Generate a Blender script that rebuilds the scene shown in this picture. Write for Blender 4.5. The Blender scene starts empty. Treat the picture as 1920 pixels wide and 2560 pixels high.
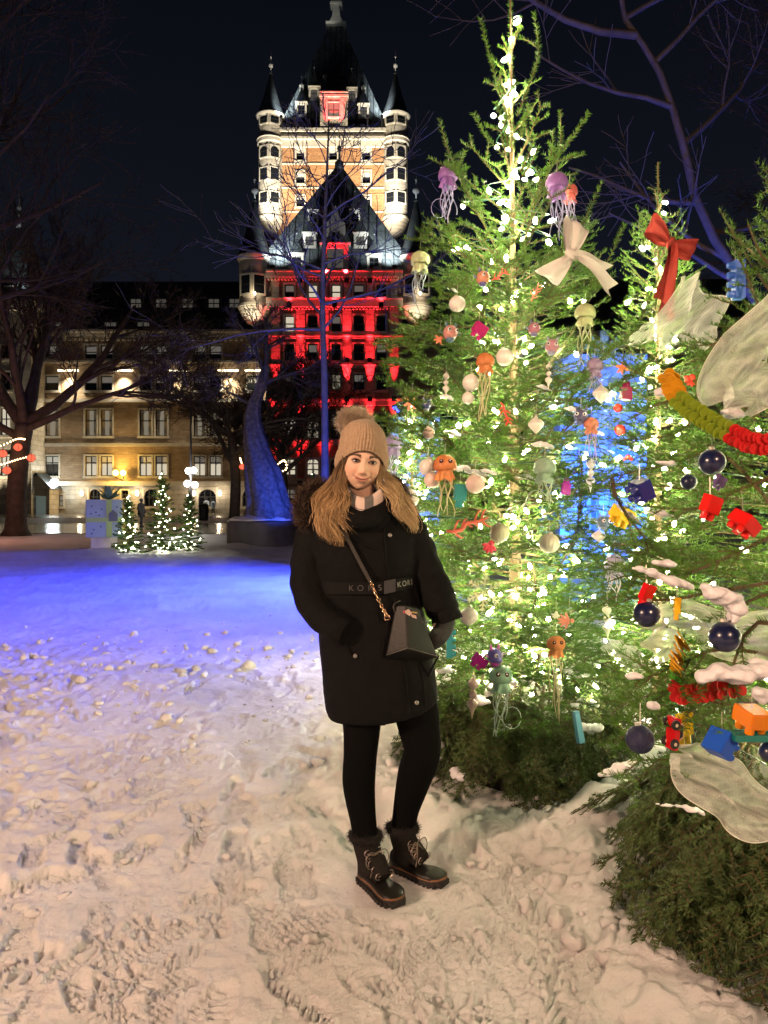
import bpy, bmesh, math, random
import numpy as np
from mathutils import Vector, Matrix, Euler

random.seed(7)
RNG = np.random.default_rng(7)
S = bpy.context.scene
COL = S.collection

# ------------------------------------------------------------------ camera
FPX, HX, HY, CAMZ = 1849.0, 960.0, 1250.0, 1.45      # photo is 1920 x 2560, horizon at y = 1250
cam_d = bpy.data.cameras.new('camera'); cam = bpy.data.objects.new('camera', cam_d); COL.objects.link(cam)
cam_d.sensor_fit = 'VERTICAL'; cam_d.sensor_height = 36.0; cam_d.lens = FPX * 36.0 / 2560.0
cam_d.shift_y = (HY - 1280.0) / 2560.0
cam.location = (0, 0, CAMZ); cam.rotation_euler = (math.radians(90), 0, 0)
cam_d.clip_start = 0.05; cam_d.clip_end = 2000
S.camera = cam

# ------------------------------------------------------------------ world: overcast city night sky
W = bpy.data.worlds.new('World'); S.world = W; W.use_nodes = True
wn = W.node_tree.nodes; wl = W.node_tree.links
bg = wn['Background']
tc = wn.new('ShaderNodeTexCoord'); sp = wn.new('ShaderNodeSeparateXYZ'); rp = wn.new('ShaderNodeValToRGB')
wl.new(tc.outputs['Generated'], sp.inputs[0]); wl.new(sp.outputs['Z'], rp.inputs[0]); wl.new(rp.outputs[0], bg.inputs[0])
rp.color_ramp.elements[0].position = 0.0; rp.color_ramp.elements[0].color = (0.0110, 0.0138, 0.0215, 1)
rp.color_ramp.elements[1].position = 0.62; rp.color_ramp.elements[1].color = (0.0032, 0.0038, 0.0075, 1)
bg.inputs[1].default_value = 0.8

S.view_settings.view_transform = 'Standard'; S.view_settings.look = 'None'
S.view_settings.exposure = 0.0; S.view_settings.gamma = 1.0; S.view_settings.use_curve_mapping = False
S.render.engine = 'CYCLES'
cy = S.cycles
cy.use_denoising = True
try: cy.denoiser = 'OPENIMAGEDENOISE'
except Exception: pass
cy.use_light_tree = True
cy.max_bounces = 5; cy.diffuse_bounces = 2; cy.glossy_bounces = 2; cy.transmission_bounces = 3; cy.transparent_max_bounces = 10
cy.sample_clamp_indirect = 2.0; cy.sample_clamp_direct = 0.0
cy.caustics_reflective = False; cy.caustics_refractive = False

def P(px, py, Y):
    """photo pixel at distance Y -> world point"""
    return Vector(((px - HX) / FPX * Y, Y, CAMZ - (py - HY) / FPX * Y))
def PX(px, Y): return (px - HX) / FPX * Y
def PZ(py, Y): return CAMZ - (py - HY) / FPX * Y

# ------------------------------------------------------------------ noise
def _h(ix, iy, s):
    n = (ix * 374761393 + iy * 668265263 + s * 1442695041) & 0xffffffff
    n = ((n ^ (n >> 13)) * 1274126177) & 0xffffffff
    return ((n ^ (n >> 16)) & 0xffff) / 65535.0
def vnoise(x, y, s=0):
    x = np.asarray(x, float); y = np.asarray(y, float)
    xi = np.floor(x).astype(np.int64); yi = np.floor(y).astype(np.int64)
    fx = x - xi; fy = y - yi
    fx = fx * fx * (3 - 2 * fx); fy = fy * fy * (3 - 2 * fy)
    a = _h(xi, yi, s); b = _h(xi + 1, yi, s); c = _h(xi, yi + 1, s); d = _h(xi + 1, yi + 1, s)
    return (a + (b - a) * fx) * (1 - fy) + (c + (d - c) * fx) * fy
def fbm(x, y, o=4, s=0):
    v = 0; a = 0.5; f = 1.0
    for k in range(o):
        v = v + a * (vnoise(x * f, y * f, s + k) - 0.5); a *= 0.5; f *= 2.03
    return v
def worley(x, y, s=0):
    x = np.asarray(x, float); y = np.asarray(y, float)
    xi = np.floor(x).astype(np.int64); yi = np.floor(y).astype(np.int64)
    best = np.full(x.shape, 9.0)
    for i in (-1, 0, 1):
        for j in (-1, 0, 1):
            cx = xi + i + _h(xi + i, yi + j, s); cy_ = yi + j + _h(xi + i, yi + j, s + 31)
            best = np.minimum(best, (cx - x) ** 2 + (cy_ - y) ** 2)
    return np.sqrt(best)

# ------------------------------------------------------------------ materials
MATS = {}
def mat(name, color=(.5, .5, .5), rough=.6, metal=0., spec=.5, emit=None, estr=0., var=0., vscale=8., bump=0., bscale=40.,
        transmission=0., alpha=1., sss=0., coat=0., c2=None, coords='Object', sheen=0., translucent=0.):
    if name in MATS: return MATS[name]
    m = bpy.data.materials.new(name); m.use_nodes = True; MATS[name] = m
    nt = m.node_tree; b = nt.nodes['Principled BSDF']; L = nt.links
    b.inputs['Base Color'].default_value = (*color, 1); b.inputs['Roughness'].default_value = rough
    b.inputs['Metallic'].default_value = metal; b.inputs['Specular IOR Level'].default_value = spec
    b.inputs['Transmission Weight'].default_value = transmission; b.inputs['Alpha'].default_value = alpha
    b.inputs['Coat Weight'].default_value = coat
    if sheen: b.inputs['Sheen Weight'].default_value = sheen
    if sss:
        b.inputs['Subsurface Weight'].default_value = sss; b.inputs['Subsurface Radius'].default_value = (.012, .005, .003)
    if emit is not None:
        b.inputs['Emission Color'].default_value = (*emit, 1); b.inputs['Emission Strength'].default_value = estr
    if var or bump:
        t = nt.nodes.new('ShaderNodeTexCoord')
    if var or c2:
        n = nt.nodes.new('ShaderNodeTexNoise'); n.inputs['Scale'].default_value = vscale; n.inputs['Detail'].default_value = 6
        r = nt.nodes.new('ShaderNodeValToRGB')
        lo = tuple(c * (1 - var) for c in color); hi = c2 if c2 else tuple(min(1, c * (1 + var)) for c in color)
        r.color_ramp.elements[0].position = .3; r.color_ramp.elements[1].position = .7
        r.color_ramp.elements[0].color = (*lo, 1); r.color_ramp.elements[1].color = (*hi, 1)
        if not (var or bump): t = nt.nodes.new('ShaderNodeTexCoord')
        L.new(t.outputs[coords], n.inputs['Vector']); L.new(n.outputs['Fac'], r.inputs[0]); L.new(r.outputs[0], b.inputs['Base Color'])
    if bump:
        n2 = nt.nodes.new('ShaderNodeTexNoise'); n2.inputs['Scale'].default_value = bscale; n2.inputs['Detail'].default_value = 5
        bp = nt.nodes.new('ShaderNodeBump'); bp.inputs['Strength'].default_value = bump; bp.inputs['Distance'].default_value = .02
        L.new(t.outputs[coords], n2.inputs['Vector']); L.new(n2.outputs['Fac'], bp.inputs['Height']); L.new(bp.outputs[0], b.inputs['Normal'])
    if translucent:
        tr = nt.nodes.new('ShaderNodeBsdfTranslucent'); mx = nt.nodes.new('ShaderNodeMixShader'); mx.inputs[0].default_value = translucent
        tr.inputs[0].default_value = (*color, 1)
        if var: L.new(r.outputs[0], tr.inputs[0])
        L.new(b.outputs[0], mx.inputs[1]); L.new(tr.outputs[0], mx.inputs[2]); L.new(mx.outputs[0], nt.nodes['Material Output'].inputs[0])
    return m
def emat(name, color, strength):
    if name in MATS: return MATS[name]
    m = bpy.data.materials.new(name); m.use_nodes = True; MATS[name] = m
    nt = m.node_tree; nt.nodes.remove(nt.nodes['Principled BSDF'])
    e = nt.nodes.new('ShaderNodeEmission'); e.inputs[0].default_value = (*color, 1); e.inputs[1].default_value = strength
    nt.links.new(e.outputs[0], nt.nodes['Material Output'].inputs[0])
    return m

# ------------------------------------------------------------------ objects
def tag(o, label=None, cat=None, group=None, kind=None):
    if label: o['label'] = label
    if cat: o['category'] = cat
    if group: o['group'] = group
    if kind: o['kind'] = kind
    return o
def empty(name, loc=(0, 0, 0), label=None, cat=None, group=None, rot=(0, 0, 0), scale=1.0):
    o = bpy.data.objects.new(name, None); COL.objects.link(o)
    o.empty_display_size = .1
    o.location = loc; o.rotation_euler = rot; o.scale = (scale,) * 3
    return tag(o, label, cat, group)
def wloc(o):
    v = Vector((0, 0, 0))
    while o is not None: v = v + o.location; o = o.parent
    return v
def linkmesh(me, name, parent=None, loc=(0, 0, 0), rot=(0, 0, 0), scale=None):
    o = bpy.data.objects.new(name, me); COL.objects.link(o); o.parent = parent
    o.location = loc; o.rotation_euler = rot
    if scale is not None: o.scale = scale if hasattr(scale, '__len__') else (scale,) * 3
    return o
def fast_mesh(name, V, F, mats, smooth=False, midx=None):
    V = np.asarray(V, np.float32); F = np.asarray(F, np.int32); k = F.shape[1]
    me = bpy.data.meshes.new(name)
    me.vertices.add(len(V)); me.vertices.foreach_set('co', V.ravel())
    me.loops.add(F.size); me.loops.foreach_set('vertex_index', F.ravel())
    me.polygons.add(len(F)); me.polygons.foreach_set('loop_start', np.arange(0, F.size, k, dtype=np.int32))
    me.polygons.foreach_set('loop_total', np.full(len(F), k, np.int32))
    me.polygons.foreach_set('use_smooth', np.full(len(F), bool(smooth)))
    for m in (mats if isinstance(mats, (list, tuple)) else [mats]): me.materials.append(m)
    if midx is not None: me.polygons.foreach_set('material_index', np.asarray(midx, np.int32))
    me.update(calc_edges=True)
    return me

class MB:
    def __init__(s): s.v = []; s.f = []; s.m = []; s.cm = 0
    def add(s, V, F):
        b = len(s.v); s.v.extend([tuple(p) for p in V])
        for q in F: s.f.append(tuple(b + i for i in q)); s.m.append(s.cm)
        return s
    def box(s, x0, x1, y0, y1, z0, z1):
        return s.add([(x0, y0, z0), (x1, y0, z0), (x1, y1, z0), (x0, y1, z0), (x0, y0, z1), (x1, y0, z1), (x1, y1, z1), (x0, y1, z1)],
              [(0, 3, 2, 1), (4, 5, 6, 7), (0, 1, 5, 4), (1, 2, 6, 5), (2, 3, 7, 6), (3, 0, 4, 7)])
    def quad(s, a, b, c, d): return s.add([a, b, c, d], [(0, 1, 2, 3)])
    def tube(s, pts, rad, n=6, cap=True, flat=None):
        pts = [Vector(p) for p in pts]; m = len(pts)
        if not hasattr(rad, '__len__'): rad = [rad] * m
        V = []; up = Vector((0, 0, 1)); prev = None
        for i, p in enumerate(pts):
            t = (pts[min(i + 1, m - 1)] - pts[max(i - 1, 0)])
            if t.length < 1e-9: t = Vector((0, 0, 1))
            t.normalize()
            if prev is None:
                a = t.cross(up)
                if a.length < 1e-3: a = t.cross(Vector((1, 0, 0)))
            else:
                a = prev - t * prev.dot(t)
                if a.length < 1e-6: a = t.cross(up)
            a.normalize(); prev = a; b = t.cross(a)
            for k in range(n):
                an = 2 * math.pi * k / n
                V.append(p + (a * math.cos(an) + b * math.sin(an) * (flat or 1)) * rad[i])
        F = []
        for i in range(m - 1):
            for k in range(n):
                F.append((i * n + k, i * n + (k + 1) % n, (i + 1) * n + (k + 1) % n, (i + 1) * n + k))
        if cap: F.append(tuple(range(n - 1, -1, -1))); F.append(tuple((m - 1) * n + k for k in range(n)))
        return s.add(V, F)
    def lathe(s, prof, n=16, c=(0, 0, 0), rot=None, ribs=0, ribamp=0.):
        V = []; F = []; m = len(prof)
        for (r, z) in prof:
            for k in range(n):
                an = 2 * math.pi * k / n; rr = r * (1 + (ribamp * math.cos(ribs * an) if ribs else 0))
                q = Vector((rr * math.cos(an), rr * math.sin(an), z))
                if rot is not None: q = rot @ q
                V.append((q.x + c[0], q.y + c[1], q.z + c[2]))
        for i in range(m - 1):
            for k in range(n): F.append((i * n + k, i * n + (k + 1) % n, (i + 1) * n + (k + 1) % n, (i + 1) * n + k))
        F.append(tuple(range(n - 1, -1, -1))); F.append(tuple((m - 1) * n + k for k in range(n)))
        return s.add(V, F)
    def ball(s, c, r, n=12, m=8, sc=(1, 1, 1)):
        pr = [(max(1e-4, math.sin(math.pi * i / m)) * r, -math.cos(math.pi * i / m) * r) for i in range(m + 1)]
        b = len(s.v); s.lathe(pr, n)
        for i in range(b, len(s.v)): v = s.v[i]; s.v[i] = (v[0] * sc[0] + c[0], v[1] * sc[1] + c[1], v[2] * sc[2] + c[2])
        return s
    def prism(s, poly, y0, y1):
        """polygon in x,z extruded along y"""
        n = len(poly)
        V = [(x, y0, z) for x, z in poly] + [(x, y1, z) for x, z in poly]
        F = [tuple(range(n)), tuple(range(2 * n - 1, n - 1, -1))] + [(i, n + i, n + (i + 1) % n, (i + 1) % n) for i in range(n)]
        return s.add(V, F)
    def xf(s, M, start=0):
        for i in range(start, len(s.v)): s.v[i] = tuple(M @ Vector(s.v[i]))
        return s
    def build(s, name, mats, parent=None, smooth=False, world=True, auto=None, **kw):
        me = bpy.data.meshes.new(name)
        v = s.v
        if parent is not None and world:
            o = wloc(parent); v = [(a - o.x, b - o.y, c - o.z) for a, b, c in v]
        me.from_pydata(v, [], s.f)
        for m in (mats if isinstance(mats, (list, tuple)) else [mats]): me.materials.append(m)
        if s.cm or any(s.m): me.polygons.foreach_set('material_index', s.m)
        if smooth: me.polygons.foreach_set('use_smooth', [True] * len(me.polygons))
        if auto is not None:
            me.polygons.foreach_set('use_smooth', [True] * len(me.polygons))
            try: me.set_sharp_from_angle(angle=auto)
            except Exception: pass
        me.update()
        return linkmesh(me, name, parent, **kw)

def spot(name, loc, target, color, power, angle, blend=.5, radius=.1, parent=None):
    d = bpy.data.lights.new(name, 'SPOT'); d.color = color; d.energy = power; d.spot_size = math.radians(angle); d.spot_blend = blend; d.shadow_soft_size = radius
    o = bpy.data.objects.new(name, d); COL.objects.link(o)
    dv = Vector(target) - Vector(loc)
    o.rotation_euler = dv.to_track_quat('-Z', 'Y').to_euler()
    if parent is not None: o.parent = parent; o.location = Vector(loc) - wloc(parent)
    else: o.location = loc
    return o
def point(name, loc, color, power, radius=.05, parent=None):
    d = bpy.data.lights.new(name, 'POINT'); d.color = color; d.energy = power; d.shadow_soft_size = radius
    o = bpy.data.objects.new(name, d); COL.objects.link(o)
    if parent is not None: o.parent = parent; o.location = Vector(loc) - wloc(parent)
    else: o.location = loc
    return o
def catmull(pts, n):
    pts = [Vector(p) for p in pts]; out = []
    m = len(pts)
    for i in range(n):
        t = i / (n - 1) * (m - 1); k = min(int(t), m - 2); u = t - k
        p0 = pts[max(k - 1, 0)]; p1 = pts[k]; p2 = pts[k + 1]; p3 = pts[min(k + 2, m - 1)]
        out.append(0.5 * ((2 * p1) + (p2 - p0) * u + (2 * p0 - 5 * p1 + 4 * p2 - p3) * u * u + (3 * p1 - p0 - 3 * p2 + p3) * u ** 3))
    return out

# ================================================================== GROUND
SNOWBASE = (.86, .86, .88)
def snow_mat():
    if 'snow_trodden' in MATS: return MATS['snow_trodden']
    m = mat('snow_trodden', SNOWBASE, rough=.55, spec=.35)
    nt = m.node_tree; L = nt.links; b = nt.nodes['Principled BSDF']
    t = nt.nodes.new('ShaderNodeTexCoord')
    n = nt.nodes.new('ShaderNodeTexNoise'); n.inputs['Scale'].default_value = 1.3; n.inputs['Detail'].default_value = 8
    r = nt.nodes.new('ShaderNodeValToRGB'); r.color_ramp.elements[0].position = .35; r.color_ramp.elements[1].position = .62
    r.color_ramp.elements[0].color = (.72, .70, .69, 1); r.color_ramp.elements[1].color = (*SNOWBASE, 1)
    L.new(t.outputs['Object'], n.inputs['Vector']); L.new(n.outputs['Fac'], r.inputs[0]); L.new(r.outputs[0], b.inputs['Base Color'])
    n2 = nt.nodes.new('ShaderNodeTexNoise'); n2.inputs['Scale'].default_value = 34; n2.inputs['Detail'].default_value = 9; n2.inputs['Roughness'].default_value = .8
    bp = nt.nodes.new('ShaderNodeBump'); bp.inputs['Strength'].default_value = .9; bp.inputs['Distance'].default_value = .018
    L.new(t.outputs['Object'], n2.inputs['Vector']); L.new(n2.outputs['Fac'], bp.inputs['Height']); L.new(bp.outputs[0], b.inputs['Normal'])
    return m
AXA = (PX(1292, 3.95), 3.95)      # trunk of the tall decorated fir
AXB = (1.72, 2.65)                # fir at the right edge
AXC = (PX(1645, 4.75), 4.75)
BOOTS = [(PX(948, 2.78), 2.76, -.18), (PX(1035, 2.83), 2.84, .30)]
def ground_base(x, y):
    """large shapes of the snow"""
    z = .05 * fbm(x * .5, y * .5, 3, 11)
    # mounds of pushed snow round the skirts of the firs
    for (ax, ay, R, hgt) in ((AXA[0] - .1, AXA[1] - .05, .70, .06), (AXB[0], AXB[1], .95, .05)):
        d = np.sqrt((x - ax) ** 2 + (y - ay) ** 2)
        z = z + hgt * np.exp(-((d - R) / .16) ** 2) * (0.45 + 1.1 * vnoise(x * 3.1, y * 3.1, 5))
    # berm at the far edge of the lawn
    e = y - (18.3 + (x + 9.3) * .75)
    z = z + np.where(x < 4, .16, .05) * np.exp(-(e / .8) ** 2) * (.6 + .8 * vnoise(x * .9, y * .9, 8))
    far = np.clip((29.0 - y) / 5.0, 0, 1)
    return z * far
def ground_z(x, y):
    return float(ground_base(np.array([x]), np.array([y]))[0])
def build_ground():
    rows = np.concatenate([np.geomspace(.8, 9, 500), np.geomspace(9.1, 32, 90), np.array([36, 42, 50, 60, 75, 95, 130, 200, 400.])])
    u = np.linspace(-.60, .60, 430)
    ext = np.array([.66, .75, .9, 1.2, 1.8, 3.0])
    u = np.concatenate([-ext[::-1], u, ext])
    Yg, Ug = np.meshgrid(rows, u, indexing='ij')
    Xg = Ug * (Yg + .5)
    x = Xg.ravel(); y = Yg.ravel()
    z = ground_base(x, y)
    fade = np.clip((27.0 - y) / 8, 0, 1)
    near = np.clip((9 - y) / 6, .25, 1)
    lump = np.clip(.52 - worley(x * 5.2 + fbm(x * 4, y * 4, 2, 3) * 1.5, y * 5.2, 4), 0, 1)
    patch = np.clip(vnoise(x * .8, y * .8, 21) * 2.2 - .75, 0, 1)
    z = z + fade * (.050 * fbm(x * 2.2, y * 2.2, 4, 1) + .06 * lump * patch * near + .036 * np.abs(fbm(x * 5 + .3 * fbm(x * 9, y * 9, 2, 8), y * 7, 5, 2)) + .016 * fbm(x * 24, y * 24, 4, 6))
    z = z + .075 * fade * np.clip((y - 7.5) / 3, 0, 1) * (fbm(x * 2.6, y * 1.3, 4, 61) + .6 * np.abs(fbm(x * 6, y * 3, 3, 67)))
    # clumpy broken snow at the left and around the fir skirts
    lump2 = np.clip(.50 - worley(x * 8 + 2.2 * fbm(x * 9, y * 9, 3, 41), y * 8 + 2.2 * fbm(x * 9, y * 9, 3, 57), 14), 0, 1) * (.4 + 1.2 * vnoise(x * 11, y * 11, 19))
    dA = np.hypot(x - AXA[0], y - AXA[1]); dB = np.hypot(x - AXB[0], y - AXB[1])
    wl_ = np.clip((-x - .35 * y) / .8, 0, 1) * np.clip((8.5 - y) / 2, 0, 1) + np.exp(-((dA - .85) / .35) ** 2) + np.exp(-((dB - 1.0) / .3) ** 2) * .7
    z = z + .07 * lump2 * np.clip(wl_, 0, 1)
    # boot prints
    rs = np.random.default_rng(3)
    prints = []
    for k in range(620):
        yy = 1.0 + 6.5 * rs.random() ** 1.5; xx = rs.uniform(-.56, .42) * (yy + .3)
        if math.hypot(xx - AXA[0], yy - AXA[1]) < 1.0 or math.hypot(xx - AXB[0], yy - AXB[1]) < 1.15: continue
        prints.append((xx, yy, rs.normal(0, .5) + (math.pi if rs.random() < .4 else 0), rs.integers(0, 4), rs.uniform(.9, 1.12)))
    zb = ground_base(x, y)
    for (xx, yy, a, ty, sc) in prints:
        sel = np.where((np.abs(x - xx) < .2) & (np.abs(y - yy) < .2))[0]
        if len(sel) < 40: continue
        dx = x[sel] - xx; dy = y[sel] - yy
        uu = (-dx * math.sin(a) + dy * math.cos(a)) / sc; vv = (dx * math.cos(a) + dy * math.sin(a)) / sc
        hw = .047 - .012 * np.exp(-((uu + .03) / .045) ** 2) - .004 * (uu < -.03)
        e = np.maximum(np.abs(uu) / .142, 0) ** 4 + (np.abs(vv) / np.maximum(hw, .01)) ** 4
        m = np.clip((1.25 - e) / .5, 0, 1)
        if ty == 0: tr = np.clip(np.sin(uu * 235) * 2.5, -1, 1)
        elif ty == 1:
            th = np.arctan2(vv, uu - .06); tr = np.where(uu > -.02, np.clip(np.sin(th * 8) * 2.5, -1, 1), np.clip(np.sin(uu * 250) * 2.5, -1, 1))
        elif ty == 2: tr = np.clip(np.sin(uu * 210 + np.abs(vv) * 200) * 2.5, -1, 1)
        else: tr = np.clip(np.sin(uu * 200) * np.sin(vv * 200) * 4, -1, 1)
        gap = np.clip((uu + .055) / .008, -1, 1)
        tgt = zb[sel] + .4 * (z[sel] - zb[sel]).mean() - .012 + .0075 * tr + .010 * vnoise(dx * 30, dy * 30, 9)
        z[sel] = z[sel] * (1 - m) + tgt * m
        rim = np.clip(1 - np.abs(e - 1.9) / .8, 0, 1) * (1 - m)
        z[sel] += .008 * rim * vnoise(x[sel] * 40, y[sel] * 40, 2)
    # firm ground under the boots
    for (bx, by, ba) in BOOTS:
        d = np.hypot(x - bx, y - by); m = np.clip((.2 - d) / .08, 0, 1); z = z * (1 - m) + (.0 + (z - zb) * .25) * m
    V = np.stack([x, y, z], 1)
    nr, nc = Yg.shape
    i = np.arange(nr * nc).reshape(nr, nc)
    F = np.stack([i[:-1, :-1].ravel(), i[:-1, 1:].ravel(), i[1:, 1:].ravel(), i[1:, :-1].ravel()], 1)
    me = fast_mesh('ground', V, F, snow_mat(), smooth=True)
    o = linkmesh(me, 'ground'); tag(o, 'trodden snow covering the park lawn', 'snow', kind='structure')
    # strip behind the camera so that other viewpoints stand on snow as well
    g = MB(); n = 24
    for a in range(n):
        for b in range(10):
            x0 = -40 + 80 * a / n; x1 = -40 + 80 * (a + 1) / n; y0 = -30 + 30.5 * b / 10; y1 = -30 + 30.5 * (b + 1) / 10
            g.quad((x0, y0, -.03), (x1, y0, -.03), (x1, y1, -.03), (x0, y1, -.03))
    tag(g.build('ground', snow_mat()), kind='structure')
build_ground()

# loose lumps of broken snow lying on the trodden snow
def snow_lumps():
    rs = np.random.default_rng(17); bm = bmesh.new(); bmesh.ops.create_icosphere(bm, subdivisions=2, radius=1.0); bm.verts.ensure_lookup_table(); B = np.array([v.co[:] for v in bm.verts]); Fb = np.array([[v.index for v in f.verts] for f in bm.faces]); bm.free()
    spots = []
    for k in range(520):   # heap at the left
        c = rs.choice(3); cx, cy_, sx, sy = ((-2.0, 7.0, .9, .8), (-3.4, 6.4, .9, .8), (-2.6, 5.4, 1.2, .8))[c]; spots.append((rs.normal(cx, sx), rs.normal(cy_, sy), .008 + .045 * rs.random() ** 4))
    for k in range(420):
        y = 1.1 + 9 * rs.random() ** 1.4; spots.append((rs.uniform(-.58, .35) * (y + .3), y, .006 + .022 * rs.random() ** 4))
    for k in range(170):
        a = rs.uniform(math.pi * .75, math.pi * 1.85); r = .62 + abs(rs.normal(0, .22)); spots.append((AXA[0] + r * math.cos(a), AXA[1] + r * math.sin(a), .006 + .04 * rs.random() ** 3))
    for k in range(110):
        a = rs.uniform(math.pi * .7, math.pi * 1.5); r = .9 + abs(rs.normal(0, .16)); spots.append((AXB[0] + r * math.cos(a), AXB[1] + r * math.sin(a), .008 + .035 * rs.random() ** 2.5))
    V = []; F = []
    for (x, y, r) in spots:
        if y < .9 or min(math.hypot(x - b[0], y - b[1]) for b in BOOTS) < .19: continue
        s = rs.integers(0, 999); q = B * (1 + 1.0 * (vnoise(B[:, 0] * 1.6 + s, B[:, 1] * 1.6 + B[:, 2] * 1.1, 3) - .5)[:, None] + .6 * (vnoise(B[:, 0] * 4 + s, B[:, 1] * 4 - B[:, 2] * 3, 5) - .5)[:, None]); a = rs.uniform(0, 6.28)
        q = q * np.array([rs.uniform(.8, 1.4), rs.uniform(.7, 1.1), rs.uniform(.6, 1.0)]) * r; q = np.stack([q[:, 0] * math.cos(a) - q[:, 1] * math.sin(a), q[:, 0] * math.sin(a) + q[:, 1] * math.cos(a), q[:, 2]], 1) + np.array([x, y, ground_z(x, y) + r * .15])
        F.append(Fb + len(V) * len(B)); V.append(q)
    tag(linkmesh(fast_mesh('snow_lumps', np.concatenate(V), np.concatenate(F), snow_mat(), smooth=True), 'snow_lumps'), 'loose lumps of broken snow scattered over the trodden lawn', 'snow', kind='stuff')
snow_lumps()
# ================================================================== THE HOTEL
def brick_mat(name, c1, c2, mortar, row=.24, bw=.7, bumpd=.03):
    if name in MATS: return MATS[name]
    m = mat(name, c1, rough=.85, spec=.2)
    nt = m.node_tree; L = nt.links; b = nt.nodes['Principled BSDF']
    t = nt.nodes.new('ShaderNodeTexCoord'); s = nt.nodes.new('ShaderNodeSeparateXYZ'); c = nt.nodes.new('ShaderNodeCombineXYZ')
    ad = nt.nodes.new('ShaderNodeMath'); ad.operation = 'ADD'
    L.new(t.outputs['Object'], s.inputs[0]); L.new(s.outputs[0], ad.inputs[0]); L.new(s.outputs[1], ad.inputs[1])
    L.new(ad.outputs[0], c.inputs[0]); L.new(s.outputs[2], c.inputs[1])
    br = nt.nodes.new('ShaderNodeTexBrick'); br.inputs['Scale'].default_value = 1.0
    br.inputs['Brick Width'].default_value = bw; br.inputs['Row Height'].default_value = row; br.inputs['Mortar Size'].default_value = .03
    br.inputs['Color1'].default_value = (*c1, 1); br.inputs['Color2'].default_value = (*c2, 1); br.inputs['Mortar'].default_value = (*mortar, 1)
    L.new(c.outputs[0], br.inputs['Vector'])
    n = nt.nodes.new('ShaderNodeTexNoise'); n.inputs['Scale'].default_value = .9; n.inputs['Detail'].default_value = 8; n.inputs['Roughness'].default_value = .7
    L.new(t.outputs['Object'], n.inputs['Vector'])
    mx = nt.nodes.new('ShaderNodeMix'); mx.data_type = 'RGBA'; mx.blend_type = 'MULTIPLY'; mx.inputs[0].default_value = .75
    r = nt.nodes.new('ShaderNodeValToRGB'); r.color_ramp.elements[0].position = .3; r.color_ramp.elements[1].position = .65
    r.color_ramp.elements[0].color = (.45, .42, .4, 1); r.color_ramp.elements[1].color = (1, 1, 1, 1)
    L.new(n.outputs['Fac'], r.inputs[0]); L.new(br.outputs['Color'], mx.inputs[6]); L.new(r.outputs[0], mx.inputs[7]); L.new(mx.outputs[2], b.inputs['Base Color'])
    bp = nt.nodes.new('ShaderNodeBump'); bp.inputs['Strength'].default_value = .8; bp.inputs['Distance'].default_value = bumpd
    sb = nt.nodes.new('ShaderNodeMath'); sb.operation = 'SUBTRACT'
    n3 = nt.nodes.new('ShaderNodeTexNoise'); n3.inputs['Scale'].default_value = 5; n3.inputs['Detail'].default_value = 4
    L.new(t.outputs['Object'], n3.inputs['Vector'])
    L.new(n3.outputs['Fac'], sb.inputs[0]); L.new(br.outputs['Fac'], sb.inputs[1]); L.new(sb.outputs[0], bp.inputs['Height']); L.new(bp.outputs[0], b.inputs['Normal'])
    return m
BRICK = brick_mat('hotel_brick', (.40, .28, .17), (.51, .38, .25), (.36, .30, .24))
BRICKT = brick_mat('tower_brick', (.48, .22, .09), (.60, .32, .15), (.4, .27, .17))
STONE = brick_mat('hotel_stone', (.50, .46, .38), (.62, .58, .5), (.42, .38, .32), row=.5, bw=1.2, bumpd=.04)
TRIM = mat('stone_trim', (.55, .51, .43), rough=.8, var=.12, vscale=2, bump=.2, bscale=6)
def slate_mat():
    m = brick_mat('copper_slate', (.125, .145, .15), (.17, .195, .20), (.06, .07, .07), row=1.1, bw=.75, bumpd=.05)
    m.node_tree.nodes['Principled BSDF'].inputs['Roughness'].default_value = .5
    return m
ROOF = slate_mat()
ROOFD = mat('dark_copper', (.035, .04, .042), rough=.5, var=.3, vscale=1.5)
IRON = mat('window_frame_paint', (.03, .03, .03), rough=.5)
GLASSD = mat('window_glass_dark', (.012, .014, .018), rough=.08, spec=.8)
GLASSL = mat('window_glass_dim', (.05, .05, .05), rough=.2, emit=(1.0, .86, .62), estr=.20)
GLASSB = mat('window_glass_lit', (.1, .1, .1), rough=.2, emit=(1.0, .88, .66), estr=.62)
GLASSQ = mat('window_glass_faint', (.04, .04, .04), rough=.2, emit=(1.0, .9, .75), estr=.07)
BLIND = mat('window_blind', (.5, .48, .44), rough=.8, emit=(1.0, .92, .78), estr=.10)
LAMPW = emat('lamp_warm_white', (1.0, .80, .52), 5.0)
LAMPC = emat('lamp_cool_white', (.95, .98, 1.0), 14.0)
METAL = mat('dark_metal', (.03, .03, .035), rough=.45, metal=.6)
COOL = (.88, .97, 1.0); WARM = (1.0, .78, .50); RED = (1.0, .02, .03); BLUE = (.02, .06, 1.0)

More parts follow.
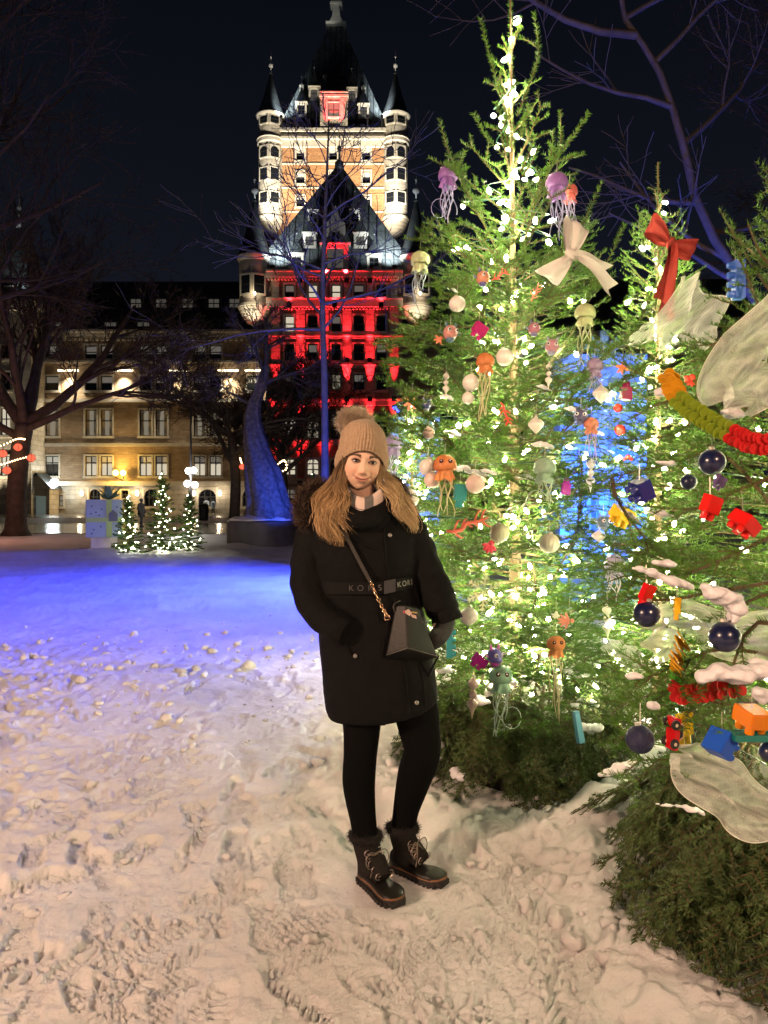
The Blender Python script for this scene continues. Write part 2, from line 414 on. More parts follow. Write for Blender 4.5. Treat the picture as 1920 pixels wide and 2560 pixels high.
def facade(mb, x0, x1, z0, z1, y, op, depth=.35):
    xs = sorted({x0, x1, *[v for o in op for v in (o[0], o[1]) if x0 < v < x1]}); zs = sorted({z0, z1, *[v for o in op for v in (o[2], o[3]) if z0 < v < z1]})
    for i in range(len(xs) - 1):
        for j in range(len(zs) - 1):
            cx = (xs[i] + xs[i + 1]) / 2; cz = (zs[j] + zs[j + 1]) / 2
            if any(o[0] < cx < o[1] and o[2] < cz < o[3] for o in op): continue
            mb.quad((xs[i], y, zs[j]), (xs[i + 1], y, zs[j]), (xs[i + 1], y, zs[j + 1]), (xs[i], y, zs[j + 1]))
    for (a, b, c, d) in [o[:4] for o in op]:
        mb.quad((a, y, c), (a, y + depth, c), (a, y + depth, d), (a, y, d)); mb.quad((b, y + depth, c), (b, y, c), (b, y, d), (b, y + depth, d))
        mb.quad((a, y, d), (a, y + depth, d), (b, y + depth, d), (b, y, d)); mb.quad((a, y + depth, c), (a, y, c), (b, y, c), (b, y + depth, c))
def arch_spandrel(mb, a, b, c, d, y0, y1, n=8):
    """fills the top corners of a rectangular opening so that it reads as a round arch"""
    r = (b - a) / 2; cx = (a + b) / 2; zc = d - r
    pts = [(cx + r * math.cos(math.pi * k / n), zc + r * math.sin(math.pi * k / n)) for k in range(n + 1)]
    for k in range(n):
        (xa, za), (xb, zb) = pts[k], pts[k + 1]
        mb.add([(xa, y0, za), (xb, y0, zb), (xb, y0, d + .01), (xa, y0, d + .01)], [(0, 1, 2, 3)])
        mb.add([(xa, y0, za), (xb, y0, zb), (xb, y1, zb), (xa, y1, za)], [(0, 1, 2, 3)])
def window(par, a, b, c, d, y, kind='dark', arch=False, mull=1, rails=(.5,), surround=.16, blind=0., curt=False):
    """one window: stone surround with frame and pane as sub-parts"""
    m = MB(); s = surround
    m.box(a - s, a, y - .09, y + .04, c - s, d + s); m.box(b, b + s, y - .09, y + .04, c - s, d + s)
    m.box(a, b, y - .09, y + .04, d, d + s); m.box(a - s * 1.3, b + s * 1.3, y - .16, y + .04, c - s * 1.5, c)
    if arch: arch_spandrel(m, a, b, c, d, y - .03, y + .2)
    w = m.build('window', TRIM, par)
    m = MB(); fw = .055; yy = y + .16
    m.box(a, a + fw * 1.4, yy, yy + .08, c, d); m.box(b - fw * 1.4, b, yy, yy + .08, c, d); m.box(a, b, yy - .002, yy + .07, c, c + fw * 1.6); m.box(a, b, yy - .002, yy + .07, d - fw * 1.6, d)
    for k in range(mull): xm = a + (b - a) * (k + 1) / (mull + 1); m.box(xm - fw, xm + fw, yy - .004, yy + .06, c, d)
    for r in rails: zm = c + (d - c) * r; m.box(a, b, yy - .006, yy + .05, zm - fw, zm + fw)
    m.build('frame', IRON, w)
    m = MB(); m.quad((a, y + .21, c), (b, y + .21, c), (b, y + .21, d), (a, y + .21, d))
    m.build('pane', {'dark': GLASSD, 'dim': GLASSL, 'lit': GLASSB}[kind], w)
    if blind:
        m = MB(); zb = d - (d - c) * blind; m.box(a + .08, b - .08, y + .19, y + .2, zb, d - .06); m.build('blind', BLIND, w)
    if curt:
        m = MB()
        for sx in (0, 1):
            for k in range(5):
                x0 = a + .08 + (b - a) * .05 * k if sx == 0 else b - .08 - (b - a) * .05 * (k + 1)
                m.box(x0, x0 + (b - a) * .045, y + .185 + .008 * (k % 2), y + .2, c + .08, d - .1)
        m.build('curtain', mat('curtain', (.45, .4, .32), rough=.9), w)
    return w
def dormer(par, x, z0, z1, yroof, w, peak, kind='dark', mt=None, deep=2.2, fin=True):
    """roof dormer: body with its steep cap, pane as sub-part"""
    mt = mt or TRIM
    m = MB(); y = yroof
    m.box(x - w / 2, x - w / 2 + w * .18, y, y + deep, z0, z1); m.box(x + w / 2 - w * .18, x + w / 2, y, y + deep, z0, z1)
    m.box(x - w / 2 + w * .18, x + w / 2 - w * .18, y + .002, y + deep, z1 - (z1 - z0) * .14, z1 - .002)
    m.box(x - w / 2 + w * .18, x + w / 2 - w * .18, y + .002, y + deep, z0 + .002, z0 + (z1 - z0) * .18)
    m.box(x - w * .58, x + w * .58, y - .12, y + deep, z1, z1 + .14)
    d = m.build('dormer', mt, par)
    m = MB(); zb = z1 + .14
    m.add([(x - w * .52, y - .08, zb), (x + w * .52, y - .08, zb), (x + w * .52, y + deep, zb), (x - w * .52, y + deep, zb), (x, y + w * .4, zb + peak), (x, y + deep, zb + peak)],
          [(0, 1, 4), (1, 2, 5, 4), (3, 0, 4, 5), (2, 3, 5)])
    if fin:
        m.lathe([(.06, 0), (.05, .5), (.13, .6), (.13, .75), (.03, .85), (.015, 1.3)], 6, (x, y + w * .4, zb + peak - .1))
    m.build('dormer_roof', ROOFD, d)
    a, b, c, e = x - w * .3, x + w * .3, z0 + (z1 - z0) * .18, z1 - (z1 - z0) * .14
    m = MB(); m.quad((a, y + .2, c), (b, y + .2, c), (b, y + .2, e), (a, y + .2, e)); m.build('pane', {'dark': GLASSD, 'dim': GLASSQ, 'lit': GLASSB}[kind], d)
    m = MB(); m.box(a, b, y + .12, y + .17, (c + e) / 2 - .05, (c + e) / 2 + .05); m.box(x - .04, x + .04, y + .122, y + .16, c, e); m.build('frame', IRON, d)
    return d
def turret(par, cx, cy_, r, ztop, zbot, zcorb, ztip, rows, wallm, glass='dark', n=24, nwin=2, lit=None):
    m = MB(); m.lathe([(r, zbot), (r, ztop)], n, (cx, cy_, 0))
    t = m.build('turret', wallm, par, auto=.6)
    m = MB()
    k = 6; pr = []
    for i in range(k):
        f = i / k; rr = r * (.15 + .92 * (f ** .55)); z = zcorb + (zbot - zcorb) * f
        pr += [(rr, z), (rr + .10, z + (zbot - zcorb) / k * .55), (rr + .02, z + (zbot - zcorb) / k * .6)]
    pr += [(r * 1.1, zbot), (r * 1.1, zbot + .25), (r * 1.0, zbot + .3)]
    m.lathe(pr, n, (cx, cy_, 0)); m.build('corbel', TRIM, t, auto=.6)
    m = MB(); m.lathe([(r, ztop - .35), (r * 1.12, ztop - .1), (r * 1.16, ztop + .15), (r * 1.0, ztop + .2)], n, (cx, cy_, 0)); m.build('cornice', TRIM, t, auto=.6)
    m = MB(); h = ztip - ztop
    m.lathe([(r * 1.22, ztop + .15), (r * 1.02, ztop + .10 * h), (r * .62, ztop + .42 * h), (r * .30, ztop + .74 * h), (r * .10, ztop + .95 * h), (r * .14, ztop + .97 * h), (.08, ztop + h)], n, (cx, cy_, 0))
    m.build('cone_roof', ROOFD, t, auto=.6)
    m = MB(); z = ztip - .1; q = h * .16
    m.lathe([(.09, z), (.07, z + q * .6), (.3, z + q * .8), (.36, z + q), (.3, z + q * 1.2), (.07, z + q * 1.4), (.05, z + q * 2.0), (.16, z + q * 2.1), (.05, z + q * 2.25), (.012, z + q * 4.2)], 8, (cx, cy_, 0))
    m.build('finial', mat('finial_metal', (.5, .5, .5), rough=.35, metal=.7), t, smooth=True)
    for (z0, z1, arch) in rows:
        for k in range(nwin):
            a = math.radians(-90 + (k - (nwin - 1) / 2) * 52); w = .34 * r
            ux, uy = math.cos(a), math.sin(a); tx, ty = -uy, ux
            def Q(s_, o_, z): return (cx + ux * (r + o_) + tx * s_, cy_ + uy * (r + o_) + ty * s_, z)
            m = MB()
            for (s0, s1, za, zb) in ((-w - .14, -w, z0 - .14, z1 + .14), (w, w + .14, z0 - .14, z1 + .14), (-w, w, z1, z1 + .16), (-w, w, z0 - .18, z0)):
                V = [Q(s0, -.3, za), Q(s1, -.3, za), Q(s1, -.3, zb), Q(s0, -.3, zb), Q(s0, .04, za), Q(s1, .04, za), Q(s1, .04, zb), Q(s0, .04, zb)]
                m.add(V, [(0, 3, 2, 1), (4, 5, 6, 7), (0, 1, 5, 4), (1, 2, 6, 5), (2, 3, 7, 6), (3, 0, 4, 7)])
            if arch: m.add([Q(-w, .03, z1), Q(-w, .03, z1 - w * .8), Q(-w * .6, .03, z1 - w * .25), Q(0, .03, z1)], [(0, 1, 2, 3)]); m.add([Q(w, .03, z1), Q(0, .03, z1), Q(w * .6, .03, z1 - w * .25), Q(w, .03, z1 - w * .8)], [(0, 1, 2, 3)])
            m.build('window', TRIM, t)
            m = MB(); m.quad(Q(-w, .012, z0), Q(w, .012, z0), Q(w, .012, z1), Q(-w, .012, z1)); m.build('pane', GLASSD, t)
            m = MB(); zm = (z0 + z1) / 2
            m.add([Q(-w, .022, zm - .06), Q(w, .022, zm - .06), Q(w, .022, zm + .06), Q(-w, .022, zm + .06)], [(0, 1, 2, 3)]); m.build('frame', IRON, t)
    return t

# ---------------------------------------------------------------- long brick wing
def build_wing():
    Y = 77.0
    w = empty('hotel_wing', (PX(330, Y), Y, 0), 'long tan brick hotel wing with dark dormered roof and lit windows', 'building')
    X0, X1 = PX(52, Y), PX(665, Y); ze = PZ(842, Y); zsc = PZ(1209, Y)
    op = []; wins = []
    def addw(px0, px1, py0, py1, kind='dark', **k):
        o = (PX(px0, Y), PX(px1, Y), PZ(py1, Y), PZ(py0, Y)); op.append(o); wins.append((o, kind, k))
    for (a, b) in ((113, 147), (213, 242), (252, 281), (349, 379), (389, 418), (484, 513), (524, 553), (618, 646)):
        addw(a, b, 863, 897, 'dark', mull=0, blind=.62 if random.random() < .7 else .4)
        addw(a, b, 940, 976, 'dark', mull=0, blind=.5 if random.random() < .5 else 0)
        addw(a, b, 1024, 1090, 'dim' if a != 618 else 'lit', mull=0, rails=(.58,), curt=True)
        addw(a, b, 1140, 1190, 'lit' if a > 200 else 'dark', mull=1, rails=(.66,), blind=.4, curt=False)
    g = []
    for (a, b) in ((224, 252), (362, 394), (497, 541), (606, 640)): g.append((PX(a, Y), PX(b, Y), PZ(1266, Y), PZ(1223, Y)))
    m = MB(); facade(m, X0, X1, zsc, ze, Y, op); m.build('wall', BRICK, w)
    m = MB(); facade(m, X0, X1, -.2, zsc, Y - .12, g + [(PX(135, Y), PX(160, Y), PZ(1266, Y), PZ(1238, Y)), (PX(305, Y), PX(322, Y), PZ(1246, Y), PZ(1226, Y))]); m.build('base_wall', STONE, w)
    for (o, kind, k) in wins: window(w, *o, Y, kind, **k)
    for o in g: window(w, *o, Y - .12, 'dark', arch=True, mull=2, rails=(.55,), surround=.2)
    window(w, PX(135, Y), PX(160, Y), PZ(1266, Y), PZ(1238, Y), Y - .12, 'dim', mull=1); window(w, PX(305, Y), PX(322, Y), PZ(1246, Y), PZ(1226, Y), Y - .12, 'dark', mull=1)
    for (z, h, d) in ((zsc, .45, .35), (PZ(1112, Y), .3, .2), (PZ(1002, Y), .28, .18), (PZ(905, Y), .25, .18)):
        m = MB(); m.box(X0, X1, Y - d - .12, Y - .003, z - h / 2, z + h / 2); m.build('string_course', TRIM, w)
    m = MB(); m.box(X0, X1, Y - .55, Y + .3, ze, ze + .35); m.box(X0, X1, Y - .8, Y + .3, ze + .35, ze + .6)
    for k in range(46): x = X0 + (X1 - X0) * (k + .5) / 46; m.box(x - .12, x + .12, Y - .5, Y - .002, ze - .45, ze - .002)
    m.build('cornice', TRIM, w)
    m = MB(); zr = PZ(704, 82.0)
    m.add([(X0, Y - .5, ze + .6), (X1, Y - .5, ze + .6), (X1, Y + 5.0, zr), (X0, Y + 5.0, zr), (X1, Y + 12, zr), (X0, Y + 12, zr)], [(0, 1, 2, 3), (3, 2, 4, 5)])
    m.add([(X0, Y, ze), (X0, Y + 12, ze), (X0, Y + 12, zr), (X0, Y + 5, zr)], [(0, 1, 2, 3)]); m.build('roof', ROOFD, w)
    m = MB(); m.box(X0, X0 + .3, Y + .02, Y + 12, -.2, ze); m.box(X0, X1, Y + 11.7, Y + 12, -.2, ze); m.build('side_wall', BRICK, w)
    def roofy(z): return Y - .5 + 5.5 * (z - ze - .6) / (zr - ze - .6)
    for px in (141, 225, 278, 360, 411, 492, 570): dormer(w, PX(px, Y), PZ(834, Y), PZ(803, Y), Y - .35, 2.0, 1.3, 'dim' if px in (141, 278, 360) else 'dark', ROOFD, fin=False)
    for px in (277, 342, 405, 471, 536, 588):
        z0, z1 = PZ(777, 79.), PZ(745, 79.); dormer(w, PX(px, 79.), z0, z1, roofy(z0) - .1, 1.8, 1.1, 'dim' if px not in (277,) else 'dark', ROOFD, deep=2.6, fin=False)
    m = MB(); a, b = PX(172, 78.5), PX(204, 78.5); zt = PZ(664, 78.5); m.box(a, b, 78.2, 79.8, ze + .5, zt - .5); m.box(a - .15, b + .15, 78.05, 79.95, zt - .5, zt); m.build('chimney', BRICK, w)
    # porch with gable and door
    m = MB(); a, b = PX(66, 75.), PX(128, 75.); z1 = PZ(1218, 75.); zt = PZ(1188, 75.)
    m.box(a, a + .35, 74.6, Y - .13, -.1, z1); m.box(b - .35, b, 74.6, Y - .13, -.1, z1)
    c0, c1 = PX(91, 75.), PX(119, 75.); zd = PZ(1240, 75.)
    m.box(a + .35, c0, 74.8, 75.1, -.1, z1); m.box(c1, b - .35, 74.8, 75.1, -.1, z1); m.box(c0, c1, 74.8, 75.1, zd, z1)
    m.prism([(a - .1, z1), (b + .1, z1), ((a + b) / 2, zt)], 74.6, Y - .14)
    pc = m.build('porch', STONE, w)
    m = MB(); m.quad((a - .35, 74.3, z1 - .15), (a - .35, Y - .14, z1 - .15), ((a + b) / 2, Y - .14, zt + .25), ((a + b) / 2, 74.3, zt + .25)); m.quad((b + .35, Y - .14, z1 - .15), (b + .35, 74.3, z1 - .15), ((a + b) / 2, 74.3, zt + .25), ((a + b) / 2, Y - .14, zt + .25)); m.build('porch_roof', ROOFD, pc)
    m = MB(); m.box(c0, c1, 74.95, 75.02, .02, zd); m.box(c0 + .25, c1 - .25, 74.92, 74.95, .9, zd - .25); m.build('door', mat('door_glass', (.16, .18, .17), rough=.3, emit=(.7, .9, .8), estr=.10), pc)
    # lamps belonging to the wing
    for px in (176, 311, 447, 573, 640):
        x = PX(px, Y); z = PZ(928, Y)
        m = MB(); m.box(x - 1.05, x + 1.05, Y - .62, Y - .42, z - .10, z + .06); l = m.build('wall_light', [LAMPW], w)
        spot('downlight', (x, Y - .62, z - .18), (x, Y - .1, z - 7), (1.0, .86, .62), 3300, 98, .9, .25, l)
    for px in (208, 346, 488, 552, 652):
        x = PX(px, Y); z = PZ(1232, Y)
        m = MB(); m.lathe([(.05, -.35), (.16, -.25), (.2, 0), (.14, .2), (.03, .3)], 8, (x, Y - .4, z)); l = m.build('sconce', LAMPW, w)
        point('sconce_light', (x, Y - .95, z), (1.0, .80, .55), 70, .15, l)
    m = MB(); l = None
    for px in (298, 316):
        x = PX(px, Y); z = PZ(1183, Y); m.ball((x, Y - 1.0, z), .32, 10, 8)
    l = m.build('bracket_lamp', emat('lamp_amber', (1.0, .62, .12), 9), w)
    m = MB()
    for px in (298, 316): m.tube([(PX(307, Y), Y - .1, PZ(1200, Y)), (PX(px, Y), Y - .8, PZ(1196, Y)), (PX(px, Y), Y - 1.0, PZ(1189, Y))], .05, 5)
    m.build('bracket', METAL, l); point('bracket_light', (PX(307, Y), Y - 1.6, PZ(1183, Y)), (1.0, .6, .12), 900, .3, l)
    m = MB(); x, z = PX(143, 76.), PZ(1207, 76.); m.ball((x, 75.4, z), .42, 10, 8); l = m.build('wall_lamp', emat('lamp_white_strong', (.93, 1.0, .97), 25), w)
    point('wall_lamp_light', (x, 74.5, z), (.9, 1.0, .95), 260, .3, l)
build_wing()

# ---------------------------------------------------------------- narrow lit corner pavilion at the far left
def build_corner():
    Y = 74.0; c = empty('corner_pavilion', (PX(10, Y), Y, 0), 'narrow pale stone hotel pavilion with tall slate roof beside the brick wing', 'building')
    X0, X1 = PX(-70, Y), PX(78, Y); ze = PZ(765, Y); zt = PZ(560, Y + 3); xm = PX(4, Y)
    op = []
    for (a, b) in ((-40, -14), (2, 26)):
        for (t, d) in ((863, 897), (930, 975), (1020, 1088), (1140, 1190)): op.append((PX(a, Y), PX(b, Y), PZ(d, Y), PZ(t, Y)))
    m = MB(); facade(m, X0, X1, -.2, ze, Y, op); m.box(X1 - .2, X1, Y + .01, Y + 9, -.2, ze); m.build('wall', STONE, c)
    for i, o in enumerate(op): window(c, *o, Y, 'lit' if i % 4 >= 2 else 'dark', mull=1, rails=(.6,))
    m = MB(); m.box(X0, X1 + .3, Y - .5, Y + 9, ze, ze + .6)
    for k in range(10): x = X0 + (X1 - X0) * (k + .5) / 10; m.box(x - .14, x + .14, Y - .45, Y - .002, ze - .5, ze - .002)
    m.build('cornice', TRIM, c)
    m = MB(); m.add([(X0, Y - .3, ze + .6), (X1, Y - .3, ze + .6), (X1, Y + 8, ze + .6), (X0, Y + 8, ze + .6), (xm - .4, Y + 3.5, zt), (xm + .4, Y + 3.5, zt)], [(0, 1, 5, 4), (1, 2, 5), (2, 3, 4, 5), (3, 0, 4)])
    r = m.build('roof', ROOF, c)
    m = MB(); m.lathe([(.25, zt - .2), (.25, zt + .2), (.1, zt + .4), (.1, zt + 1.5), (.3, zt + 1.8), (.1, zt + 2.1), (.03, zt + 4.5)], 8, (xm, Y + 3.5, 0)); m.build('finial', mat('finial_metal'), r, smooth=True)
    for (px, p0, p1) in ((20, 715, 750), (-20, 715, 750)): dormer(c, PX(px, Y), PZ(p1, Y), PZ(p0, Y), Y + .4, 1.2, 1.3, 'dim')
    for px in (-20, 40): spot('wall_flood', (PX(px, Y), Y - 1.2, .4), (PX(px, Y), Y + .1, 14), (1.0, .84, .58), 3800, 60, .8, .2, c)
    spot('roof_flood', (PX(58, Y), Y - .6, ze + .8), (PX(30, Y), Y + 2.5, zt), COOL, 1500, 80, .9, .1, c)
build_corner()

# ---------------------------------------------------------------- red lit entrance pavilion
def build_pavilion():
    Y = 70.0
    c = empty('entrance_pavilion', (PX(838, Y), Y, 0), 'hotel pavilion washed in red light with steep slate pyramid roof', 'building')
    X0, X1 = PX(668, Y), PX(1006, Y); ze = PZ(690, Y)
    cols = ((712, 736), (770, 794), (829, 852), (884, 910), (941, 966))
    rows = ((711, 748, 0), (789, 829, 0), (860, 902, 0), (935, 975, 0), (1034, 1097, 1), (1147, 1188, 1), (1222, 1268, 1))
    lits = {(1, 0): 'lit', (2, 0): 'lit', (0, 1): 'lit', (0, 3): 'dim', (2, 3): 'dim', (0, 4): 'lit', (1, 4): 'dim', (3, 4): 'dim', (0, 5): 'lit', (1, 5): 'lit', (4, 5): 'dim'}
    op = []; info = []
    for i, (a, b) in enumerate(cols):
        for j, (t, d, ar) in enumerate(rows):
            e = 3 if j >= 4 else 0
            o = (PX(a - e, Y), PX(b + e, Y), PZ(d, Y), PZ(t, Y)); op.append(o); info.append((i, j, ar, o))
    m = MB(); facade(m, X0, X1, -.2, ze, Y, op); m.box(X0, X0 + .2, Y + .01, Y + 14, -.2, ze); m.box(X1 - .2, X1, Y + .01, Y + 14, -.2, ze)
    m.build('wall', brick_mat('pavilion_brick', (.36, .26, .18), (.46, .34, .24), (.34, .28, .22)), c)
    for (i, j, ar, o) in info: window(c, *o, Y, lits.get((i, j), 'dark'), arch=bool(ar), mull=1 if j >= 4 else 0, rails=(.5,) if j < 4 else (.35, .7), blind=.0 if (i, j) in lits else (.5 if (i + j) % 3 == 0 else 0))
    for (py, h, d) in ((690, .5, .6), (760, .7, .45), (1008, .5, .4), (845, .18, .15), (918, .18, .15), (1108, .35, .3), (1205, .4, .3)):
        z = PZ(py, Y); m = MB(); pf = [(Y - .002, z - h / 2), (Y - d, z - h / 2), (Y - d, z + h / 2), (Y - d - .15, z + h / 2), (Y - d - .15, z + h / 2 + .14), (Y - .002, z + h / 2 + .14)]; m.add([(X0 - .05, a, b) for a, b in pf] + [(X1 + .05, a, b) for a, b in pf], [(5, 4, 3, 2, 1, 0), (6, 7, 8, 9, 10, 11)] + [(i, (i + 1) % 6, 6 + (i + 1) % 6, 6 + i) for i in range(6)])
        if py in (690, 760):
            for k in range(40): x = X0 + (X1 - X0) * (k + .5) / 40; m.box(x - .08, x + .08, Y - d + .05, Y - .003, z - h / 2 - .22, z - h / 2 - .002)
        m.build('cornice', TRIM, c)
    pil = (690, 752, 811, 868, 925, 985)
    for px in pil:
        x = PX(px, Y); m = MB(); m.box(x - .42, x + .42, Y - .22, Y - .001, PZ(1100, Y), PZ(775, Y)); m.box(x - .3, x + .3, Y - .2, Y - .001, PZ(755, Y), PZ(700, Y))
        m.build('pilaster', STONE, c)
    # red wall washers
    def washer(px, py, up, pw, ang=34, L=1.0):
        x = PX(px, Y); z = PZ(py, Y); m = MB(); m.box(x - .22, x + .22, Y - .95, Y - .5, z - .22, z + .22)
        l = m.build('wall_washer', METAL, c)
        spot('red_wash', (x, Y - .75, z + (.3 if up else -.3)), (x, Y - .05, z + (6 * L if up else -6 * L)), RED, pw, ang, .8, .08, l)
    for px in pil:
        washer(px, 1092, True, 9000, 24); washer(px, 1208, True, 6500, 28); washer(px, 1000, True, 15000 if px not in (690, 985) else 7000, 24)
        if px in (752, 868, 925, 811): washer(px, 708, False, 3500, 28); washer(px, 905, True, 9000, 24)
    for px in (725, 838, 953): washer(px, 768, True, 420, 110)
    # roof
    m = MB(); xm = (X0 + X1) / 2; zk = PZ(618, 70.4); za = PZ(413, 77.0); hw = (X1 - X0) / 2
    m.add([(X0, Y - .25, ze + .4), (X1, Y - .25, ze + .4), (X1, Y + 14, ze + .4), (X0, Y + 14, ze + .4), (X0 + .15, Y + .45, zk), (X1 - .15, Y + .45, zk), (X1 - .15, Y + 13.5, zk), (X0 + .15, Y + 13.5, zk), (xm - .2, Y + 7, za), (xm + .2, Y + 7, za)],
          [(0, 1, 5, 4), (1, 2, 6, 5), (2, 3, 7, 6), (3, 0, 4, 7), (4, 5, 9, 8), (5, 6, 9), (6, 7, 8, 9), (7, 4, 8)])
    rf = m.build('roof', ROOF, c)
    def ry(z): return Y - .25 + .7 * (z - ze - .4) / (zk - ze - .4) if z < zk else Y + .45 + 6.55 * (z - zk) / (za - zk)
    for k in range(-7, 8):     # standing seams down the slope
        x0 = xm + k * hw / 8
        zt_ = za - (abs(k) / 8) * (za - zk) - .3
        m = MB(); m.tube([(x0, Y - .28, ze + .42), (x0, ry(zk) - .04, zk), (x0, ry(zt_) - .04, zt_)], .05, 4); m.build('roof_seam', ROOFD, rf)
    m = MB(); m.lathe([(.5, za - .5), (.45, za + .3), (.12, za + .6), (.1, za + 1.4), (.22, za + 1.6), (.22, za + 1.9), (.05, za + 2.1), (.02, za + 3.3)], 8, (xm, Y + 7, 0)); m.build('finial', ROOFD, rf, smooth=True)
    def D(px, p0, p1, wd, pk, kind, mt=None, dpx=None):
        yy = 70.6; z0 = PZ(p1, yy)
        for _ in range(4): yy = ry(z0) - .15; z0 = PZ(p1, yy)
        return dormer(c, PX(px, yy), z0, PZ(p0, yy), yy, wd, pk, kind, mt)
    D(741, 636, 672, 1.35, 1.5, 'dark'); D(935, 638, 672, 1.35, 1.5, 'dark')
    D(774, 584, 620, 1.25, 1.5, 'dim'); D(901, 584, 620, 1.25, 1.5, 'dim')
    D(783, 527, 560, 1.0, 1.4, 'dark'); D(887, 527, 560, 1.0, 1.4, 'dark')
    # central gabled dormer, two storeys
    dd = D(838, 610, 682, 2.5, .3, 'dim', None)
    m = MB(); yy = 70.3; x0, x1 = PX(815, yy), PX(862, yy); z0, z1, z2 = PZ(612, yy), PZ(556, yy), PZ(512, yy); xc = (x0 + x1) / 2
    m.prism([(x0, z0), (xc - .4, z0), (xc - .4, z1 - .8), (xc + .4, z1 - .8), (xc + .4, z0), (x1, z0), (x1, z1), (xc + .55, z1 + .1), (xc, z2), (xc - .55, z1 + .1), (x0, z1)], yy, yy + 1.2)
    m.build('gable', TRIM, dd)
    m = MB(); m.quad((xc - .4, yy + .4, z0), (xc + .4, yy + .4, z0), (xc + .4, yy + .4, z1 - .8), (xc - .4, yy + .4, z1 - .8)); m.build('pane', GLASSD, dd)
    for px in (812, 866): spot('gable_red', (PX(px, 69.), 69.2, PZ(684, 69.)), (PX(838, 70.), 70.4, PZ(560, 70.)), RED, 7000, 60, .8, .08, c)
    for px in (690, 745, 930, 985):
        x = PX(px, 69.4); m = MB(); m.box(x - .2, x + .2, 67.0, 67.3, ze - .2, ze + .1); m.box(x - .04, x + .04, 67.3, 69.3, ze - .1, ze); l = m.build('roof_floodlight', METAL, c)
        spot('roof_flood', (x, 67.2, ze + .3), (x * .9 + xm * .1, 71.2, zk + 1.6), COOL, 6800 if px in (690, 985) else 800, 70, .9, .1, l)
    # corner turrets
    for (px, s) in ((634, -1), (1041, 1)):
        t = turret(c, PX(px, Y), Y + .6, 1.46, PZ(645, Y), PZ(768, Y), PZ(812, Y), PZ(492, Y), [(PZ(738, Y), PZ(693, Y), 0)], mat('turret_stone', (.42, .38, .33), rough=.85, var=.15, vscale=1.5, bump=.4, bscale=3))
        x = PX(px, Y); m = MB(); m.lathe([(.07, -.15), (.14, 0), (.05, .2)], 6, (x + .3, Y - 1.1, PZ(742, Y))); l = m.build('turret_lamp', LAMPW, t)
        point('turret_lamp_light', (x + .3, Y - 1.5, PZ(742, Y)), WARM, 45, .1, l)
        spot('corbel_flood', (x, Y - 1.9, PZ(825, Y)), (x, Y, PZ(755, Y)), (1.0, .9, .62), 500, 70, .8, .1, l)
build_pavilion()

# ---------------------------------------------------------------- dark continuation of the hotel to the right of the pavilion
def build_east():
    Y = 76.0; c = empty('hotel_wing', (PX(1300, Y), Y, 0), 'dark brick hotel wing behind the decorated firs, right of the red pavilion', 'building')
    X0, X1 = PX(1004, Y), PX(1900, Y); ze = PZ(842, Y); op = []
    for k in range(9):
        for (t, d) in ((863, 897), (940, 976), (1024, 1090), (1140, 1190), (1223, 1268)): op.append((PX(1100 + k * 88, Y), PX(1134 + k * 88, Y), PZ(d, Y), PZ(t, Y)))
    m = MB(); facade(m, X0, X1, -.2, ze, Y, op); m.build('wall', BRICK, c)
    for i, o in enumerate(op): window(c, *o, Y, 'dim' if i % 7 == 3 else 'dark')
    m = MB(); m.box(X0, X1, Y - .5, Y, ze, ze + .5); m.build('cornice', TRIM, c)
    m = MB(); zr = PZ(704, 82.); m.add([(X0, Y - .5, ze + .5), (X1, Y - .5, ze + .5), (X1, Y + 5, zr), (X0, Y + 5, zr), (X1, Y + 12, zr), (X0, Y + 12, zr)], [(0, 1, 2, 3), (3, 2, 4, 5)]); m.build('roof', ROOFD, c)
build_east()

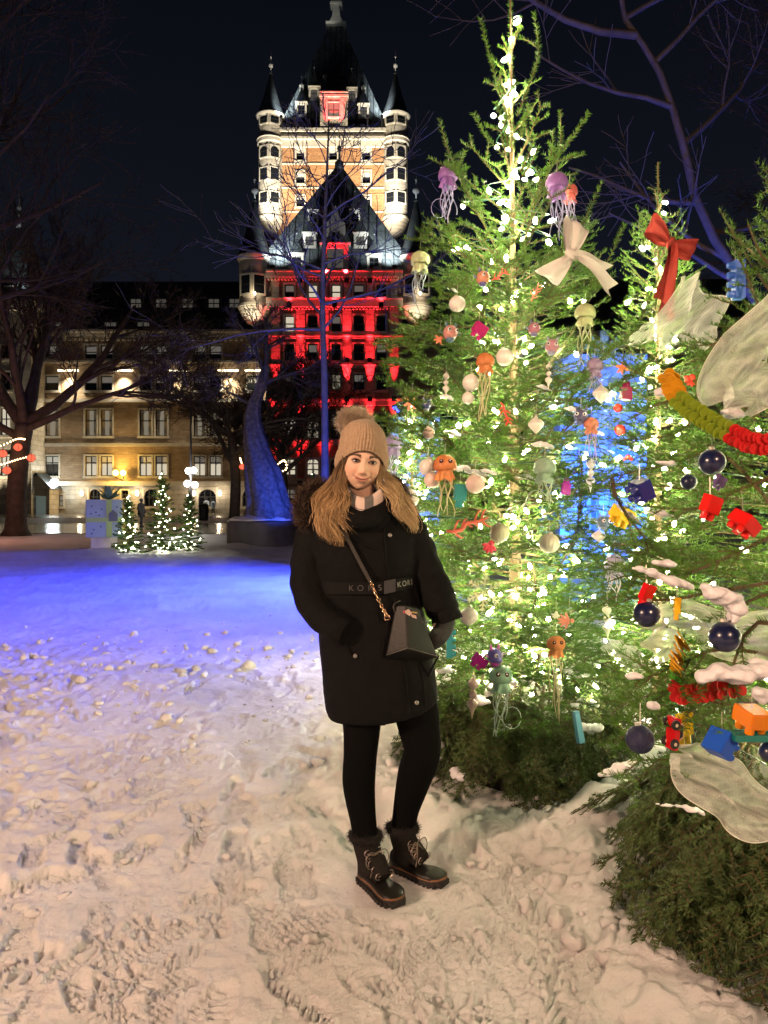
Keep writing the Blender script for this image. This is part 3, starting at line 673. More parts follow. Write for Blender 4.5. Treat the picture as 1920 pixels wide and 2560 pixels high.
# ---------------------------------------------------------------- great tower
def build_tower():
    Y = 110.0
    c = empty('hotel_tower', (PX(833, Y), Y, 0), 'tall floodlit orange brick hotel tower with stone corner turrets', 'tower')
    X0, X1 = PX(684, Y), PX(982, Y); xm = PX(833, Y); zc0, zc1 = PZ(361, Y), PZ(325, Y); zlo = PZ(640, Y)
    op = []; info = []
    for (a, b) in ((741, 761), (823, 843), (906, 926)):
        for (t, d, ar) in ((373, 401, 1), (428, 459, 0), (489, 517, 0), (550, 580, 0)):
            o = (PX(a, Y), PX(b, Y), PZ(d, Y), PZ(t, Y)); op.append(o); info.append((o, ar))
    m = MB(); facade(m, X0, X1, zlo, zc0, Y, op); m.box(X0, X0 + .3, Y + .01, Y + 15, zlo, zc0); m.box(X1 - .3, X1, Y + .01, Y + 15, zlo, zc0); m.build('wall', BRICKT, c)
    for k, (o, ar) in enumerate(info): window(c, *o, Y, 'dark', arch=bool(ar), mull=0, surround=.22, blind=.45 if k % 2 else 0.3)
    m = MB(); m.box(X0 + .2, X1 - .2, Y - .9, Y + 2, zlo - 14, zlo); m.build('base_wall', BRICKT, c)
    m = MB(); m.box(X0, X1, Y - .35, Y - .002, zc0 - .5, zc0 + .5); m.box(X0, X1, Y - .75, Y - .003, zc0 + .5, zc0 + .9); m.box(X0, X1, Y - .15, Y + .5, zc0 + .9, zc1 - .5); m.box(X0, X1, Y - .7, Y + .5, zc1 - .5, zc1)
    m.build('cornice', TRIM, c)
    for py in (410, 470, 530):
        m = MB(); z = PZ(py, Y); m.box(X0, X1, Y - .12, Y - .002, z - .1, z + .1); m.build('string_course', TRIM, c)
    m = MB(); m.box(X0, X1, Y + .6, Y + 14, zc1 - 1, PZ(296, Y)); m.build('parapet_wall', ROOFD, c)
    zb = PZ(298, Y); zt = PZ(71, Y + 7.3); hb = (X1 - X0) / 2 - 1.2; ht = 1.0
    m = MB(); m.add([(xm - hb, Y + .3, zb), (xm + hb, Y + .3, zb), (xm + hb, Y + 14.6, zb), (xm - hb, Y + 14.6, zb), (xm - ht, Y + 6.6, zt), (xm + ht, Y + 6.6, zt), (xm + ht, Y + 8.2, zt), (xm - ht, Y + 8.2, zt)],
                    [(0, 1, 5, 4), (1, 2, 6, 5), (2, 3, 7, 6), (3, 0, 4, 7), (4, 5, 6, 7)])
    rf = m.build('roof', ROOF, c)
    def ry(z): return Y + .3 + 6.3 * (z - zb) / (zt - zb)
    for k in range(-8, 9):
        x0 = xm + k * hb / 9; f = 1 - max(0, abs(x0 - xm) - ht) / (hb - ht); z1 = zb + (zt - zb) * f - .2
        m = MB(); m.tube([(x0, ry(zb) - .05, zb), (x0, ry(z1) - .05, z1)], .07, 4); m.build('roof_seam', ROOFD, rf)
    m = MB(); m.box(xm - 1.6, xm + 1.6, Y + 6.0, Y + 8.8, zt - .1, zt + .35); m.lathe([(1.5, zt + .35), (.9, zt + 1.6), (.62, zt + 3.4)], 4, (xm, Y + 7.3, 0), Matrix.Rotation(math.pi / 4, 3, 'Z'))
    m.box(xm - .95, xm + .95, Y + 6.4, Y + 8.2, zt + 3.4, zt + 3.7); m.box(xm - .75, xm + .75, Y + 6.6, Y + 8.0, zt + 3.7, zt + 5.2); m.box(xm - .95, xm + .95, Y + 6.4, Y + 8.2, zt + 5.2, zt + 5.5)
    m.build('lantern', mat('lantern_metal', (.32, .33, .3), rough=.5, metal=.2), rf)
    m = MB(); m.lathe([(.25, zt + 5.5), (.15, zt + 7), (.4, zt + 7.4), (.4, zt + 7.9), (.1, zt + 8.3), (.04, zt + 12)], 8, (xm, Y + 7.3, 0)); m.build('finial', mat('finial_metal'), rf, smooth=True)
    spot('lantern_flood', (xm - 2.5, Y + 3.0, zt - 1.5), (xm, Y + 7, zt + 3), (1, .95, .85), 600, 60, .8, .1, rf)
    def D(px, p0, p1, wd, pk, kind='dark', mt=None):
        yy = Y + 1
        for _ in range(4): z0 = PZ(p1, yy); yy = max(Y + .2, ry(z0) - .2)
        return dormer(c, PX(px, yy), z0, PZ(p0, yy), yy, wd, pk, kind, mt, deep=3.0)
    D(753, 256, 292, 1.6, 2.4); D(909, 260, 295, 1.6, 2.4, 'dim'); D(785, 217, 250, 1.6, 2.6, 'dim'); D(879, 220, 252, 1.6, 2.6, 'dim')
    D(754, 215, 228, .6, .8); D(909, 220, 232, .6, .8)
    cd = D(834, 232, 326, 3.5, .2, 'dark'); cd2 = D(832, 190, 228, 2.6, 4.0, 'dark', ROOFD)
    yf = Y - .4; m = MB(); x0, x1 = PX(804, yf), PX(866, yf); wz0, wz1 = PZ(292, yf), PZ(256, yf); a, b = PX(819, yf), PX(849, yf)
    facade(m, x0, x1, PZ(327, yf), PZ(234, yf), yf, [(a, b, wz0, wz1)], .5); m.box(x0 - .3, x1 + .3, yf - .3, yf + .3, PZ(243, yf), PZ(238, yf)); m.box(x0 - .3, x1 + .3, yf - .35, yf + 2, PZ(234, yf), PZ(231, yf))
    m.box(x0 - .2, x0 + .9, yf - .18, yf - .002, PZ(327, yf), PZ(243, yf)); m.box(x1 - .9, x1 + .2, yf - .18, yf - .002, PZ(327, yf), PZ(243, yf)); m.build('dormer_front', STONE, cd)
    window(cd, a, b, wz0, wz1, yf, 'dim', mull=1)
    for px in (806, 864): spot('red_dormer_flood', (PX(px, Y), Y - 1.7, PZ(330, Y)), (PX(835, Y), Y - .4, PZ(262, Y)), RED, 13000, 46, .9, .1, cd)
    rows = [(PZ(401, Y), PZ(374, Y), 1), (PZ(457, Y), PZ(428, Y), 0), (PZ(514, Y), PZ(488, Y), 0), (PZ(317, Y), PZ(299, Y), 0)]
    for px in (676, 989):
        t = turret(c, PX(px, Y), Y + .5, 1.86, PZ(292, Y), PZ(549, Y), PZ(598, Y), PZ(176, Y), rows, STONE)
        m = MB(); z = PZ(355, Y); m.lathe([(1.88, z - .5), (2.02, z - .3), (2.02, z + .2), (2.1, z + .3), (1.88, z + .5)], 24, (PX(px, Y), Y + .5, 0)); m.build('string_course', TRIM, t, auto=.6)
        x = PX(px, Y)
        spot('turret_flood', (x, Y - 7, PZ(640, Y)), (x, Y, PZ(430, Y)), (1.0, .93, .78), 22000, 48, .9, .2, t)
        spot('turret_top_flood', (x + (3.3 if px < 800 else -3.3), Y - 1.8, PZ(323, Y)), (x, Y + .2, PZ(240, Y)), (1, .9, .8), 260, 40, .9, .1, t)
    # floodlights standing on the lower roofs in front of the tower, and along the tower's parapet
    for px in (715, 775, 835, 895, 955):
        x = PX(px, Y - 9); z = PZ(650, Y - 9); m = MB(); m.box(x - .3, x + .3, Y - 9.2, Y - 8.7, z - .4, z + .2); l = m.build('floodlight', METAL, c)
        spot('tower_flood', (x, Y - 8.5, z + .5), (x, Y, PZ(420, Y)), (1.0, .86, .64), 19000, 62, .9, .2, l)
    for px in (712, 745, 920, 955):
        x = PX(px, Y); m = MB(); m.box(x - .2, x + .2, Y - 4.0, Y - 3.7, zc1 - .2, zc1 + .2); m.box(x - .05, x + .05, Y - 3.7, Y - .6, zc1 - .3, zc1 - .2); l = m.build('floodlight', METAL, c)
        spot('roof_flood', (x, Y - 4.2, zc1 + .3), (x * 1.03 - xm * .03, Y + 1.5, zb + 3.5), COOL, 15000 if px in (712, 955) else 900, 44, .9, .1, l)
build_tower()
# ================================================================== MIDDLE GROUND
def wet_mat(name, c):
    m = mat(name, c, rough=.16, spec=.6, var=.5, vscale=1.1, bump=.12, bscale=3)
    return m
def sheet(name, x0, x1, y0, y1, z, m, label, nx=30, ny=10, wob=.8, seed=0):
    g = MB(); V = []; F = []
    for j in range(ny + 1):
        for i in range(nx + 1):
            x = x0 + (x1 - x0) * i / nx; y = y0 + (y1 - y0) * j / ny
            if j in (0, ny): y += wob * (float(vnoise(x * .35, j * 3.3, seed)) - .5) * 2
            V.append((x, y, z))
    for j in range(ny):
        for i in range(nx): F.append((j * (nx + 1) + i, j * (nx + 1) + i + 1, (j + 1) * (nx + 1) + i + 1, (j + 1) * (nx + 1) + i))
    g.add(V, F); o = g.build(name, m); tag(o, label, kind='structure'); return o
sheet('road', -34, 40, 31.5, 45, .03, wet_mat('wet_asphalt', (.05, .045, .04)), 'wet road behind the snowy lawn', seed=2)
sheet('pavement', -40, 40, 60, 76.8, .034, wet_mat('wet_paving', (.10, .085, .07)), 'wet pavement along the foot of the hotel', wob=1.0, seed=4)

BARK = mat('bark', (.055, .042, .034), rough=.9, var=.35, vscale=5, bump=.6, bscale=14)
BARKL = mat('bark_smooth', (.075, .07, .068), rough=.8, var=.3, vscale=6, bump=.3, bscale=25)
SNOWC = mat('snow_clean', (.82, .82, .85), rough=.6, spec=.3, bump=.5, bscale=30)

def perp(d, rs):
    v = Vector((rs.uniform(-1, 1), rs.uniform(-1, 1), rs.uniform(-1, 1))); v = v - d * v.dot(d)
    return v.normalized() if v.length > 1e-3 else Vector((1, 0, 0))
def twigs(mb, p, d, L, r, lev, rs, kids, ang, upb, sides=5, wob=.16, minr=.006):
    n = 5 if lev > 0 else 3
    pts = [p.copy()]; rad = [r]; q = p.copy(); dd = d.copy()
    for i in range(n):
        dd = (dd + perp(dd, rs) * wob + Vector((0, 0, upb))).normalized(); q = q + dd * (L / n); pts.append(q.copy()); rad.append(max(minr, r * (1 - .72 * (i + 1) / n)))
    mb.tube(pts, rad, max(3, sides), cap=False)
    if lev <= 0: return
    for k in range(kids[lev] if lev < len(kids) else kids[-1]):
        t = rs.uniform(.22, 1.0); f = t * n; i = min(int(f), n - 1); pp = pts[i].lerp(pts[i + 1], f - i)
        base = (pts[i + 1] - pts[i]).normalized(); a = math.radians(rs.uniform(ang * .6, ang * 1.3))
        nd = (base * math.cos(a) + perp(base, rs) * math.sin(a)).normalized()
        twigs(mb, pp, nd, L * rs.uniform(.42, .68) * (1.15 - .45 * t), max(minr, rad[i] * rs.uniform(.4, .6)), lev - 1, rs, kids, ang, upb, 3 if lev <= 2 else 4, wob, minr)
def bare_tree(base, trunk_pts, trunk_r, limbs, label, seed, group=None, bark=None, lev=3, kids=(5, 6, 6, 6), ang=42, upb=.05, minr=.006, wob=.16):
    """trunk_pts: path of the trunk; limbs: (t along trunk, azimuth deg, elevation deg, length, radius)"""
    rs = random.Random(seed); bark = bark or BARK
    o = empty('bare_tree', base, label, 'tree', group)
    pts = catmull(trunk_pts, 14); n = len(pts)
    rad = [trunk_r[0] * (1 - t) + trunk_r[1] * t for t in [i / (n - 1) for i in range(n)]]; rad[0] *= 1.5; rad[1] *= 1.12
    m = MB(); m.tube(pts, rad, 10); m.build('trunk', bark, o, smooth=True)
    m = MB()
    for (t, az, el, L, r) in limbs:
        f = t * (n - 1); i = min(int(f), n - 2); p = pts[i].lerp(pts[i + 1], f - i); a, e = math.radians(az), math.radians(el)
        twigs(m, p, Vector((math.cos(a) * math.cos(e), math.sin(a) * math.cos(e), math.sin(e))), L, r, lev, rs, kids, ang, upb, 6, wob, minr)
    m.build('crown', bark, o, smooth=True)
    return o
# slim young tree standing behind the woman, lit blue from below
b = P(812, 1250, 15.0); b.z = 0; rs = random.Random(5)
tp = [b, P(812, 1000, 15.), P(806, 760, 15.), P(812, 560, 15.), P(818, 420, 15.1), P(822, 300, 15.2)]
lim = []
for k in range(21):
    t = .34 + .62 * k / 20; lim.append((t, k * 137.5 + rs.uniform(-20, 20), rs.uniform(18, 42), (2.3 - 1.6 * (t - .34) / .62) * rs.uniform(.8, 1.15), .028 - .019 * (t - .34) / .62))
lim += [(.34, 178, 8, 3.0, .036), (.40, 4, 20, 3.0, .034), (.48, 183, 28, 2.6, .03), (.62, 350, 30, 2.4, .026)]
bare_tree(b, tp, (.085, .012), lim, 'slim bare tree with blue lit trunk behind the woman', 11, None, BARKL, lev=2, kids=(4, 4, 5), ang=40, upb=.07, minr=.007, wob=.2)
# old tree at the left with a forking trunk
b = P(40, 1250, 30.); b.z = 0
tp = [b, P(42, 1230, 30.), P(50, 1130, 30.), P(62, 1060, 30.)]
lim = [(.98, 60, 66, 6.5, .30), (.95, 170, 60, 6.0, .26), (1, 15, 42, 7.0, .24), (.8, 190, 30, 5.0, .18), (.97, 300, 62, 6.0, .22), (.9, 350, 22, 6.5, .16), (.99, 120, 75, 7.0, .25)]
bare_tree(b, tp, (.40, .34), lim, 'big dark bare tree with forking trunk and string lights round it', 21, None, None, lev=4, kids=(5, 5, 5, 5, 6), ang=38, upb=.06, minr=.012)
# trees between the road and the hotel
for (px, Y, h, sd, lab, rr) in ((585, 46., 5.4, 31, 'dark bare tree with spreading crown behind the round planter', .34), (706, 50., 5.0, 33, 'dark bare tree in front of the red pavilion', .30)):
    b = P(px, 1250, Y); b.z = 0
    tp = [b, b + Vector((.1, 0, h * .5)), b + Vector((-.15, 0, h))]
    rs = random.Random(sd); lim = [(1 - .12 * (k % 4), k * 51 + rs.uniform(-15, 15), rs.uniform(12, 62), rs.uniform(4.6, 6.6), .19) for k in range(9)]
    bare_tree(b, tp, (rr, rr * .8), lim, lab, sd, None, None, lev=3, kids=(5, 6, 6, 7), ang=42, upb=.05, minr=.018)
# leaning tree at the right, blue from the flood light below
b = Vector((PX(2120, 12.), 12., 0))
tp = [b, P(2030, 1000, 12.), P(1880, 740, 12.), P(1755, 540, 12.), P(1700, 330, 12.), P(1640, 160, 12.), P(1560, 40, 12.), P(1540, -120, 12.)]
rs = random.Random(9)
lim = [(.45, 170, 10, 2.2, .05), (.55, 20, 30, 2.8, .06), (.62, 185, 5, 2.4, .05), (.72, 10, 35, 2.6, .05), (.8, 190, 8, 3.0, .07), (.85, 5, 40, 2.5, .05), (.92, 200, 40, 2.5, .04), (1, 120, 50, 2.5, .04), (.35, 160, 22, 2.4, .05), (.4, 20, 12, 2.4, .05), (.3, 175, 20, 2.6, .05)]
bare_tree(b, tp, (.10, .03), lim, 'leaning bare tree lit blue behind the right hand firs', 41, None, BARK, lev=2, kids=(5, 5, 5), ang=45, upb=.03, minr=.007)
b = Vector((PX(2350, 20.), 20., 0)); lim = [(.5 + .06 * k, 150 + 30 * math.sin(k * 2.1) , 10 + 6 * k, 6.0, .12) for k in range(9)]
bare_tree(b, [b, b + Vector((-.3, 0, 5)), b + Vector((-.2, 0, 11)), b + Vector((-.8, 0, 16))], (.3, .08), lim, 'dark bare tree filling the night sky above the right hand firs', 43, None, None, lev=3, kids=(5, 5, 5, 5), ang=40, upb=.02, minr=.010)
b = Vector((PX(-230, 22.), 22., 0)); lim = [(.45 + .06 * k, 10 + 40 * math.sin(k * 1.7), 12 + 6 * k, 6.0, .12) for k in range(9)]
bare_tree(b, [b, b + Vector((.2, 0, 5)), b + Vector((.5, 0, 10)), b + Vector((.3, 0, 15))], (.32, .08), lim, 'dark bare tree reaching in above the old forking tree', 44, None, None, lev=3, kids=(5, 5, 5, 5), ang=40, upb=.03, minr=.010)

# ---------------------------------------------------------------- blue lit old trunk in a round planter
def build_planter():
    Y = 23.0; x = PX(657, Y)
    o = empty('round_planter', (x, Y, 0), 'dark round planter heaped with snow holding the blue trunk', 'planter')
    m = MB(); m.lathe([(1.08, -.05), (1.10, .1), (1.10, .78), (1.05, .82), (.98, .82)], 40, (x, Y, 0)); m.build('tub', mat('planter_paint', (.09, .09, .10), rough=.5, var=.25, vscale=3), o, auto=.5)
    m = MB(); pr = [(1.05, .80), (.9, .88), (.6, .95), (.01, .98)]; m.lathe(pr, 40, (x, Y, 0)); ob = m.build('snow', SNOWC, o, smooth=True)
    for v in ob.data.vertices: v.co.z += .1 * (float(vnoise(v.co.x * 4, v.co.y * 4, 3)) - .4)
    t = empty('old_tree_trunk', (x, Y, .9), 'twisted flaring old tree trunk lit deep blue in planter', 'tree')
    path = [(677, 1297, 66), (676, 1280, 60), (668, 1255, 50), (662, 1215, 46), (657, 1175, 42), (648, 1140, 30), (640, 1110, 26), (633, 1070, 20), (630, 1040, 17), (636, 1005, 14), (650, 975, 12), (658, 945, 11), (664, 915, 8)]
    n = 56; V = []; F = []
    for i, (px, py, hw) in enumerate(path):
        c = P(px, py, Y); r = hw * (1.12 if i > 4 else 1.02) / FPX * Y
        for k in range(n):
            a = 2 * math.pi * k / n; w = a + i * .10
            rr = r * (1 + .09 * math.sin(w * 7) + .06 * math.sin(w * 13 + 1) + .05 * math.sin(w * 19) + (.22 * max(0, math.sin(w * 3 + .6)) if i < 2 else 0))
            V.append((c.x + rr * math.cos(a), c.y + rr * .8 * math.sin(a), c.z - (.05 if i == 0 else 0)))
    for i in range(len(path) - 1):
        for k in range(n): F.append((i * n + k, i * n + (k + 1) % n, (i + 1) * n + (k + 1) % n, (i + 1) * n + k))
    m = MB(); m.add(V, F); m.build('trunk', mat('grey_wood', (.12, .115, .11), rough=.85, var=.5, vscale=9, bump=.7, bscale=22), t, smooth=True)
    m = MB(); rs = random.Random(4)
    for (px, py, ax, el, L, r) in ((664, 918, 60, 70, 1.6, .1), (660, 930, 150, 55, 1.8, .09), (655, 960, 20, 30, 2.0, .08), (634, 1020, 175, 45, 1.6, .07), (650, 970, 280, 50, 1.6, .06)):
        a, e = math.radians(ax), math.radians(el); twigs(m, P(px, py, Y), Vector((math.cos(a) * math.cos(e), math.sin(a) * math.cos(e), math.sin(e))), L, r, 3, rs, (4, 5, 6, 6), 42, .04, 5, .2, .009)
    m.build('branches', BARKL, t, smooth=True)
build_planter()

# ---------------------------------------------------------------- flood lights on the snow
def floodlight(loc, target, color, power, ang, label, blend=1.0):
    o = empty('floodlight', loc, label, 'floodlight')
    d = (Vector(target) - Vector(loc)).normalized(); L = Vector(loc)
    rot = d.to_track_quat('Z', 'Y').to_matrix()
    m = MB(); s = len(m.v); m.box(-.09, .09, -.07, .07, -.10, 0); m.box(-.11, .11, -.09, .09, -.02, .012); m.box(-.03, .03, -.03, .03, -.16, -.1)
    m.xf(Matrix.Translation(L) @ rot.to_4x4()); m.build('housing', METAL, o)
    m = MB(); m.quad((-.085, -.065, .014), (.085, -.065, .014), (.085, .065, .014), (-.085, .065, .014)); m.xf(Matrix.Translation(L) @ rot.to_4x4()); m.build('lens', emat('lens_' + label[:6], color, 12), o)
    m = MB(); m.tube([L + Vector((0, 0, -.05)), Vector((L.x, L.y, min(-.05, L.z - .4)))], .015, 6); m.build('stake', METAL, o)
    spot('flood_beam', L + d * .06, target, color, power, ang, blend, .06, o)
    return o
floodlight((.22, 12.6, 3.0), (-4.6, 11.0, -2.2), (.03, .055, 1.0), 8500, 138, 'blue floodlight on a pole throwing light across the snow')
floodlight((-.75, 14.0, .3), (-1.25, 15, 4.2), (.02, .09, 1.0), 900, 60, 'blue floodlight at the foot of the slim bare tree')
floodlight((-2.4, 20.6, 1.0), (-3.6, 23, 2.0), (.02, .09, 1.0), 620, 70, 'blue floodlight aimed at the trunk in the planter')
floodlight((4.2, 9.6, .4), (5.0, 12.2, 5.6), (.02, .08, 1.0), 3800, 60, 'blue floodlight under the leaning tree')

# ---------------------------------------------------------------- blue arched facade behind the firs
def build_palace(pa, pb, n, lab, crests, top=890, pw=650):
    Y = 10.0; x0, x1 = PX(pa, Y), PX(pb, Y)
    o = empty('arcade_kiosk', ((x0 + x1) / 2, Y, 0), lab, 'kiosk')
    B = mat('blue_paint', (.20, .42, .85), rough=.6, var=.12, vscale=4)
    zt = PZ(top, Y); op = []
    for k in range(n):
        c = PX(pa + 48 + 96 * k, Y); op.append((c - .19, c + .19, .1, PZ(1150 if top > 900 else 1120, Y)))
    m = MB(); facade(m, x0, x1, -.05, zt, Y, op, .25); m.box(x0, x1, Y + .26, Y + 1.6, -.05, zt - .02); m.build('wall', B, o)
    for k, (a, b, c, d) in enumerate(op):
        m = MB(); cx = (a + b) / 2; pts = [(a - .04, Y - .02, .1), (a - .04, Y - .02, d - .19)] + [(cx + .23 * math.cos(math.pi - math.pi * i / 10), Y - .02, d - .19 + .23 * math.sin(math.pi * i / 10)) for i in range(11)] + [(b + .04, Y - .02, d - .19), (b + .04, Y - .02, .1)]
        m.tube(pts, .035, 6); arch_spandrel(m, a, b, c, d, Y - .004, Y + .2); w = m.build('arch', B, o, smooth=False)
        m = MB()
        for s in (-1, 0, 1):                      # scrolls above each arch
            for t in (0, 1):
                m.tube([(cx + s * .13 + .05 * math.cos(q * .7 + t * math.pi) * (1 - q * .06), Y - .03, d + .14 + t * .1 + .05 * math.sin(q * .7) * (1 - q * .06)) for q in range(9)], .012, 4)
        m.build('scrollwork', B, w)
    for k in range(n + 1):
        c = PX(pa + 96 * k, Y); m = MB(); m.box(c - .06, c + .06, Y - .08, Y - .002, -.05, zt - .3); m.box(c - .09, c + .09, Y - .1, Y - .003, zt - .3, zt - .2); m.build('pilaster', B, o)
    m = MB(); m.box(x0 - .05, x1 + .05, Y - .14, Y + .3, zt - .12, zt); m.build('cornice', B, o); m = MB(); m.box(x0 - .05, x1 + .05, Y - .09, Y + .2, zt - .55, zt - .48); m.build('moulding', B, o)
    for px in crests:
        m = MB(); c = PX(px, Y)
        for s in (-1, 1):
            for (L, e) in ((.34, 82), (.3, 55), (.28, 28), (.2, 5)):
                e = math.radians(e); m.tube([(c, Y - .02, zt), (c + s * L * .5 * math.cos(e), Y - .03, zt + .02 + L * .55 * math.sin(e)), (c + s * L * math.cos(e), Y - .02, zt + L * math.sin(e)), (c + s * (L + .03) * math.cos(e), Y - .02, zt + L * math.sin(e) - .06)], [.03, .035, .03, .012], 6)
        m.lathe([(.02, 0), (.07, .1), (.03, .25), (.01, .36)], 8, (c, Y - .02, zt)); m.build('crest', B, o, smooth=True)
    for px in [pa + (pb - pa) * q for q in ((.2, .5, .85) if n > 1 else (.5,))]:
        x = PX(px, 9.); spot('facade_flood', (x, 8.7, .25), (x, Y, 1.9), (.01, .13, 1.0), pw, 100, .9, .1, o)
build_palace(1408, 1600, 2, 'blue lit ornate arched facade seen between the two big firs', (1510,))
build_palace(992, 1088, 1, 'narrow blue lit arched booth half hidden behind the woman', (), 1045, 220)

# ---------------------------------------------------------------- giant gift box
def build_gift():
    Y = 20.0; x = PX(262, Y); base = Vector((x, Y, 0)); o = empty('gift_box', base, 'giant pale blue gift box decoration with green ribbon and spiky bow', 'gift box')
    R = Matrix.Translation(base) @ Matrix.Rotation(math.radians(18), 4, 'Z')
    zb, zt = PZ(1341, Y), PZ(1249, Y); h = .44
    m = MB(); m.box(-.33, .33, -.33, .33, -.05, zb); m.xf(R); m.build('pedestal', mat('white_ply', (.62, .6, .56), rough=.7, var=.1), o)
    m = MB(); m.box(-.62, -.38, -.4, -.1, -.05, .16); m.xf(R); m.build('ballast_block', mat('dark_block', (.06, .06, .07), rough=.7), o)
    m = MB(); m.box(-h, h, -h, h, zb, zt); m.xf(R); m.build('box', mat('gift_blue', (.38, .55, .72), rough=.55, var=.08, vscale=2), o)
    m = MB(); m.box(-h - .012, -h - .004, -h, h, zb, zt); m.xf(R); m.build('side_panel', mat('beige_ply', (.52, .46, .4), rough=.7, var=.1), o)
    rb = mat('gift_green', (.42, .66, .22), rough=.5)
    m = MB(); m.box(-h - .002, h + .002, -h - .02, -h - .002, zb + .40, zb + .52); m.xf(R); m.build('ribbon', rb, o)
    m = MB(); m.box(.06, .2, -h - .028, -h - .003, zb, zt); m.xf(R); m.build('ribbon', rb, o)
    m = MB(); m.prism([(.22, zb + .72), (.34, zb + .62), (.34, zb + .42), (.12, zb + .42), (.12, zb + .62)], -h - .05, -h - .03); m.xf(R); m.build('gift_tag', mat('tag_slate', (.12, .15, .22), rough=.6), o)
    dm = mat('dot_navy', (.03, .05, .16), rough=.6); rs = random.Random(2)
    for (a, z) in ((-.3, .82), (-.2, .66), (-.06, .74), (-.32, .62), (-.12, .58), (-.25, .2), (-.08, .28), (-.3, .1), (.32, .8), (.36, .2), (.3, .3)):
        m = MB(); m.lathe([(.02, -.004), (.02, .004)], 10, (a, -h - .008, zb + z), Matrix.Rotation(math.pi / 2, 3, 'X')); m.xf(R); m.build('dot', dm, o)
    gm = mat('bow_green', (.20, .36, .26), rough=.5)
    for k in range(11):
        a = k * 2.4; L = rs.uniform(.28, .5); e = math.radians(rs.uniform(15, 70)); d = Vector((math.cos(a) * math.cos(e), math.sin(a) * math.cos(e), math.sin(e))); sd = d.cross(Vector((0, 0, 1))).normalized() * .1
        c = Vector((.1, -.1, zt)); m = MB(); m.add([c - sd * .4, c + d * L * .5 - sd, c + d * L, c + d * L * .5 + sd, c + sd * .4, c + Vector((0, 0, .05)) + d * L * .5], [(0, 1, 5), (1, 2, 5), (2, 3, 5), (3, 4, 5), (4, 0, 5), (0, 4, 3, 2, 1)]); m.xf(R); m.build('bow_leaf', gm, o)
build_gift()

# ---------------------------------------------------------------- lamp posts
GLOBE = emat('globe_white', (1.0, .96, .90), 16)
def globe_post():
    Y = 38.0; x = PX(477, Y); o = empty('lamp_post', (x, Y, 0), 'slim dark lamp post with four glowing white globes', 'lamp post')
    m = MB(); m.lathe([(.16, 0), (.16, .3), (.07, .5), (.06, PZ(1185, Y)), (.045, PZ(985, Y))], 8, (x, Y, 0)); m.build('pole', METAL, o)
    for (px, py) in ((471, 1177), (484, 1176), (468, 1209), (487, 1212)):
        c = P(px, py, Y); m = MB(); m.ball(c, .17, 12, 8); g = m.build('globe', GLOBE, o, smooth=True)
        m = MB(); m.tube([(x, Y, c.z - .25), ((x + c.x) / 2, Y, c.z - .3), (c.x, Y, c.z - .14)], .02, 5); m.build('arm', METAL, g)
    point('post_light', (x, Y - .6, PZ(1195, Y)), (1.0, .93, .82), 500, .2, o)
globe_post()
def street_lamp(loc, h, color, power, label):
    x, y = loc; o = empty('street_lamp', (x, y, 0), label, 'street lamp')
    m = MB(); m.lathe([(.14, 0), (.14, .4), (.06, .6), (.05, h - .4), (.09, h - .3), (.03, h - .2)], 10, (x, y, 0)); m.build('pole', METAL, o)
    m = MB(); m.ball((x, y, h), .2, 14, 10); m.build('globe', emat('globe_' + label[:9].replace(' ', '_'), color, 9), o, smooth=True)
    point('lamp_light', (x, y + .3, h), color, power, .22, o)
# lamps of the square behind the photographer
street_lamp((-4.6, -.9), 2.9, (1.0, .63, .42), 1720, 'warm street lamp on the path opposite the firs')
street_lamp((2.6, -4.2), 4.0, (1.0, .62, .41), 1350, 'amber street lamp on the path nearest the right hand fir')
street_lamp((-14.6, 24.5), 2.9, (1.0, .42, .30), 260, 'reddish street lamp left of the giant gift box')

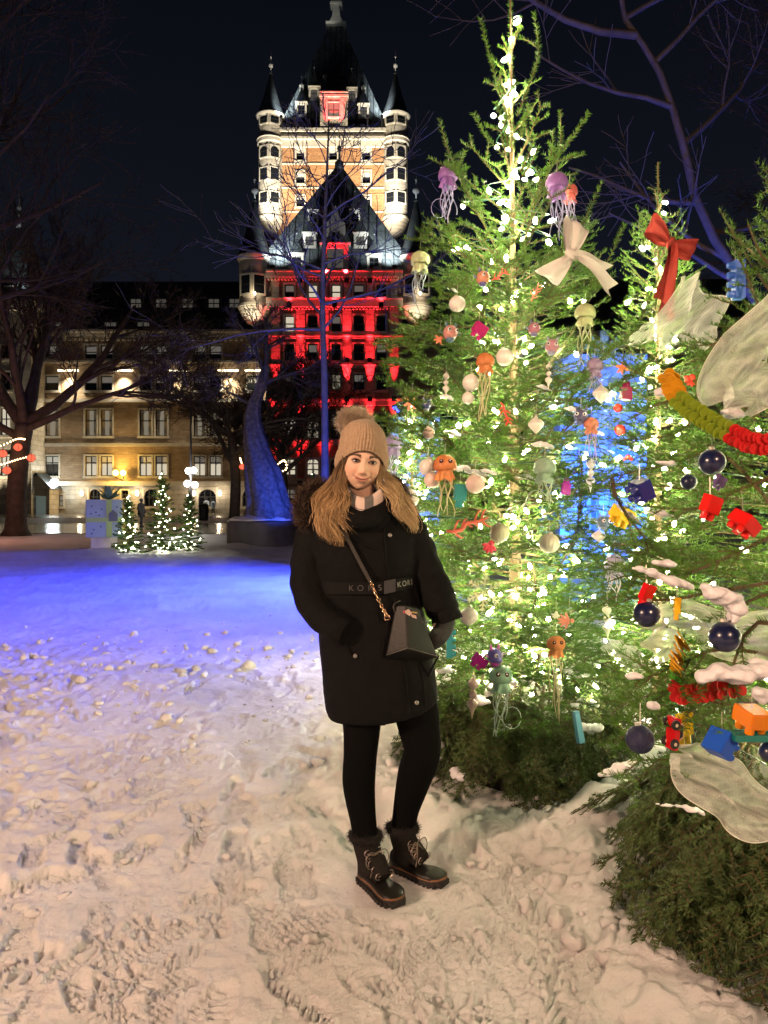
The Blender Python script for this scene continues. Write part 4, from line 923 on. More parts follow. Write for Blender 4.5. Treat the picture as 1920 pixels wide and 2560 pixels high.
# ---------------------------------------------------------------- people far off
def remesh(o, vox, smooth_it=6, smooth_f=.5):
    md = o.modifiers.new('r', 'REMESH'); md.mode = 'VOXEL'; md.voxel_size = vox; md.use_smooth_shade = True
    if smooth_it:
        s = o.modifiers.new('s', 'SMOOTH'); s.iterations = smooth_it; s.factor = smooth_f
    dg = bpy.context.evaluated_depsgraph_get(); dg.update()
    me = bpy.data.meshes.new_from_object(o.evaluated_get(dg)); me.name = o.name
    o.modifiers.clear(); o.data = me
    me.polygons.foreach_set('use_smooth', [True] * len(me.polygons))
    return o
def far_person(px, py, Y, h, coat, label, face=0., stride=.1, trousers=(.02, .02, .025)):
    b = P(px, py, Y); b.z = 0; s = h / 1.72
    o = empty('person', b, label, 'person', rot=(0, 0, face), scale=s)
    m = MB()
    for sd in (-1, 1):
        m.tube([(sd * .09, 0, .9), (sd * .1, -.03 + sd * stride * .4, .5), (sd * .1, sd * stride, .08)], [.10, .075, .05], 8); m.tube([(sd * .1, sd * stride + .05, .05), (sd * .1, sd * stride - .15, .04)], [.055, .045], 8)
        m.tube([(sd * .19, 0, 1.40), (sd * .25, .03, 1.13), (sd * .23, -.1, .92), (sd * .22, -.14, .84)], [.07, .055, .045, .035], 8)
    m.lathe([(.13, .82), (.17, .95), (.15, 1.12), (.18, 1.32), (.17, 1.42), (.06, 1.47), (.055, 1.53)], 14); m.ball((0, -.01, 1.62), .105, 12, 8, (.9, 1, 1.15))
    ob = m.build('body', mat('far_cloth', trousers, rough=.9), o, world=False); remesh(ob, .025, 3)
    m = MB(); m.lathe([(.215, .62), (.215, .8), (.195, 1.0), (.20, 1.25), (.21, 1.38), (.14, 1.46), (.09, 1.5)], 18)
    for sd in (-1, 1): m.tube([(sd * .17, 0, 1.40), (sd * .27, .03, 1.13), (sd * .24, -.1, .95)], [.095, .075, .06], 8)
    ob = m.build('coat', mat('coat_' + label[:12], coat, rough=.9), o, world=False); remesh(ob, .03, 3)
    m = MB(); m.ball((0, 0, 1.66), .118, 12, 8, (1, 1.05, .9)); m.build('cap', mat('far_cap', (.03, .03, .04), rough=.9), o, world=False, smooth=True)
far_person(353, 1318, 39.5, 1.5, (.02, .02, .022), 'person in dark coat walking on the wet road by the firs', 1.2, .16)
far_person(516, 1280, 76.0, 1.62, (.42, .50, .62), 'person in pale blue jacket beside another under the hotel arch', .3, .08)
far_person(533, 1280, 75.6, 1.5, (.25, .33, .48), 'person in grey blue jacket next to the pale blue one', -.3, .08)
m = MB(); x = PX(509, 52.); m.lathe([(.3, 0), (.33, .1), (.36, 1.0), (.4, 1.02), (.36, 1.1), (.1, 1.2)], 14, (x, 52., .0)); lb = empty('litter_bin', (x, 52., 0), 'dark round litter bin beside the road', 'litter bin'); m.build('barrel', METAL, lb)
m = MB(); m.lathe([(.38, 1.02), (.4, 1.05), (.3, 1.16), (.05, 1.2)], 14, (x, 52., 0)); m.build('lid', METAL, lb)

# ---------------------------------------------------------------- festoon lights and red lanterns on the old tree
def lantern(px, py, Y, r, label, grp='red lanterns on the festoon lights'):
    c = P(px, py, Y); o = empty('lantern', c, label, 'lantern', grp)
    m = MB(); m.ball((0, 0, 0), r, 12, 8, (1, 1, .85)); m.build('shade', emat('lantern_red', (1.0, .16, .08), 1.3), o, world=False, smooth=True)
    m = MB()
    for k in range(6):
        a = k * math.pi / 3; m.tube([(math.cos(a) * r * 1.04 * math.sin(t), math.sin(a) * r * 1.04 * math.sin(t), -r * .9 * math.cos(t)) for t in [math.pi * i / 8 for i in range(9)]], r * .05, 4)
    m.tube([(0, 0, r * .8), (0, 0, r * 1.4)], r * .1, 5); m.build('cage', mat('lantern_cage', (.5, .1, .06), rough=.5), o, world=False)
def festoon(pts, Y, n, label, grp=None, r=.035):
    ps = catmull([P(a, b, Y) for a, b in pts], n * 3); o = empty('festoon_light', ps[0], label, 'string lights', grp)
    m = MB(); m.tube(ps, .008, 4); m.build('cable', METAL, o)
    me = None
    for k in range(n):
        p = ps[k * 3 + 1]
        if me is None: mm = MB(); mm.ball((0, 0, 0), r, 6, 4); bo = mm.build('bulb', emat('festoon_bulb', (1.0, .62, .30), 10), o, world=False); me = bo.data
        else: bo = linkmesh(me, 'bulb', o)
        bo.location = p - ps[0]
festoon([(-60, 1122), (0, 1115), (40, 1098), (62, 1098)], 29.4, 16, 'upper warm festoon lights wound on the old forking tree')
festoon([(-60, 1170), (0, 1162), (40, 1150), (78, 1140)], 29.4, 18, 'lower warm festoon lights wound on the old forking tree')
festoon([(600, 1145), (606, 1160), (620, 1172)], 45, 8, 'short warm festoon lights on the tree behind the planter', r=.05)
festoon([(690, 1165), (702, 1155), (712, 1152), (716, 1172), (700, 1180)], 45, 12, 'short warm festoon lights left of the slim bare tree', r=.05)
for (px, py, lb) in ((45, 1118, 'red lantern on the old tree trunk, upper strand'), (78, 1145, 'red lantern on the old tree trunk, at the end of the lower strand'), (7, 1134, 'red lantern hanging left of the old tree, upper'), (17, 1176, 'red lantern hanging left of the old tree, lowest')): lantern(px, py, 29.2, .17, lb)
lantern(606, 1167, 44.8, .2, 'red lantern on the tree behind the planter'); 
# ================================================================== FIRS
NEEDLE = mat('fir_needles', (.075, .165, .020), rough=.45, spec=.35, var=.45, vscale=9, translucent=.25)
NEEDLED = mat('fir_needles_cut', (.075, .118, .036), rough=.5, spec=.3, var=.5, vscale=7, translucent=.15)
TWIG = mat('fir_twig', (.10, .065, .03), rough=.8)
TRUNKM = mat('fir_trunk', (.16, .11, .06), rough=.9, var=.3, vscale=20, bump=.5, bscale=60)
def nrm(a): return a / np.maximum(np.linalg.norm(a, axis=-1, keepdims=True), 1e-9)
def needle_arrays(segs, dens, nl, nw, rng, flat=.8, fwd=.55, comb=.55):
    A = np.array([s[0] for s in segs]); B = np.array([s[1] for s in segs]); N = np.array([s[2] for s in segs])
    L = np.linalg.norm(B - A, axis=1); cnt = rng.poisson(L * dens) + 1
    idx = np.repeat(np.arange(len(segs)), cnt); t = rng.random(len(idx))[:, None]
    p = A[idx] * (1 - t) + B[idx] * t; d = nrm((B - A)[idx]); nn = N[idx]
    s = nrm(np.cross(d, nn)); nn = np.cross(s, d)
    th = np.where(rng.random(len(idx)) < .5, 0., math.pi) + rng.normal(0, comb, len(idx))
    r = nrm(s * np.cos(th)[:, None] + nn * (np.abs(np.sin(th)) * flat + .1)[:, None])
    v = nrm(d * fwd + r * .9 + rng.normal(0, .12, r.shape)); ln = (nl * rng.uniform(.75, 1.15, len(idx)))[:, None]
    w = nrm(np.cross(v, rng.normal(0, 1, v.shape) + r * .0)) * (nw / 2)
    V = np.stack([p - w, p + w, p + v * ln + w * .35, ], 1).reshape(-1, 3)
    F = np.arange(len(V)).reshape(-1, 3)
    return V, F
def twig_arrays(segs, sc=1.0):
    segs = [s for s in segs if s[3] > .0016] or segs
    A = np.array([s[0] for s in segs]); B = np.array([s[1] for s in segs]); N = np.array([s[2] for s in segs]); R = np.array([s[3] for s in segs])[:, None] * sc
    d = nrm(B - A); s = nrm(np.cross(d, N)); n = np.cross(s, d); V = []
    for Q in (A, B):
        for k in range(3):
            a = 2 * math.pi * k / 3; V.append(Q + (s * math.cos(a) + n * math.sin(a)) * R)
    V = np.stack(V, 1).reshape(-1, 3); b = np.arange(len(segs))[:, None] * 6
    F = np.concatenate([b + np.array([[k, (k + 1) % 3, 3 + (k + 1) % 3, 3 + k]]) for k in range(3)])
    return V, F
def spray(segs, p, d, n, L, rs, gap=.05, ratio=.5, droop=0., up=0., r0=.004, lev=2, start=.18, ang=52):
    """a flat fir bough: main axis, side twigs and their twigs"""
    p = np.array(p, float); d = np.array(d, float); d /= np.linalg.norm(d); n = np.array(n, float); n = n - d * n.dot(d); n /= max(1e-6, np.linalg.norm(n))
    k = max(2, int(L / gap)); q = p.copy(); side = rs.choice((-1, 1))
    for i in range(k):
        t = i / k
        dd = d + n * (up * t * t - droop * t) + np.array([rs.gauss(0, .05), rs.gauss(0, .05), rs.gauss(0, .05)]); dd /= np.linalg.norm(dd)
        q2 = q + dd * (L / k); segs.append((q, q2, n, max(.0012, r0 * (1 - .8 * t))))
        if lev > 0 and t >= start:
            for sd in (side, -side):
                l2 = (ratio * L * (1.02 - t) ** .8 + .035) * rs.uniform(.75, 1.15)
                if rs.random() < .10: continue
                s = np.cross(n, dd); a = math.radians(ang * rs.uniform(.8, 1.15)); e = dd * math.cos(a) + s * sd * math.sin(a) + n * rs.gauss(0, .12)
                spray(segs, q2, e, n, min(l2, .30), rs, gap * .95, .42, droop * .6, up * .6, r0 * .5, lev - 1, .3, ang)
        q = q2
    return q
def finish_fir(o, segs, dens, nl, nw, seed, name='crown', m=None, twig='branches', tsc=1.0, chunk=None):
    rng = np.random.default_rng(seed); V, F = needle_arrays(segs, dens, nl, nw, rng)
    off = np.array(wloc(o)); me = fast_mesh(name, V - off, F, m or NEEDLE); c = linkmesh(me, name, o)
    V, F = twig_arrays(segs, tsc); me = fast_mesh(twig, V - off, F, TWIG); linkmesh(me, twig, o)
    return c
def prof(pr, z):
    return float(np.interp(z, [p[0] for p in pr], [p[1] for p in pr]))
def px_path(pts):  # (px, py, Y) list -> world
    return [P(*q) for q in pts]
def bough_along(segs, pts, rs, side=.22, gap=.05, start=.0, r0=.007, endlen=.6, n=(0, 0, 1)):
    """needle covered bough following a path, with side twigs"""
    ps = catmull(pts, max(4, int(sum((Vector(pts[i + 1]) - Vector(pts[i])).length for i in range(len(pts) - 1)) / gap)))
    m = len(ps); N = np.array(n, float)
    for i in range(m - 1):
        a = np.array(ps[i]); b = np.array(ps[i + 1]); t = i / (m - 1); segs.append((a, b, N, r0 * (1 - .75 * t)))
        if side and t >= start:
            d = (b - a) / np.linalg.norm(b - a); s = np.cross(N, d)
            for sd in (-1, 1):
                if rs.random() < .2: continue
                an = math.radians(rs.uniform(38, 58)); e = d * math.cos(an) + s * sd * math.sin(an) + N * rs.gauss(0, .2)
                spray(segs, b, e, N, (side * (1 - t * endlen)) * rs.uniform(.6, 1.15), rs, .045, .42, .1, .05, .003, 1, .3)
def fir(label, axis, ztop, z0, pr, nbr, seed, dens, nl, nw, group=None, lev=2, elev=((0, -8), (.5, 18), (.85, 52), (1, 70)), lean=(0, 0), gap=.055, tsc=1.0, extra=None, rt=.045, power=1.2, sparse=.86, core=0, trim=None):
    rs = random.Random(seed); ax, ay = axis; gz = max(0, ground_z(ax, ay)) if ay < 26 else 0
    o = empty('decorated_fir', (ax, ay, gz), label, 'christmas tree', group)
    m = MB(); m.tube([(ax + lean[0] * t, ay + lean[1] * t, t * ztop) for t in [i / 10 for i in range(11)]], [rt * (1 - .9 * i / 10) for i in range(11)], 10); m.build('trunk', TRUNKM, o, smooth=True)
    segs = []
    for k in range(nbr):
        f = (k + rs.random()) / nbr; f = f ** power; z = z0 + (ztop - z0) * f * .97; fz = (z - z0) / (ztop - z0); R = prof(pr, z) * (rs.uniform(.78, 1.06) if k % 3 else rs.uniform(.4, .75))
        if R < .03 or (fz > sparse and rs.random() < .62): continue
        az = k * 2.39996 + rs.gauss(0, .2); R *= trim(az, z) if trim else 1; el = math.radians(float(np.interp(fz, [e[0] for e in elev], [e[1] for e in elev])) + rs.gauss(0, 6))
        d = np.array([math.cos(az) * math.cos(el), math.sin(az) * math.cos(el), math.sin(el)]); n = np.array([-math.cos(az) * math.sin(el), -math.sin(az) * math.sin(el), math.cos(el)])
        L = R / max(.5, math.cos(el)); spray(segs, (ax + lean[0] * z / ztop, ay + lean[1] * z / ztop, z), d, n, L, rs, gap, .44, .10, .32, .0065, lev if fz < sparse else max(0, lev - 1), .16)
    for k in range(core):      # short inner boughs that close the view through the middle
        z = z0 + (ztop * .66 - z0) * rs.random(); az = rs.uniform(0, 6.283); rr = prof(pr, z) * rs.uniform(.05, .45); e = rs.uniform(-.5, .6)
        spray(segs, (ax + rr * math.cos(az), ay + rr * math.sin(az), z), np.array([math.cos(az + rs.gauss(0, 1)), math.sin(az + rs.gauss(0, 1)), e]), np.array([0, 0, 1.]), rs.uniform(.18, .34), rs, gap, .5, 0, .2, .003, 1, .1)
    # leader
    for i in range(12):
        z = ztop * (.80 + .2 * i / 12); z2 = ztop * (.80 + .2 * (i + 1) / 12); segs.append((np.array([ax + lean[0] * z / ztop, ay + lean[1] * z / ztop, z]), np.array([ax + lean[0] * z2 / ztop, ay + lean[1] * z2 / ztop, z2]), np.array([0., 1., 0.]), .006))
    if extra: extra(segs, rs)
    finish_fir(o, segs, dens, nl, nw, seed, tsc=tsc)
    return o, segs
BULBM = emat('led_warm_white', (1.0, .92, .55), 350)
BULBF = emat('led_warm_white_far', (1.0, .95, .70), 55)
_bm = {}
def light_string(axis, pr, z0, z1, n, label, seed, m, size=1.0, turns=9, group=None, rmin=.22, lean=(0, 0), ztop=4.0, cable=True, tilt=True):
    rs = random.Random(seed); ax, ay = axis; o = empty('light_string', (ax, ay, z0), label, 'string lights', group); pts = []
    key = m.name
    for k in range(n):
        f = (k + rs.random() * .6) / n; f2 = f ** 1.7; z = z0 + (z1 - z0) * f2 + rs.gauss(0, .03); R = prof(pr, z) + .01; a = turns * 2 * math.pi * f + rs.gauss(0, .5); r = R * ((rs.uniform(.08, .5) if rs.random() < .5 else rs.uniform(rmin, .97)) if R > .08 else rs.uniform(.2, .9))
        if R < .12 and rs.random() < .45: continue
        p = Vector((ax + lean[0] * z / ztop + r * math.cos(a), ay + lean[1] * z / ztop + r * math.sin(a), z)); pts.append(p)
        if key not in _bm:
            mm = MB(); mm.lathe([(.004, -.017), (.009, -.010), (.0105, 0), (.008, .011), (.003, .018)], 6); b = mm.build('bulb', m, o, world=False, smooth=True); _bm[key] = b.data
        else: b = linkmesh(_bm[key], 'bulb', o)
        b.location = p - Vector((ax, ay, z0)); b.rotation_euler = (rs.uniform(-1.4, 1.4), rs.uniform(-1.4, 1.4), rs.uniform(0, 6)) if tilt else (0, 0, 0); b.scale = (size * rs.uniform(.85, 1.2),) * 3
    if cable:
        m2 = MB(); m2.tube(catmull([q + Vector((rs.gauss(0, .01), rs.gauss(0, .01), .03)) for q in pts], n * 4), .003 * size, 3, cap=False); m2.build('cable', mat('cable_green', (.01, .05, .03), rough=.5), o)
    return o

# ---------------------------------------------------------------- the tall fir beside the woman
PRA = [(.35, .50), (.6, .62), (1.0, .68), (1.35, .66), (2.2, .55), (2.84, .36), (3.2, .22), (3.5, .13), (3.8, .06), (4.15, .02)]
LEANA = (-.03, .02)
def YA(px, py, k=.93):
    Y = 3.4
    for _ in range(6):
        z = PZ(py, Y); X = PX(px, Y); r = prof(PRA, z) * k; dx = X - (AXA[0] + LEANA[0] * z / 4.15); Y = AXA[1] - math.sqrt(max(0, r * r - dx * dx))
    return Y
def extraA(segs, rs):
    Yc = 3.95
    shoots = [[(1270, 300), (1235, 180), (1200, 45)], [(1292, 290), (1345, 140), (1333, 30)], [(1345, 120), (1320, 100), (1290, 95)], [(1265, 395), (1215, 340), (1183, 282)], [(1272, 370), (1255, 300), (1238, 255)], [(1298, 350), (1312, 300), (1322, 258)],
              [(1300, 430), (1325, 380), (1336, 335)], [(1305, 440), (1330, 405), (1345, 368)], [(1140, 425), (1115, 360), (1097, 295)], [(1140, 430), (1110, 412), (1072, 395)], [(1140, 440), (1150, 405), (1163, 375)],
              [(1400, 385), (1402, 330), (1401, 275)], [(1385, 400), (1430, 345), (1473, 280)], [(1385, 405), (1420, 395), (1461, 385)], [(1380, 442), (1410, 440), (1445, 430)], [(1375, 400), (1380, 365), (1382, 330)],
              [(1440, 595), (1475, 520), (1505, 455)], [(1480, 722), (1520, 650), (1561, 560)], [(1480, 722), (1485, 680), (1488, 632)], [(1480, 722), (1505, 705), (1540, 690)],
              [(1110, 612), (1085, 590), (1053, 562)], [(1110, 612), (1065, 602), (1010, 594)], [(1115, 620), (1130, 600), (1145, 573)], [(1112, 620), (1085, 625), (1050, 622)], [(1210, 690), (1185, 640), (1166, 600)],
              [(1180, 720), (1150, 690), (1118, 690)], [(1170, 730), (1145, 700), (1128, 682)], [(1600, 800), (1625, 740), (1650, 690)]]
    for s in shoots: bough_along(segs, [P(a, b, Yc - .15) for a, b in s], rs, 0, .04, r0=.005, n=(0, -1, .3))
    limbs = [[(1288, 720), (1210, 560), (1140, 430)], [(1290, 690), (1335, 520), (1385, 400)], [(1300, 800), (1400, 660), (1440, 595)], [(1330, 960), (1420, 850), (1480, 722)], [(1280, 850), (1180, 660), (1110, 612)],
             [(1250, 830), (1130, 815), (1000, 850), (1000, 862)], [(1240, 1120), (1120, 930), (1005, 910)], [(1260, 1300), (1130, 1110), (1010, 985)], [(1240, 1230), (1090, 1080), (985, 1065)], [(1330, 1160), (1450, 960), (1560, 850)], [(1340, 1150), (1480, 1010), (1600, 920)],
             [(1200, 1420), (1090, 1330), (1010, 1280)], [(1380, 1450), (1440, 1330), (1455, 1180)], [(1350, 1560), (1500, 1500), (1620, 1420)], [(1300, 1640), (1180, 1600), (1080, 1640)], [(1330, 1660), (1470, 1650), (1570, 1700)], [(1330, 1400), (1340, 1500), (1300, 1560)]]
    for i, s in enumerate(limbs):
        k = len(s); Yb = Yc - .05; fr = .18 if i < 5 else .50
        bough_along(segs, [P(a, b, Yb - fr * j / (k - 1)) for j, (a, b) in enumerate(s)], rs, .17, .05, .15, .008, .5, (0, -.55, .8))
trA, segA = fir('tall slender fir hung with jellyfish and white baubles beside the woman', AXA, 4.15, .52, PRA, 240, 71, 450, .024, .0044, lean=LEANA, extra=extraA, rt=.04, power=1.35, sparse=.60, core=380, gap=.078, trim=lambda az, z: .62 if (math.cos(az) > .35 and 1.45 < z < 2.35) else 1.0)
light_string(AXA, PRA, .45, 4.05, 230, 'warm white light string wound through the tall slender fir', 5, BULBM, 1.0, 15, lean=LEANA, ztop=4.15)

def skirt(o, cx, cy, r0, r1, zt, n, seed, name, dens, tiers=3, arc=(0, 6.2832), L=.5, nl=.021, nw=.0034):
    rs = random.Random(seed); segs = []
    for k in range(n):
        a = arc[0] + (arc[1] - arc[0]) * (k + rs.random()) / n; f = rs.random(); z = zt * (.42 + .62 * f); r = r0 + (r1 - r0) * (1 - f) * .75
        d = np.array([math.cos(a) * .55, math.sin(a) * .55, -1 + rs.gauss(0, .15)]) + np.array([rs.gauss(0, .28), rs.gauss(0, .28), 0]); n_ = np.array([math.cos(a), math.sin(a), .35])
        LL = min(L * rs.uniform(.7, 1.15), z * 1.12); spray(segs, (cx + r * math.cos(a), cy + r * math.sin(a), z), d, n_, LL, rs, .036, .42, .05, .25, .006, 1, .1, 48)
    rng = np.random.default_rng(seed); V, F = needle_arrays(segs, dens, nl, nw, rng, flat=.5, fwd=.5, comb=.25); off = np.array(wloc(o))
    V[:, 2] = np.maximum(V[:, 2], .012)
    linkmesh(fast_mesh(name, V - off, F, NEEDLED), name, o); V, F = twig_arrays(segs); V[:, 2] = np.maximum(V[:, 2], .008); linkmesh(fast_mesh('skirt_twigs', V - off, F, TWIG), 'skirt_twigs', o)
skirt(trA, AXA[0] + .02, AXA[1], .24, .52, .66, 110, 81, 'bough_skirt', 480, L=.5, nw=.0054)
m = MB(); m.lathe([(.34, -.05), (.36, .1), (.3, .42), (.05, .5)], 16, (AXA[0], AXA[1], 0)); m.build('stand', mat('stand_dark', (.03, .025, .02), rough=.9), trA)

# ---------------------------------------------------------------- fir at the right edge, nearest the camera
PRB = [(.45, .75), (.7, .88), (1.0, .92), (1.4, .80), (1.9, .56), (2.2, .34), (2.5, .14), (2.75, .02)]
def YB(px, py, k=.98):
    Y = 2.3
    for _ in range(6):
        z = PZ(py, Y); X = PX(px, Y); r = prof(PRB, z) * k; dx = X - AXB[0]; Y = AXB[1] - math.sqrt(max(.02, r * r - dx * dx))
    return Y
def extraB(segs, rs):
    limbs = [([(1950, 1120), (1800, 1060), (1640, 960), (1490, 868)], 2.6, 2.75, .10), ([(1930, 1260), (1800, 1130), (1690, 1155), (1520, 1195)], 2.2, 2.3, .12), ([(1530, 1195), (1545, 1260), (1600, 1330), (1640, 1380)], 2.3, 2.25, .10),
             ([(1950, 1330), (1800, 1400), (1690, 1440), (1560, 1440)], 2.1, 2.15, .15), ([(1950, 1450), (1780, 1480), (1660, 1500), (1545, 1490)], 2.0, 2.05, .16), ([(1950, 760), (1880, 660), (1800, 525)], 2.45, 2.5, .0), ([(1960, 700), (1905, 640), (1870, 560)], 2.45, 2.4, .0), ([(1920, 820), (1880, 720), (1850, 640)], 2.4, 2.45, .06),
             ([(1950, 1640), (1800, 1620), (1700, 1660), (1600, 1700)], 1.95, 2.05, .16), ([(1950, 1560), (1880, 1560), (1840, 1640), (1820, 1740)], 1.9, 1.9, .12), ([(1930, 1750), (1800, 1760), (1700, 1720), (1560, 1760)], 2.0, 2.1, .16), ([(1960, 1880), (1800, 1830), (1690, 1800), (1570, 1830)], 2.0, 2.15, .14), ([(1880, 1030), (1790, 980), (1700, 1080), (1560, 1100)], 2.5, 2.6, .10), ([(1960, 960), (1850, 930), (1760, 900)], 2.4, 2.45, .1), ([(1950, 1480), (1870, 1500), (1800, 1560)], 1.95, 1.95, .1),
             ([(1700, 1000), (1640, 1010), (1590, 1040)], 2.6, 2.6, .05), ([(1900, 1990), (1800, 1930), (1700, 1900), (1600, 1900)], 2.0, 2.15, .14), ([(1940, 1190), (1850, 1220), (1760, 1270), (1660, 1270)], 2.05, 2.15, .13)]
    for (s, ya, yb, sd) in limbs:
        k = len(s); bough_along(segs, [P(a, b, ya + (yb - ya) * j / (k - 1)) for j, (a, b) in enumerate(s)], rs, sd, .045, .05, .007, .5, (0, -.45, .9))
trB, segB = fir('broad snowy fir with toy bricks and navy baubles near the path', AXB, 2.75, .62, PRB, 130, 72, 390, .023, .0040, extra=extraB, rt=.055, core=150, gap=.07)
light_string(AXB, PRB, .55, 2.5, 120, 'warm white light string in the broad snowy fir', 6, BULBM, .95, 11, ztop=2.75)
skirt(trB, AXB[0], AXB[1], .42, .82, .72, 130, 82, 'bough_skirt', 480, L=.5, arc=(math.radians(95), math.radians(300)), nl=.021, nw=.0044)
m = MB(); m.lathe([(.55, -.05), (.56, .1), (.5, .45), (.05, .55)], 18, (AXB[0], AXB[1], 0)); m.build('stand', mat('stand_dark'), trB)

# ---------------------------------------------------------------- fir between them, farther back, and one behind the woman
PRC = [(.3, .45), (.9, .42), (1.6, .38), (2.2, .32), (2.8, .20), (3.2, .09), (3.6, .02)]
trC, _ = fir('smaller fir with red bow standing between the two big firs', AXC, 3.62, .4, PRC, 150, 73, 320, .023, .0054, rt=.035, core=120)
light_string(AXC, PRC, .35, 3.4, 130, 'warm white light string in the smaller fir with red bow', 7, BULBM, 1.1, 10, ztop=3.6)
skirt(trC, AXC[0], AXC[1], .2, .45, .5, 50, 85, 'bough_skirt', 380, L=.42, nl=.022, nw=.005)
AXD = (PX(1030, 6.6), 6.6); PRD = [(.2, .5), (.9, .5), (1.6, .32), (2.1, .12), (2.4, .02)]
trD, _ = fir('small lit fir half hidden behind the woman', AXD, 2.4, .25, PRD, 140, 74, 200, .028, .0085, rt=.03)
light_string(AXD, PRD, .25, 2.35, 80, 'white light string in the fir half hidden behind the woman', 8, BULBM, 1.25, 8, ztop=2.4, cable=False)
# far little firs by the gift box
GRPF = 'little lit firs by the gift box'
for i, (px, py, Y, top, R, n, lb) in enumerate(((320, 1372, 19.5, 1238, .34, 44, 'little lit fir standing against the giant gift box'), (405, 1378, 19.8, 1178, .46, 80, 'tallest of the little lit firs by the gift box'), (473, 1374, 20.3, 1228, .36, 44, 'little lit fir beside the tallest, farthest from the gift box'), (783, 1290, 26.0, 1165, .35, 50, 'little lit fir far behind the woman by the planter'))):
    ax = PX(px, Y); zt = PZ(top, Y); pr = [(0, R), (zt * .25, R * .95), (zt * .6, R * .55), (zt * .9, R * .15), (zt, .02)]
    fir(lb, (ax, Y), zt, .12, pr, 120, 90 + i, 210, .06, .018, GRPF, lev=1, gap=.11, tsc=1.5, rt=.03)
    light_string((ax, Y), pr, .12, zt, n, 'lights in the ' + lb, 60 + i, BULBF, 1.0, 9, 'lights of the little firs', rmin=.6, ztop=zt, cable=False)
# ================================================================== ORNAMENTS
def M_(name, c, rough=.35, **k): return mat(name, c, rough=rough, **k)
HOOK = mat('ornament_wire', (.5, .48, .4), rough=.4, metal=.7)
def orn(name, px, py, Y, label, cat, group=None, rot=(0, 0, 0), wire=.05, top=0.):
    c = P(px, py, Y); o = empty(name, c, label, cat, group, rot)
    if wire:
        m = MB(); R = Euler(rot).to_matrix().inverted(); a = R @ Vector((0, 0, top)); b = R @ Vector((.004, .01, top + wire)); m.tube([a, b], .0012, 4); m.build('hanging_wire', HOOK, o, world=False)
    return o
def jelly(px, py, Y, w, L, col, label, tcol=None, eye=False, seed=0):
    s = w / FPX * Y / 2; L = L / FPX * Y; rs = random.Random(seed); o = orn('jellyfish_ornament', px, py, Y, label, 'ornament', 'jellyfish ornaments', top=s)
    mb = mat('jelly_' + label[:16], col, rough=.4, spec=.5, translucent=.35, var=.12, vscale=60)
    m = MB(); pr = [(.02, 1.0), (.35, .95), (.7, .75), (.92, .45), (1.0, .1), (.98, -.2), (.86, -.4), (.7, -.35), (.5, -.2)]
    m.lathe([(r * s, z * s) for r, z in pr], 20, ribs=7, ribamp=.035); m.build('bell', mb, o, world=False, smooth=True)
    m = MB(); n = 40; V = []; F = []
    for j in range(4):
        for k in range(n):
            a = 2 * math.pi * k / n; r = s * (.62 + .10 * j * math.sin(a * 6 + j * .5) * .6 + .05 * j); V.append((r * math.cos(a), r * math.sin(a), -s * (.25 + .32 * j) - s * .15 * math.sin(a * 4 + seed) * j / 3))
    for j in range(3):
        for k in range(n): F.append((j * n + k, j * n + (k + 1) % n, (j + 1) * n + (k + 1) % n, (j + 1) * n + k))
    m.add(V, F); m.build('frill', mb, o, world=False, smooth=True)
    tc = tcol or col; mt = mat('tentacle_' + label[:16], tuple(min(1, c * .6 + .32) for c in tc), rough=.4, translucent=.4)
    for k in range(7):
        a = k * 2.4; r = s * .42; pts = []; curl = rs.uniform(-1, 1) * (1.6 if k < 3 else .5); ln = L * rs.uniform(.55, 1.0)
        for i in range(12):
            t = i / 11; pts.append((r * math.cos(a + t * curl * 2) * (1 + t * (.9 if k < 3 else .1)) + s * .18 * math.sin(t * 7 + k), r * math.sin(a + t * curl * 2) * (1 + t * .5) + s * .15 * math.cos(t * 6 + k), -s * .3 - ln * t))
        m = MB(); m.tube(pts, [s * (.09 - .05 * i / 11) for i in range(12)] if k >= 3 else [s * .05] * 12, 5); m.build('tentacle', mt, o, world=False, smooth=True)
    if k and rs.random() < .6:
        cx, cz = s * .9 * rs.choice((-1, 1)), -s * 1.9 - L * .3; m = MB(); m.tube([(cx + s * .8 * math.cos(t), -.3 * s, cz + s * .95 * math.sin(t)) for t in [i * .5 for i in range(13)]], s * .035, 5, cap=False); m.build('tentacle', mt, o, world=False, smooth=True)
    if eye:
        for sx in (-.35, .4):
            m = MB(); m.ball((sx * s, -.82 * s, .38 * s), s * .2, 10, 7); e = m.build('eye', mat('ornament_eye', (.08, .02, .015), rough=.1), o, world=False, smooth=True)
            m = MB(); m.ball((sx * s - .03 * s, -1.0 * s, .44 * s), s * .06, 8, 5); m.build('glint', mat('eye_white', (.8, .8, .8), rough=.2), e, world=False)
    return o
def capm(m, r): m.lathe([(r * .22, r * .97), (r * .22, r * 1.16), (r * .1, r * 1.2)], 8)
